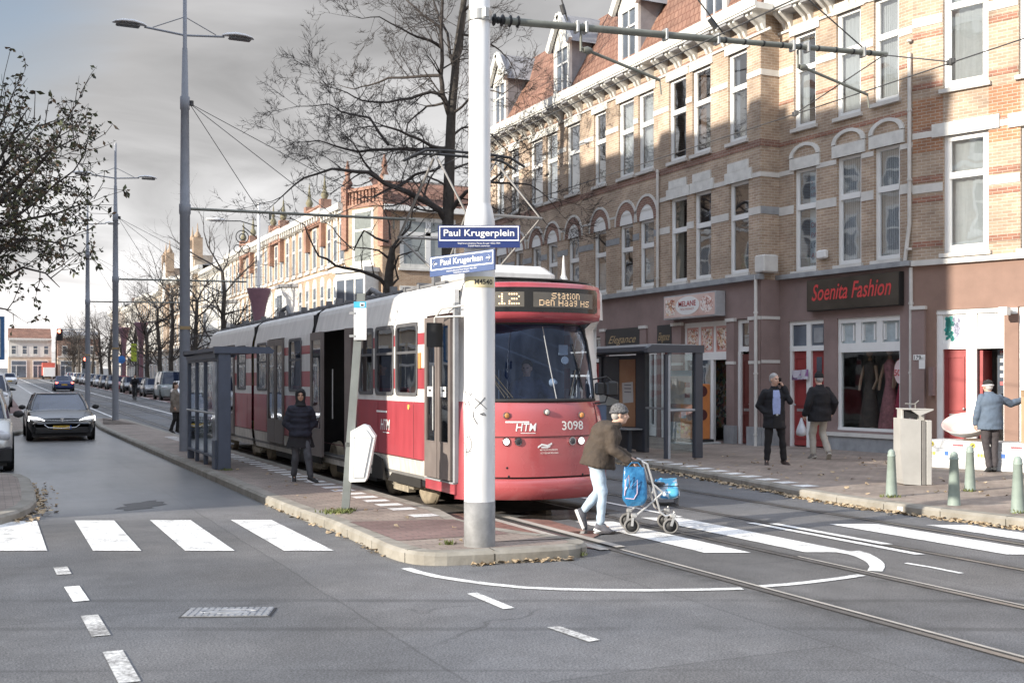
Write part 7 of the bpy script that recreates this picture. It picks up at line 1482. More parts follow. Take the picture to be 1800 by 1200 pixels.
# pruned tree in front of the corner house
rnd = random.Random(5); tb = T(686, 700, 13.6); dT = depth(tb); base = Vector((tb.x, tb.y, PH)); tree = thing('bare_tree', 'smaller pruned bare tree in front of the slotted parapet corner house', 'tree', tuple(base))
mb = MB(); tk = [base] + tr([(684,560),(682,510),(685,470),(690,435)]); mb.tube(tk, [.24,.22,.20,.16,.11], 10); mb.build('trunk', BARK, tree, world=True); mb = MB()
for px, dd, r0, r1 in [([(680,505),(668,490),(645,480),(620,473),(590,467),(575,455),(560,450),(545,420),(535,395),(515,385)], -1.2, .10, .015), ([(690,435),(705,415),(720,400),(725,370),(735,340)], 1, .07, .012), ([(683,425),(660,418),(640,405),(622,440),(600,420),(585,400),(570,390)], .8, .06, .012), ([(684,455),(665,440),(625,435)], -.6, .06, .02), ([(686,420),(685,395),(675,370),(665,350)], .6, .05, .012), ([(688,480),(700,450),(715,445),(735,440),(742,420)], -1, .05, .012), ([(690,500),(700,490),(695,470),(693,440),(695,420)], .7, .06, .012), ([(692,438),(708,420),(730,405),(745,385)], -1, .05, .012)]: limb(mb, tr(px, dd), r0, r1, rnd, lev=1, Ls=.95, step=.55, kids=(2, 4), up=.02)
mb.build('branches', TWIG, tree, world=True)
# street trees further along
def bare_tree(label, p, h, sd, seed, lean=0.0, dens=2):
    rnd = random.Random(seed); e = thing('bare_tree', label, 'tree', tuple(p), 0, 'bare street trees along the right side'); mb = MB(); tk = [Vector((0,0,0))]; q = Vector((0,0,0))
    for k in range(6): q = q + Vector((rnd.uniform(-.12,.12)+lean, rnd.uniform(-.1,.1), h*.12)); tk.append(q.copy())
    mb.tube(tk, [.26,.21,.19,.17,.15,.13,.10], 8); mb.build('trunk', BARK, e); mb = MB()
    for k in range(19):
        b = tk[rnd.randint(2, 6)]; an = k*2.4 + rnd.uniform(-.4,.4); el = rnd.uniform(.15, 1.1); d = Vector((math.cos(an)*math.cos(el), math.sin(an)*math.cos(el), math.sin(el))); grow(mb, b, d, h*sd*rnd.uniform(.24,.40), .085*rnd.uniform(.6,1), dens, rnd, .10, 0, None, (5, 7))
    mb.build('branches', TWIG, e); return e
for i, (x, t, h, lab) in enumerate(((395,13.6,11.5,'bare tree standing left of the mauve column, upright trunk'),(346,13.3,9.5,'bare tree just right of the tall lamp post'),(300,13.4,11,'bare tree just left of the tall lamp post'),(262,13.3,8.5,'shorter bare tree near the purple flared column'),(240,13.6,9.0,'bare tree behind the cyclist'),(180,13.5,9.5,'bare tree above the dark parked cars'),(138,13.5,10,'bare tree above the far blue car'),(108,13.6,9,'bare tree at the far traffic light arm'),(85,13.6,9,'farthest bare tree beside the brown end house'),(285,13.5,10,'bare tree showing just beside the left edge of the tall lamp post'),(215,13.5,9,'bare tree close behind the far lamp post'),(195,13.4,9,'bare tree just left of the far lamp post'),(160,13.6,9,'bare tree between the two far lamp posts'),(122,13.5,9.5,'bare tree right of the far traffic light arm'),(97,13.5,8.5,'bare tree over the red box van'))):
    p = T(x, 700, t); s_ = min(p.y, 215); bare_tree(lab, (t, s_, gz(s_)+PH), h, 1.0, 40 + i, 0, 2)
# tree with remaining leaves at the left
rnd = random.Random(77); e = thing('leafy_tree', 'tree with dry green brown leaves leaning in from the left picture edge', 'tree', (-1.6, 17.5, PH)); base = Vector((-1.6, 17.5, PH)); dT = 16.6
LF = [mat('dull_green_leaf', (.070,.078,.035), .7, var=.4, scale=9), mat('brown_leaf', (.13,.085,.05), .7, var=.4, scale=9), mat('dark_leaf', (.035,.036,.028), .7, var=.4, scale=9)]
mb = MB(); mb.tube([base, base + Vector((.05,0,1.6)), base + Vector((.1,-.1,3)), base + Vector((.05,-.2,4.6)), base + Vector((.1,-.3,6.2))], [.20,.16,.14,.10,.05], 10); mb.build('trunk', BARK, e, world=True)
mb = MB(); lf = MB(); ends = []
def leaf_at(p, d, size):
    n_ = rnd.choice((1, 1, 2)); 
    for _ in range(n_):
        a = (d*.3 + perp(d, rnd) - UP*.5).normalized(); s_ = a.cross(perp(a, rnd)).normalized(); L_ = size*rnd.uniform(.7,1.3); w = L_*.26; m_ = p + a*L_*.5 + s_.cross(a)*L_*.08
        lf.add([p, m_ - s_*w, p + a*L_, m_ + s_*w], [(0,1,2,3)], rnd.choice((0,0,1,2)))
def tree_limb(px, dd, r0, r1):
    P = [D(x, y, dT + dd*k/max(1,len(px)-1)) for k, (x, y) in enumerate(px)]; N_ = len(P); mb.tube(P, [r0+(r1-r0)*k/(N_-1) for k in range(N_)], 6)
    for k in range(1, N_):
        seg = P[k]-P[k-1]; d = seg.normalized()
        for j in range(max(2, int(seg.length/.11))):
            q = P[k-1].lerp(P[k], rnd.random()); ee = []; nd = (d*rnd.uniform(.1,.9) + perp(d, rnd)*.9 + UP*.25).normalized(); grow(mb, q, nd, rnd.uniform(.38,.80), .010, 1, rnd, .16, 0, ee, (3, 6))
            for p_, d_ in ee:
                for _ in range(rnd.randint(3, 6)): leaf_at(p_ - d_*rnd.uniform(0,.22), d_, .075)
for px, dd, r0, r1 in [([(-60,420),(-20,370),(30,330),(60,300),(90,265),(110,225)], -1.0, .05, .008), ([(-60,350),(0,300),(40,250),(70,215)], .9, .04, .008), ([(-50,300),(-10,240),(10,200),(20,170)], -.6, .03, .006), ([(-60,450),(0,400),(50,385),(100,375),(140,360),(165,345)], .8, .03, .004), ([(-60,480),(0,440),(40,420),(90,425),(130,435)], -.7, .035, .006), ([(-60,520),(0,490),(40,470),(80,480),(105,505)], .6, .03, .006), ([(-60,400),(-10,360),(40,340),(90,330),(130,300),(150,270)], .3, .03, .006), ([(-50,380),(0,330),(60,280),(110,255),(140,240)], .8, .03, .006), ([(-60,550),(-10,540),(20,545)], .2, .03, .008), ([(-60,330),(0,280),(30,220),(50,190)], -.3, .03, .006), ([(-60,440),(10,395),(70,350),(110,310)], -1.2, .03, .006), ([(-60,500),(-10,455),(40,400),(60,360)], .9, .03, .006)]: tree_limb(px, dd, r0, r1)
# bare whips at the outside with single leaves
for px in ([(0,180),(8,130),(19,85)], [(35,200),(42,170)], [(60,215),(62,160)], [(78,225),(86,175),(92,172)], [(115,260),(124,220),(130,178)], [(150,270),(156,230),(162,200)], [(160,250),(185,235),(198,218)], [(100,400),(140,370),(180,330),(222,335)], [(150,360),(185,345),(218,335)], [(165,350),(182,320),(184,300)], [(110,440),(120,420),(130,370)], [(140,360),(160,375),(190,376)]):
    P = [D(x, y, dT-.3) for x, y in px]; mb.tube(P, [.007] + [.004]*(len(P)-1), 4); d = (P[-1]-P[-2]).normalized(); [leaf_at(P[-1], d, .11) for _ in range(4)]
br = mb.build('branches', TWIG, e, world=True); lf.build('leaves', LF, br, world=True)
# ------------------------------------------------------------------ vehicles
CARGL = mat('car_glass', (.02,.03,.06), .04, var=.3, scale=1.5, spec=.4); TYRE = mat('tyre', (.02,.02,.021), .8); RIM = mat('alloy_rim', (.40,.40,.41), .35, metal=.7)
HL = mat('headlamp_glass', (.55,.56,.58), .08, spec=.9); TL = mat('tail_lamp', (.30,.015,.015), .2); PLATE = mat('yellow_plate', (.62,.40,.05), .5, var=.04)
CP = {}
def car_paint(n, col, rough=.22, metal=.0): 
    if n not in CP: CP[n] = mat('paint_' + n, col, rough, metal, var=.05, scale=1, coat=.25 if n == 'black' else .5)
    return CP[n]
def car(name, label, cat, loc, heading, paint_, L=4.2, Wd=1.78, H=1.48, hood=.95, belt=.92, kind='hatch', detail=1, group=None, lit=False, plate='', brake=False):
    e = thing(name, label, cat, loc, heading, group); h = Wd/2; f = L/2
    xw = f - hood; xr = -f + (.15 if kind in ('hatch','van','suv') else .75); tf = xw - (.62 if kind != 'van' else .45) ; tr_ = xr + (.35 if kind in ('hatch','suv') else .12 if kind == 'van' else .75)
    if kind == 'fast': xr = -f + .25; tr_ = xr + 1.35; tf = xw - .95
    nose_z = belt * (.74 if kind != 'van' else .85)
    st = [(f, .30, nose_z-.16, h*.80), (f-.05, .22, nose_z-.05, h*.87), (f-.28, .19, nose_z+.02, h*.96), (f-.75, .18, belt-.06 if hood > .8 else belt, h*.99), (xw, .18, belt, h), (0, .18, belt+.02, h), (xr+.5, .19, belt+.03, h*.99), (-f+.18, .22, belt+.02 if kind != 'sedan' else belt+.03, h*.93), (-f+.03, .30, belt-.08, h*.86), (-f, .38, belt-.22, h*.80)]
    def ring(x, zl, zh, w):
        pr = [(w*.75,zl),(w*.93,zl+.06),(w*.985,zl+.22),(w,(zl+zh)*.55),(w*.975,zh-.10),(w*.90,zh-.025),(w*.70,zh),(w*.35,zh+.018)]
        return [(x,y,z) for y,z in pr] + [(x,0,zh+.024)] + [(x,-y,z) for y,z in reversed(pr)] + [(x,0,zl)]
    mb = MB(); mb.loft([ring(*q) for q in st]); body = mb.build('body', paint_, e)
    B_ = [(xw+.10,0),(xw,h*.62),(xw-.18,h*.84),(xw-.6,h*.93),(xr+.6,h*.93),(xr+.10,h*.80),(xr-.03,h*.45),(xr-.05,0)]
    T_ = [(tf+.06,0),(tf,h*.50),(tf-.10,h*.66),(tf-.4,h*.74),(tr_+.4,h*.73),(tr_+.08,h*.66),(tr_,h*.40),(tr_-.01,0)]
    full = lambda P: P + [(x,-y) for x,y in reversed(P[1:-1])]
    zt = H - .05; z0 = belt - .02
    mb = MB(); mb.loft([[(x,y,z0) for x,y in full(B_)], [(x*.5+x2*.5,(y+y2)*.5*1.035,(z0+zt)/2) for (x,y),(x2,y2) in zip(full(B_), full(T_))], [(x,y,zt) for x,y in full(T_)]], caps=False, sm=False); mb.build('window', CARGL, e)
    mb = MB(); rt = [[(x,y*1.02,zt-.01) for x,y in full(T_)], [(x*.99,y*.98,zt+.03) for x,y in full(T_)], [(x*.8+(tf+tr_)*.1,y*.7,H) for x,y in full(T_)]]; mb.loft(rt); rb = MB()
    for k in ((2,.035),(12,.035),(5,.06),(9,.06)): 
        i, r = k; mb.tube([(*full(B_)[i],z0), ((full(B_)[i][0]+full(T_)[i][0])/2, (full(B_)[i][1]+full(T_)[i][1])/2*1.035, (z0+zt)/2), (*full(T_)[i],zt)], r, 6)
    for sg in (-1,1): mb.bar(((tf+tr_)/2,sg*h*.925,z0),((tf+tr_)/2-.05,sg*h*.745,zt),.07,.03,up=(1,0,0)) if detail else None
    mb.build('roof', paint_, e)
    wr = .32 if kind not in ('suv','van') else .35
    for xq in (f-.82, -f+.80):
        for sg in (-1, 1):
            mb = MB(); y = sg*(h-.10); mb.lathe([(wr*.6,-.10*sg),(wr*.93,-.10*sg),(wr,-.06*sg),(wr,.06*sg),(wr*.93,.10*sg),(wr*.62,.10*sg)], (xq,y,wr), 20 if detail else 12, ax='y'); w = mb.build('wheel', TYRE, e)
            if detail: mb = MB(); mb.lathe([(wr*.62,.095*sg),(wr*.58,.07*sg),(.05,.09*sg),(0.001,.095*sg)], (xq,y,wr), 14, ax='y'); mb.build('rim', RIM, w)
    mb = MB()
    for xq in (f-.82, -f+.80):
        for sg in (-1,1): mb.lathe([(wr+.07,-.004*sg),(wr+.07,.003*sg)], (xq,sg*(h-.001),wr+.015), 20, ax='y')
    mb.box(-f+.1,f-.1,-h*.85,h*.85,.14,.24); mb.build('wheel_arch', BLACK, e)
    for sg in (-1, 1):
        mb = MB(); zc = nose_z - .05
        if lit: mb.prism([(-.26,.10),(.18,-.03),(.20,-.08),(-.05,-.09),(-.27,.03)], (f-.10, sg*h*.68, zc+.02), (0,sg*-1,0), (0,0,1), (.05,0,0)); l = mb.build('headlight', HL, e); mb = MB(); pts = [(f-.03, sg*(h*.68+.27), zc-.02), (f-.0, sg*(h*.68+.27), zc+.10), (f+.0, sg*(h*.68+.02), zc+.06), (f+.01, sg*(h*.68-.18), zc-.01)]; mb.tube([pts[0],pts[1],pts[2],pts[3]], [.025,.035,.03,.012], 6); mb.build('running_light', emit_mat('running_light', (1,1,1), 1.8), l)
        else: mb.ell((f-.12, sg*h*.70, zc), (.12,.22 if detail else .2,.09 if kind != 'suv' else .13), 10); mb.build('headlight', HL, e)
        mb = MB(); mb.ell((-f+.07, sg*h*.74, belt-.14), (.07,.15,.09), 8); mb.build('tail_light', emit_mat('brake_light', (1,.12,.08), 5) if brake else TL, e)
        mb = MB(); mb.ell((xw-.25, sg*(h+.10), belt+.08), (.06,.11,.075), 8); mb.build('mirror', BLACK if detail else paint_, e)
    mb = MB(); mb.bbox(f-.14,f-.01,-h*.52,h*.52,nose_z-.40,nose_z-.22,.02); mb.build('grille', BLACK, e)
    for xq, sg in ((f+.004,1),(-f-.004,-1)):
        zp = nose_z-.27 if sg > 0 else belt-.30
        mb = MB(); mb.box(xq-.012,xq+.012,-.26,.26,zp-.055,zp+.055); pl = mb.build('number_plate', PLATE, e)
        if plate and sg > 0: text_mb(plate, (xq+.014, .20, zp-.03), (0,-1,0), (0,0,1), .065, width=.42).build('lettering', BLACK, pl); mb = MB(); mb.box(xq+.005,xq+.0135,.215,.26,zp-.055,zp+.055); mb.build('plate_band', mat('plate_blue', (.03,.1,.4), .5), pl)
    return e
H_TO = -math.pi/2; H_AWAY = math.pi/2
sw_ = car('saloon_car', 'black fastback saloon car with lit headlights driving towards the camera', 'car', (2.03,39.6,0), H_TO, car_paint('black', (.012,.013,.015), .12), L=4.97, Wd=1.96, H=1.44, hood=1.28, belt=.93, kind='fast', lit=True, plate='4-TKV-26')
f_ = 4.97/2
mb = MB(); mb.tube([(f_+.0,-.50,.50),(f_+.02,-.40,.42),(f_+.03,0,.39),(f_+.02,.40,.42),(f_+.0,.50,.50)], .014, 6); mb.tube([(f_-.02,-.48,.635),(f_+.012,0,.625),(f_-.02,.48,.635)], .010, 6); mb.build('chrome_trim', CHROME, sw_)
mb = MB(); mb.bar((f_+.03,0,.59),(f_+.03,0,.69),.02,.02); mb.prism([(-.06,.70),(.06,.70),(.045,.675),(-.045,.675)], (f_+.02,0,0), (0,1,0), (0,0,1), (.015,0,0)); mb.build('emblem', CHROME, sw_)
mb = MB(); mb.box(f_-.02,f_+.005,-.75,.75,.25,.33); [mb.bbox(f_-.1,f_-.01,q-.14,q+.14,.30,.42,.02) for q in (-.62,.62)]; mb.build('lower_intake', BLACK, sw_)
suv = car('suv', 'silver suv parked at the left edge, seen from the front corner', 'car', (-.45,27.0,0), H_TO, car_paint('silver', (.50,.50,.47), .3, .25), L=4.5, Wd=1.84, H=1.70, hood=1.0, belt=1.06, kind='suv')
mb = MB(); mb.bbox(2.02,2.262,-.88,.88,.22,.52,.03); [mb.lathe([(.07,2.262),(.06,2.275)], (0,q,.42), 12, ax='x') for q in (-.62,.62)]; mb.build('bumper', BLACK, suv); mb = MB(); [mb.tube([(-1.7,q,1.72),(.4,q,1.74)], .02, 6) for q in (-.62,.62)]; mb.build('roof_rail', GALV, suv)
car('white_van', 'white van parked behind the silver suv at the left edge', 'van', (.02,64.5,gz(64.5)), H_TO, car_paint('white', (.72,.72,.72), .3), L=4.8, Wd=1.9, H=1.95, hood=.7, belt=1.1, kind='van')
car('parked_car', 'dark grey car parked behind the white van on the left', 'car', (.35,73,gz(73)), H_TO, car_paint('dark_grey', (.08,.085,.09), .3), L=4.3, detail=0)
car('blue_car', 'dark blue saloon driving away with a glowing brake light', 'car', (D(111,690,110).x, D(111,690,110).y, gz(D(111,690,110).y)), H_AWAY, car_paint('dark_blue', (.015,.03,.12), .25), L=4.5, Wd=1.8, H=1.45, kind='sedan', brake=True)
p = D(17, 690, 150); car('white_car', 'small white car coming down the road far at the left', 'car', (p.x, p.y, gz(p.y)), H_TO, car_paint('white', (.72,.72,.72), .3), L=4.0, kind='hatch', detail=0)
cols = [('white',(.72,.72,.72)),('grey_green',(.26,.29,.29)),('dark_grey',(.08,.085,.09)),('graphite',(.05,.05,.055)),('black',(.012,.013,.015)),('red',(.35,.02,.03)),('dark_grey',(.08,.085,.09)),('graphite',(.05,.05,.055)),('silver2',(.45,.46,.47)),('black',(.012,.013,.015)),('white',(.72,.72,.72)),('silver2',(.45,.46,.47)),('black',(.012,.013,.015)),('white',(.72,.72,.72)),('graphite',(.05,.05,.055)),('silver2',(.45,.46,.47))]
where = ['white hatchback parked half behind the tall lamp post','grey green van parked behind the white hatchback','dark grey car behind the cyclist','graphite car parked left of the cyclist','black car parked beside the far lamp post','red car in the row of parked cars','dark grey car parked just left of the red car','graphite car parked right of the blue car','silver car parked beyond the graphite one','black car parked in the far row behind the blue car','white car parked in the far row','silver car left of the far white car','black car near the far traffic light arm','small white car at the far end of the row','graphite car near the red box van','silver car last in the far row']
for k, ((n, c), lab) in enumerate(zip(cols, where)):
    s_ = 77.5 + k*7.6 + (2.0 if k > 1 else 0); van = k == 1
    car('parked_van' if van else 'parked_car', lab, 'van' if van else 'car', (11.95, s_, gz(s_)), H_TO, car_paint(n, c, .3), L=4.9 if van else 4.1, Wd=1.92 if van else 1.75, H=2.05 if van else 1.46, hood=.75 if van else .9, belt=1.12 if van else .92, kind='van' if van else 'hatch', detail=1 if k < 3 else 0, group='cars parked along the right kerb')
# ------------------------------------------------------------------ people
def voxelise(mb, vox, it=4, fac=.5, sub=False):
    me = bpy.data.meshes.new('tmp'); me.from_pydata([tuple(q) for q in mb.v], [], mb.f); o = bpy.data.objects.new('tmp', me); COL.objects.link(o)
    m = o.modifiers.new('r', 'REMESH'); m.mode = 'VOXEL'; m.voxel_size = vox; m.use_smooth_shade = True
    s = o.modifiers.new('s', 'SMOOTH'); s.iterations = it; s.factor = fac
    dg = bpy.context.evaluated_depsgraph_get(); out = bpy.data.meshes.new_from_object(o.evaluated_get(dg)); bpy.data.objects.remove(o); bpy.data.meshes.remove(me); return out
def flesh(name, mb, vox, mats, parent, it=4, paint=None, wr=0):
    me = voxelise(mb, vox, it); me.name = name; me.materials.clear()
    for m in mats: me.materials.append(m)
    import numpy as np
    nv, nf = len(me.vertices), len(me.polygons)
    if wr:
        co = np.empty(nv*3, np.float32); no = np.empty(nv*3, np.float32); me.vertices.foreach_get('co', co); me.vertices.foreach_get('normal', no); co = co.reshape(-1, 3); no = no.reshape(-1, 3); d = np.zeros(nv)
        rr = random.Random(len(name) * 7 + nv)
        for f, am in ((11, .5), (17, .45), (26, .4), (41, .3)):
            for _ in range(3):
                k = np.array([rr.uniform(-.6, .6), rr.uniform(-.6, .6), rr.uniform(.6, 1.2)]) * f; w = np.array([rr.uniform(-1, 1) for _ in range(3)]) * f * .5
                d += am * np.sin(co @ k + rr.uniform(0, 6) + 1.6 * np.sin(co @ w + rr.uniform(0, 6)))
        co = co + no * (np.clip(d, -2, 2) * wr * .5)[:, None]; me.vertices.foreach_set('co', co.astype(np.float32).ravel())
    me.polygons.foreach_set('use_smooth', np.ones(nf, bool)); idx = np.zeros(nf, np.int32)
    if paint:
        ce = np.empty(nf*3, np.float32); me.polygons.foreach_get('center', ce); ce = ce.reshape(-1, 3)
        for q, r, mi in paint: idx[(((ce - np.array(q)) / np.array(r))**2).sum(1) < 1] = mi
    me.polygons.foreach_set('material_index', idx); me.update(); o = bpy.data.objects.new(name, me); COL.objects.link(o); o.parent = parent; return o
def ch(mb, pts, r, n=10):
    mb.tube(pts, r, n)
    rr = r if isinstance(r, (list, tuple)) else [r]*len(pts)
    for p, q in zip(pts, rr): mb.ell(p, (q*.99,)*3, 8)
def V(*a): return Vector(a)
def hand(mb, w, d, nrm, side, curl=.5, sc=1.0):
    """w wrist, d pointing direction, nrm palm-facing direction; fingers bend towards nrm"""
    d = d.normalized(); nrm = (nrm - d*nrm.dot(d)).normalized(); lat = d.cross(nrm)*side
    for u in (-.026,-.009,.009,.026): mb.tube([w - d*.01 + lat*u*.6, w + d*.045*sc + lat*u, w + d*.085*sc + lat*u], [.017,.016,.013], 8)
    for i, (u, L) in enumerate(((-.030,.060),(-.011,.075),(.009,.080),(.028,.072))):
        p = w + d*.085*sc + lat*u*1.05; pts = [p]; a = curl*.5
        for k in range(3): a += curl*.75; p = p + (d*math.cos(a) + nrm*math.sin(a))*L*sc*(.42,.32,.26)[k]; pts.append(p)
        mb.tube(pts, [.0105,.010,.009,.0075], 7)
    p = w + d*.03 + lat*.032; mb.tube([w + d*.015 + lat*.015, p + lat*.012 + nrm*.01, p + d*.03 + lat*.022 + nrm*.02*(.5+curl), p + d*.055 + lat*.014 + nrm*.032*(.5+curl)], [.015,.013,.011,.009], 7)
STD = dict(pel=V(0,0,.95), wai=V(0,0,1.10), che=V(0,0,1.32), nek=V(0,0,1.48), hed=V(.02,0,1.635), sh_l=V(0,.165,1.385), sh_r=V(0,-.165,1.385), el_l=V(-.03,.24,1.14), el_r=V(-.03,-.24,1.14), wr_l=V(.05,.25,.90), wr_r=V(.05,-.25,.90),
    hi_l=V(0,.09,.93), hi_r=V(0,-.09,.93), kn_l=V(.02,.10,.50), kn_r=V(.02,-.10,.50), an_l=V(-.01,.10,.09), an_r=V(-.01,-.10,.09), toe_l=V(.15,.13,.035), toe_r=V(.15,-.13,.035))
EYE = mat('eye_dark', (.03,.02,.018), .3); LIP = mat('lip', (.38,.17,.15), .5)
def fab(n, c, **k): return mat('fabric_' + n, c, .85, var=k.get('var', .22), scale=k.get('scale', 14), bump=k.get('bump', .35), bscale=k.get('bs', 22), col2=k.get('col2'))
def person(label, loc, heading, J=None, scale=1.0, skin=SKIN, coat=None, trousers=None, shoes=None, head=(0,0), hair=None, hat=None, scarf=None, shirt=None, skirt=None, hands=None, puffer=False, collar=None, open_coat=False, fine=True, group=None, sole=None):
    j = dict(STD); j.update(J or {}); e = thing('person', label, 'person', tuple(loc), heading, group); e.scale = (scale,)*3
    R_ = Matrix.Rotation(head[0], 3, 'Z') @ Matrix.Rotation(head[1], 3, 'Y'); hd = j['hed']; vx = .009 if fine else .018
    H_ = lambda x, y, z: hd + R_ @ V(x, y, z)
    b = MB(); lat = (j['sh_l'] - j['sh_r']).normalized()
    b.tube([j['pel'] - V(0,0,.06), j['pel'], j['wai'], j['che'], j['nek']], [.14,.155,.135,.15,.06], 14, lat=lat, rb=[.09,.10,.085,.10,.055])
    b.tube([j['nek'] - V(.01,0,.05), j['nek'], H_(-.01,0,-.06)], [.065,.056,.054], 12)
    b.ell(H_(-.012,0,.03), (.092,.074,.088), 14, rot=R_); b.ell(H_(.015,0,-.035), (.070,.060,.078), 14, rot=R_); b.ell(H_(.048,0,-.083), (.030,.030,.024), 10, rot=R_)
    b.tube([H_(.080,0,.012), H_(.100,0,-.028), H_(.085,0,-.036)], [.010,.016,.010], 8); b.ell(H_(.073,0,.028), (.018,.052,.014), 10, rot=R_); b.ell(H_(.078,0,-.060), (.012,.024,.010), 8, rot=R_)
    for s_ in (-1,1): b.ell(H_(-.012,s_*.076,-.008), (.020,.012,.034), 8, rot=R_); b.ell(H_(.052,s_*.036,-.018), (.022,.022,.02), 8, rot=R_)
    for s_, q in ((1,'l'),(-1,'r')):
        ch(b, [j['sh_'+q], j['el_'+q], j['wr_'+q]], [.055,.042,.028]); ch(b, [j['hi_'+q], j['kn_'+q], j['an_'+q]], [.085,.055,.030]); ch(b, [j['an_'+q], j['an_'+q].lerp(j['toe_'+q], .6)], [.024,.014])
        d, n_, c_ = (hands or {}).get(q, (None, None, .55)); d = d or (j['wr_'+q] - j['el_'+q]); n_ = n_ or V(0,-s_,0); hand(b, j['wr_'+q], d, n_, s_ , c_)
    pt = [(H_(.076,s_*.032,.004), (.016,.014,.0085), 1) for s_ in (-1,1)] + [(H_(.088,0,-.060), (.020,.024,.0065), 2)] + [(H_(.086,s_*.034,.026), (.02,.020,.005), 3) for s_ in (-1,1)]
    flesh('body', b, vx*.9, [skin, EYE, LIP, hair or EYE], e, 3, pt)
    if coat:
        m, hem, wid, dp_ = coat['m'], coat['hem'], coat.get('w', .19), coat.get('d', .135); cb = MB(); pel, wai, che, nek = j['pel'], j['wai'], j['che'], j['nek']
        hemp = coat.get('hemp', V(pel.x, pel.y, hem)); path = [hemp] + ([pel + V(0,0,-.05)] if hem < pel.z - .12 else []) + [wai, che, che.lerp(nek, .55), nek + V(0,0,-.005)]
        k_ = len(path); ww = [wid*1.12] + ([wid*1.08] if k_ == 6 else []) + [wid*.98, wid*1.05, wid*.90, .085]; dd = [dp_*1.15] + ([dp_*1.1] if k_ == 6 else []) + [dp_*1.0, dp_*1.02, dp_*.85, .085]
        P = []; A = []; B = []
        for i in range(k_ - 1):
            for q in range(4 if puffer else 3):
                u = q/(4 if puffer else 3); P.append(path[i].lerp(path[i+1], u)); A.append(ww[i]+(ww[i+1]-ww[i])*u); B.append(dd[i]+(dd[i+1]-dd[i])*u)
        P.append(path[-1]); A.append(ww[-1]); B.append(dd[-1])
        if puffer: A = [a*(1.035 if i % 2 else .955) for i, a in enumerate(A)]; B = [a*(1.06 if i % 2 else .94) for i, a in enumerate(B)]
        cb.tube(P, A, 22, lat=lat, rb=B)
        for q in 'lr':
            pts = [j['sh_'+q].lerp(j['che'], .35), j['sh_'+q], j['sh_'+q].lerp(j['el_'+q], .5), j['el_'+q], j['el_'+q].lerp(j['wr_'+q], .5), j['el_'+q].lerp(j['wr_'+q], .93)]
            rr = [.085,.078,.076,.069,.062,.055]; g = coat.get('sl', 1.0); rr = [x*g for x in rr]
            if puffer:
                PP = []; RR = []
                for i in range(5):
                    for t_ in range(3): PP.append(pts[i].lerp(pts[i+1], t_/3)); RR.append((rr[i]+(rr[i+1]-rr[i])*t_/3)*(1.07 if (i*3+t_) % 2 else .94))
                pts, rr = PP + [pts[-1]], RR + [rr[-1]]
            ch(cb, pts, rr, 12)
        if collar != 0: cb.tube([nek + V(-.0,0,-.03), nek + V(.0,0,.035)], [.088,.078], 14)
        paint_ = []
        c = flesh('coat', cb, .013 if fine else .02, [m], e, 2, None, .011)
        if open_coat:
            s_ = MB(); x0 = .0; fr = lambda z, y: (1 if True else 0)
            for i in range(11):
                z = .98 + i*.042; w_ = .055 - .012*abs(i-5)/5
            rg = []
            for i in range(10): z = .965 + .052*i; dd_ = dp_*(1.06 if z < 1.35 else 1.02 - (z-1.35)*2.2); w_ = .066 + .014*math.sin(i*.4); rg.append([(dd_*math.sqrt(max(0,1-(y/wid)**2)) + .010, y, z) for y in [-w_ + 2*w_*q/6 for q in range(7)]])
            s_.loft(rg, closed=False, caps=False); s_.build('shirt', open_coat, e)
            s_ = MB(); rg = []
            for i in range(6): z = hem + .01 + (.965-hem)*i/5; w_ = .075 - .02*i/5; dd_ = dp_*1.18; rg.append([(dd_*math.sqrt(max(0,1-(y/(wid*1.1))**2)) + .006, y, z) for y in [-w_ + 2*w_*q/6 for q in range(7)]])
            s_.loft(rg, closed=False, caps=False); s_.build('trouser_front', trousers, e)
            s_ = MB()
            for y0 in (-1, 1): s_.prism([(0,0),(.05*y0,-.02),(.075*y0,.06),(.02*y0,.19),(0,.17)], (dp_*.98, .03*y0, 1.30), (0,1,0), (-.25,0,1), (.012,0,0))
            s_.build('lapel', m, e); s_ = MB(); s_.box(dp_*1.16,dp_*1.16+.02,-.02,.02,.945,.98); s_.build('buckle', GALV, e)
    if skirt:
        s_ = MB(); pel = j['pel']; rg = []
        for z, r in ((pel.z+.02,.19),(pel.z-.10,.21),(pel.z-.22,.245),(pel.z-.29,.27)): rg.append([(math.cos(k*math.pi/14)*r*.72*(1+.05*math.sin(k*2.5)), math.sin(k*math.pi/14)*r*(1+.05*math.sin(k*2.5)), z - .012*math.sin(k*1.7)) for k in range(28)])
        s_.loft(rg); s_.build('skirt', skirt, e)
    if trousers:
        t_ = MB(); pel = j['pel']; t_.tube([pel + V(0,0,.10), pel, pel + V(0,0,-.09)], [.155,.17,.13], 16, lat=lat, rb=[.105,.118,.10])
        for q in 'lr': ch(t_, [j['hi_'+q], j['hi_'+q].lerp(j['kn_'+q], .5), j['kn_'+q], j['kn_'+q].lerp(j['an_'+q], .55), j['an_'+q] + (j['kn_'+q]-j['an_'+q]).normalized()*.02], [.098,.088,.070,.066,.062] if not getattr(person, 'slim', False) else [.095,.078,.060,.058,.048], 12)
        flesh('trousers', t_, .013 if fine else .02, [trousers], e, 3, None, .009)
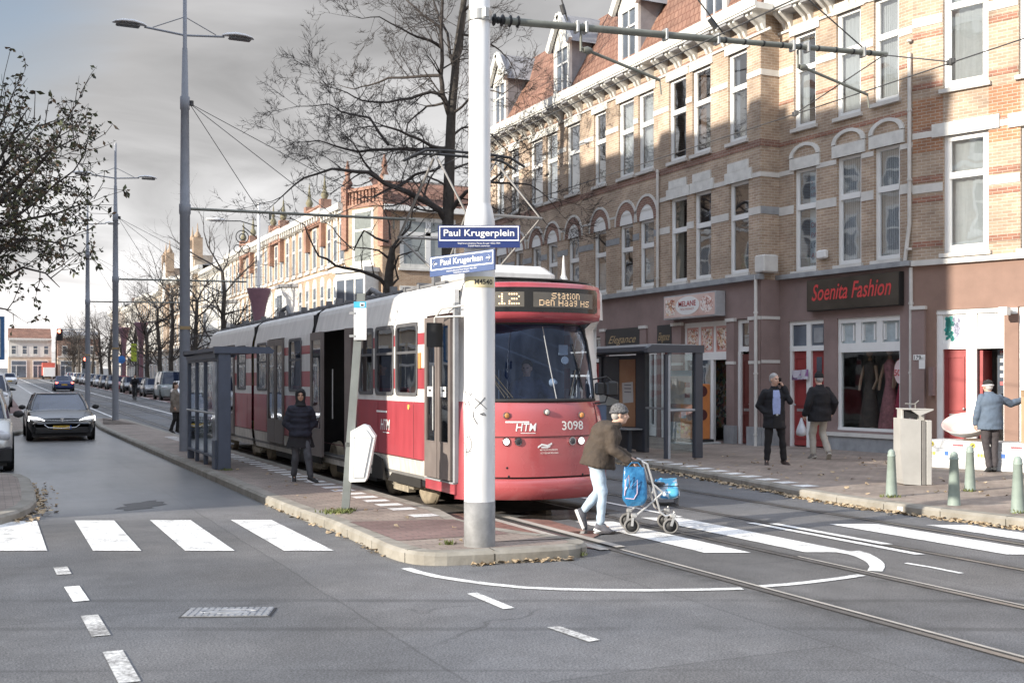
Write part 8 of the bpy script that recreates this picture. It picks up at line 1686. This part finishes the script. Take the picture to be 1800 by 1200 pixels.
    for q in 'lr':
        s_ = MB(); a, t = j['an_'+q], j['toe_'+q]; f = (t - a); f0 = f.normalized(); side = f0.cross(V(0,0,1)).normalized() if abs(f0.z) < .95 else V(0,1,0); up_ = side.cross(f0).normalized(); heel = a - up_*.055 - f0*.05; 
        rg = []
        for u, w, h_ in ((0,.030,.05),(.12,.040,.085),(.35,.040,.085),(.6,.044,.055),(.85,.042,.038),(1,.018,.022)):
            c = heel + f0*(.27*u) - up_*.0; rg.append([c + side*w*math.cos(k*math.pi/6) + up_*(max(-.28, math.sin(k*math.pi/6))*h_) for k in range(12)])
        s_.loft(rg); sh_ = s_.build('shoe', shoes or BLACK, e)
        if sole: 
            s_ = MB(); rg = []
            for u, w in ((-.01,.026),(.1,.044),(.4,.044),(.65,.049),(.88,.045),(1.02,.018)): c = heel + f0*(.27*u) - up_*.02; rg.append([c + side*w + up_*.006, c - side*w + up_*.006, c - side*w - up_*.018, c + side*w - up_*.018])
            s_.loft(rg, sm=False); s_.build('sole', sole, sh_)
    if hair:
        h_ = MB(); h_.ell(H_(-.022,0,.045), (.094,.081,.085), 16, rot=R_); h_.ell(H_(-.055,0,-.005), (.06,.076,.075), 12, rot=R_); flesh('hair', h_, .012, [hair], e, 2)
    if hat:
        h_ = MB(); k = hat.get('k', 'beanie')
        if k == 'beanie': h_.ell(H_(-.020,0,.058), (.108,.092,.088), 18, rot=R_); [h_.tube([H_(-.02+math.cos(a)*.105,math.sin(a)*.088,.036-math.cos(a)*-.012) for a in [i*math.pi/10 for i in range(21)]], .018, 8)]
        elif k == 'peak': h_.ell(H_(-.018,0,.070), (.100,.088,.075), 18, rot=R_); h_.tube([H_(-.01,0,.10), H_(-.02,0,.16), H_(-.02,0,.175)], [.075,.045,.012], 12); [h_.tube([H_(-.018+math.cos(a)*.098,math.sin(a)*.086,.035) for a in [i*math.pi/10 for i in range(21)]], .012, 8)]
        elif k == 'cap': h_.ell(H_(-.022,0,.060), (.104,.088,.068), 18, rot=R_); h_.tube([H_(-.02,0,.06), H_(-.02,0,.115)], [.095,.05], 16)
        flesh('hat', h_, .010, [hat['m']], e, 2)
        if hat.get('band'): q = MB(); q.tube([H_(-.020+math.cos(a)*.103,math.sin(a)*.090,.018) for a in [i*math.pi/10 for i in range(21)]], .014, 8); q.build('hat_band', hat['band'], e)
    if scarf:
        s_ = MB(); s_.ell(H_(-.035,0,.028), (.112,.104,.118), 18, rot=R_); s_.ell(H_(-.035,0,-.05), (.09,.100,.095), 16, rot=R_); s_.tube([H_(-.02,0,-.09), j['nek'] + V(0,0,.0), j['nek'] + V(.02,0,-.07)], [.092,.115,.15], 16, rb=[.088,.10,.12])
        n_ = 16; ring_ = [H_(.036+.022*math.cos(2*a), math.sin(a)*.080, -.012+math.cos(a)*.104) for a in [i*2*math.pi/n_ for i in range(n_+1)]]; s_.tube(ring_, .021, 8); flesh('headscarf', s_, .010, [scarf], e, 2)
    return e
def face_cam(p, off=0.0): return math.atan2(-p[1], -p[0]) + off
HD_R = math.atan2(RT.y, RT.x); HD_F = math.atan2(FW.y, FW.x)
# --- older woman with the walking frame
g = G(1057, 933); OW = Vector((g.x, g.y, 0)); person.slim = True
person('older woman in brown jacket, grey knit hat and light jeans pushing a walking frame', OW, HD_R,
  dict(pel=V(-.06,0,.86), wai=V(-.02,0,1.00), che=V(.06,0,1.17), nek=V(.165,0,1.305), hed=V(.235,0,1.425), sh_l=V(.10,.15,1.25), sh_r=V(.10,-.15,1.25), el_l=V(.17,.19,1.01), el_r=V(.13,-.20,1.00), wr_l=V(.375,.22,.885), wr_r=V(.335,-.22,.872),
   hi_l=V(-.06,.08,.83), hi_r=V(-.06,-.08,.83), kn_r=V(.01,-.08,.47), an_r=V(-.02,-.08,.095), toe_r=V(.14,-.10,.035), kn_l=V(-.03,.08,.47), an_l=V(-.215,.08,.235), toe_l=V(-.155,.09,.085)),
  coat=dict(m=fab('brown_quilt', (.060,.045,.034), bump=.8, bs=14), hem=.79, hemp=V(-.055,0,.79), w=.19, d=.195, sl=1.02), trousers=fab('light_denim', (.42,.52,.62), var=.15, scale=9), shoes=fab('grey_trainer', (.10,.10,.115), var=.5), sole=SW,
  hat=dict(m=mat('speckled_knit', (.05,.05,.055), .95, var=.6, scale=75, bump=.9, bscale=90, col2=(.22,.22,.23))), hair=fab('grey_hair', (.35,.33,.31)), hands=dict(l=(V(.9,-.1,-.35), V(0,0,-1), .95), r=(V(.9,.1,-.35), V(0,0,-1), .95)), head=(0,.05))
person.slim = False
e = thing('walking_frame', 'silver four-wheeled walking frame pushed by the older woman', 'walking frame', tuple(OW), HD_R)
AL = mat('aluminium_tube', (.58,.58,.57), .3, metal=.6, var=.08)
mb = MB()
for y in (-.27, .27):
    mb.tube([(.37,y,.865),(.47,y,.870),(.53,y,.845),(.575,y,.70),(.60,y,.60),(.635,y,.45),(.685,y,.27),(.75,y,.215),(.84,y,.235),(.86,y,.27)], .0135, 8); mb.tube([(.72,y,.50),(.56,y,.36),(.35,y,.185)], .0135, 8); mb.tube([(.60,y,.60),(.72,y,.50)], .0125, 8)
for x, z in ((.60,.60),(.685,.27),(.50,.31)): mb.tube([(x,-.27,z),(x,.27,z)], .011, 7)
mb.build('frame', AL, e)
for y in (-.27, .27):
    mb = MB(); mb.tube([(.345,y,.868),(.46,y,.871)], .020, 8); mb.tube([(.43,y,.855),(.47,y,.81),(.41,y,.80)], .007, 5); mb.build('handle', BLACK, e)
    for x in (.345, .815):
        mb = MB(); mb.lathe([(.070,-.012),(.072,-.022),(.088,-.022),(.096,-.010),(.096,.010),(.088,.022),(.072,.022),(.070,.012)], (x,y,.097), 24, ax='y', caps=False); w = mb.build('wheel', mat('grey_tyre', (.16,.155,.15), .7), e); mb = MB(); mb.lathe([(.0,-.014),(.07,-.012),(.07,.012),(.0,.014)], (x,y,.097), 16, ax='y'); mb.build('hub', BLACK, w)
        mb = MB()
        for q in (-.032,.032): mb.bar((x,y+q,.10),(x+(.045 if x > .5 else .01),y+q*.8,.235 if x > .5 else .20),.012,.03)
        mb.bbox(x-.01,x+.06,y-.035,y+.035,.20,.25,.01); mb.build('fork', AL, w)
mb = MB(); mb.bbox(.55,.76,-.22,.22,.585,.61,.01); mb.build('seat', BLACK, e)
mb = MB()
for z in (.33,.45,.57): mb.tube([(.66,-.2,z),(.92,-.2,z),(.92,.2,z),(.66,.2,z),(.66,-.2,z)], .005, 5)
for k in range(9): y = -.2+k*.05; mb.tube([(.92,y,.57),(.92,y,.33),(.66,y,.33)], .003, 4)
mb.build('basket', BLACK, e)
BAG = mat('blue_plastic_bag', (.012,.125,.33), .25, var=.35, scale=7, bump=.8, bscale=16, col2=(.05,.24,.46))
def bag(name, label, c, r, m, seed, extra=None):
    mb = MB(); n = 28; rg = []
    for i in range(15):
        u = i/14; k = min(1, .62 + u*2.2) if u < .2 else 1.0 - .16*max(0, u-.55)/.45; th_ = min(1, .5 + u*3) * (1 - .75*max(0, u-.35)/.65)
        ring_ = []
        for q in range(n):
            a_ = q*2*math.pi/n; cx, sy = math.cos(a_), math.sin(a_); ex = lambda v: math.copysign(abs(v)**.55, v); p = Vector((ex(cx)*r[0]*k, ex(sy)*r[1]*th_, r[2]*(u*2-1)))
            w_ = mnoise.noise(Vector((p.x*11+seed, p.y*11, p.z*7)))*.022 + abs(mnoise.noise(Vector((p.x*24+seed, p.y*20, p.z*10+3))))*.016; ring_.append(Vector(c) + p*(1 + w_*3) + V(0, 0, .012*math.sin(q*1.3+seed) if i == 14 else 0))
        rg.append(ring_)
    mb.loft(rg); o = thing(name, label, 'bag', tuple(OW), HD_R); mb.build('bag_body', m, o); return o
b1 = bag('shopping_bag', 'large blue plastic shopping bag hanging from the walking frame handle', (.375,-.29,.575), (.145,.075,.225), BAG, 1)
mb = MB(); mb.tube([(.28,-.29,.79),(.34,-.285,.86),(.42,-.285,.86),(.47,-.29,.79)], .007, 6); mb.build('bag_handle', BAG, b1); mb = MB(); mb.tube([(.25,-.362,.47),(.265,-.375,.66),(.30,-.375,.72),(.31,-.378,.56),(.40,-.375,.66),(.40,-.375,.50),(.36,-.37,.43),(.26,-.36,.44)], .007, 5); mb.build('bag_print', mat('pale_pink_print', (.55,.42,.52), .4), b1)
bag('shopping_bag', 'smaller blue and white shopping bag lying in the walking frame basket', (.79,0,.52), (.15,.22,.115), pict('blue_white_bag', [(.04,.25,.55),(.6,.65,.7),(.10,.42,.65),(.03,.18,.42),(.5,.6,.7)], 11), 4)
# --- woman with headscarf on the platform
g = G(528, 846, PH); NAVY = fab('navy_puffer', (.016,.018,.030), var=.3, bump=.7, bs=9)
person('woman in black headscarf, navy puffer jacket and grey jeans walking on the platform', g, face_cam(g, .12),
  dict(wr_l=V(.06,.13,.97), wr_r=V(.06,-.13,.97), el_l=V(-.05,.27,1.11), el_r=V(-.05,-.27,1.11), sh_l=V(0,.165,1.37), sh_r=V(0,-.165,1.37), hi_l=V(0,.095,.93), hi_r=V(0,-.095,.93), kn_l=V(.16,.12,.50), an_l=V(.19,.17,.11), toe_l=V(.31,.26,.07), kn_r=V(.0,-.09,.50), an_r=V(-.17,-.10,.12), toe_r=V(-.03,-.11,.035)), scale=.89, skin=SKIN2,
  coat=dict(m=NAVY, hem=.86, w=.20, d=.165, sl=1.08), puffer=True, trousers=fab('dark_grey_denim', (.075,.078,.088), var=.35, scale=7), shoes=BLACK, sole=SW, scarf=fab('black_scarf', (.012,.012,.013)), skirt=fab('black_skirt', (.014,.013,.015), scale=7), hands=dict(l=(V(.5,-.5,-.6), V(0,-1,0), .6), r=(V(.5,.5,-.6), V(0,1,0), .6)), head=(-.1,0))
p_ = g; mb = MB(); 
# --- man on the phone
g = G(1361, 816, PH); BLKC = fab('black_wool', (.010,.010,.013), var=.3)
person('grey haired man in open black coat and blue shirt, phone at his ear', g, face_cam(g, .30),
  dict(wr_r=V(.04,-.13,.97), el_r=V(-.07,-.29,1.13), el_l=V(.10,.28,1.22), wr_l=V(.035,.165,1.495), kn_l=V(.02,.15,.50), an_l=V(0,.19,.09), toe_l=V(.14,.25,.035), kn_r=V(.02,-.12,.50), an_r=V(0,-.15,.09), toe_r=V(.14,-.19,.035)), scale=1.06,
  coat=dict(m=BLKC, hem=.70, w=.20, d=.14, sl=1.05), trousers=fab('black_trousers', (.012,.011,.012)), shoes=fab('brown_shoe', (.05,.035,.03)), hair=fab('silver_hair', (.36,.35,.34), bump=.6), open_coat=fab('blue_shirt', (.30,.36,.58), var=.12), hands=dict(l=(V(-.10,-.35,.9), V(-.1,-1,0), .7), r=(V(.5,.5,-.6), V(0,1,0), .5)), head=(.45,0))
ph = thing('mobile_phone', 'dark mobile phone held at the ear of the grey haired man', 'phone', tuple(g), face_cam(g, .30)); ph.scale = (1.06,)*3; mb = MB(); mb.obox(V(.02,.100,1.60), V(.25,.05,1), V(1,.4,-.25), V(.4,-1,0), .072, .034, .006); mb.build('handset', BLACK, ph)
# --- man in a black coat walking away with a bag
g = G(1441, 806, PH)
person('man in black coat, knit cap and beige trousers walking away with a plastic bag', g, HD_F + .25,
  dict(kn_r=V(.05,-.09,.52), an_r=V(-.18,-.10,.15), toe_r=V(-.06,-.14,.035), kn_l=V(.12,.10,.50), an_l=V(.08,.10,.10), toe_l=V(.23,.13,.035), el_l=V(-.04,.28,1.13), wr_l=V(.05,.31,.90), el_r=V(-.10,-.28,1.14), wr_r=V(.02,-.28,.93), hed=V(.05,0,1.625)), scale=1.075,
  coat=dict(m=BLKC, hem=.76, w=.23, d=.16, sl=1.15), trousers=fab('beige_trousers', (.42,.385,.33), var=.12), shoes=fab('grey_shoe', (.20,.18,.16)), hat=dict(m=fab('black_knit', (.012,.012,.013)), k='peak'), hair=fab('grey_hair2', (.34,.33,.32)), sole=mat('tan_sole', (.45,.42,.36), .7))
rgt = Matrix.Rotation(HD_F + .25, 3, 'Z'); b = thing('carrier_bag', 'thin white plastic carrier bag held by the man in the black coat', 'bag', tuple(g), HD_F + .25); mb = MB(); n = 14; rg = []
for z, r in ((.50,.05),(.52,.105),(.60,.115),(.70,.085),(.80,.045),(.90,.018)): rg.append([(.08+math.cos(q*2*math.pi/n)*r*1.1*(1+.12*math.sin(q*2.1)), .40+math.sin(q*2*math.pi/n)*r*1.0*(1+.12*math.sin(q*1.3)), z) for q in range(n)])
mb.loft(rg); mb.build('bag_body', mat('thin_white_plastic', (.52,.53,.56), .3, var=.15, scale=9, bump=.6, bscale=20), b)
# --- man in the blue jacket
g = G(1741, 829, PH)
person('man in blue jacket and black cap seen from behind, one arm stretched out', g, HD_F - .05,
  dict(sh_r=V(.02,-.17,1.385), el_r=V(.10,-.41,1.27), wr_r=V(.18,-.66,1.35), el_l=V(-.03,.25,1.14), wr_l=V(.02,.27,.90), hed=V(.05,.04,1.60), nek=V(.02,.02,1.47), kn_l=V(0,.08,.5), kn_r=V(.02,-.08,.5), an_l=V(-.02,.03,.09), an_r=V(.0,-.07,.09), toe_l=V(.14,.04,.035), toe_r=V(.15,-.12,.035)), scale=1.0,
  coat=dict(m=fab('slate_blue_jacket', (.10,.135,.185), var=.12), hem=.80, w=.215, d=.15, sl=1.0), trousers=fab('charcoal_trousers', (.055,.048,.052)), shoes=BLACK, hat=dict(m=fab('black_cap', (.022,.021,.02)), k='cap', band=SW), hair=fab('white_hair', (.5,.48,.46)), hands=dict(r=(V(.1,-1,-.05), V(0,0,-1), .5)), head=(.25,.1))
# --- far pedestrians
g = G(308, 760, PH); person('pedestrian in a beige coat and black tights half hidden by the lamp post', g, HD_R, dict(kn_l=V(.08,.08,.5), an_l=V(.05,.08,.09), an_r=V(-.12,-.08,.12), toe_r=V(.0,-.08,.04)), scale=.94, coat=dict(m=fab('beige_coat', (.20,.17,.14)), hem=.72, w=.19, d=.15), trousers=fab('black_tights', (.012,.012,.012)), hair=fab('dark_hair', (.05,.035,.025)), fine=False)
cy = D(237, 690, 80); zc_ = gz(cy.y); bk = thing('bicycle', 'dark city bicycle ridden down the far street', 'bicycle', (cy.x, cy.y, zc_), H_TO); mb = MB(); mb.tube([(-.5,0,.35),(-.15,0,.85),(.4,0,.85),(.55,0,.35)], .02, 6); mb.tube([(-.5,0,.35),(0,0,.3),(.4,0,.8)], .02, 6); mb.tube([(.42,0,.85),(.36,0,1.08)], .016, 6); mb.tube([(.25,-.28,1.08),(.36,-.1,1.1),(.36,.1,1.1),(.25,.28,1.08)], .014, 6); mb.bbox(-.3,-.05,-.08,.08,.92,.98,.01); mb.tube([(-.15,0,.85),(-.17,0,.94)], .016, 6); mb.build('frame', BLACK, bk)
for x in (-.5, .55): mb = MB(); mb.tube([(x+math.cos(k*math.pi/10)*.33,0,.35+math.sin(k*math.pi/10)*.33) for k in range(21)], .02, 6); [mb.tube([(x,0,.35),(x+math.cos(k*math.pi/4)*.33,0,.35+math.sin(k*math.pi/4)*.33)], .004, 3) for k in range(8)]; mb.build('wheel', BLACK, bk)
person('cyclist in dark clothes riding down the far street', (cy.x, cy.y, zc_), H_TO, dict(pel=V(-.15,0,1.05), wai=V(-.12,0,1.18), che=V(-.02,0,1.38), nek=V(.03,0,1.53), hed=V(.07,0,1.68), sh_l=V(0,.18,1.47), sh_r=V(0,-.18,1.47), el_l=V(.12,.26,1.25), el_r=V(.12,-.26,1.25), wr_l=V(.26,.26,1.12), wr_r=V(.26,-.26,1.12), hi_l=V(-.15,.09,1.02), hi_r=V(-.15,-.09,1.02), kn_l=V(.2,.11,.78), kn_r=V(.1,-.11,.62), an_l=V(.05,.11,.42), an_r=V(0,-.11,.22), toe_l=V(.2,.11,.38), toe_r=V(.15,-.11,.18)), coat=dict(m=BLKC, hem=.95, w=.2, d=.15), trousers=fab('cyclist_trousers', (.02,.02,.022)), hair=fab('dark_hair2', (.04,.03,.025)), fine=False)
# --- tram driver and a passenger
SIT = dict(kn_l=V(.38,.1,.95), kn_r=V(.38,-.1,.95), an_l=V(.38,.1,.52), an_r=V(.38,-.1,.52), toe_l=V(.55,.1,.48), toe_r=V(.55,-.1,.48))
p = S(925, 660, S0 + 1.15); person('tram driver in a dark uniform seen through the windscreen', (p.x, p.y, .42), H_TO, dict(SIT, sh_l=V(0,.2,1.42), el_l=V(.2,.3,1.2), wr_l=V(.42,.2,1.15), el_r=V(.2,-.3,1.2), wr_r=V(.42,-.2,1.15)), scale=.98, coat=dict(m=fab('uniform', (.09,.11,.16)), hem=.9), trousers=BLACK, hair=fab('driver_hair', (.03,.022,.02)), fine=False, head=(-.7,0))
p = T(672, 665, XL+.42); person('passenger with dark hair behind the middle tram window', (p.x, p.y, .55), H_TO, dict(SIT), scale=.92, skin=SKIN2, coat=dict(m=fab('plum_coat', (.09,.05,.07)), hem=.9), trousers=BLACK, hair=fab('passenger_hair', (.02,.015,.015)), fine=False, head=(-1.2,0))
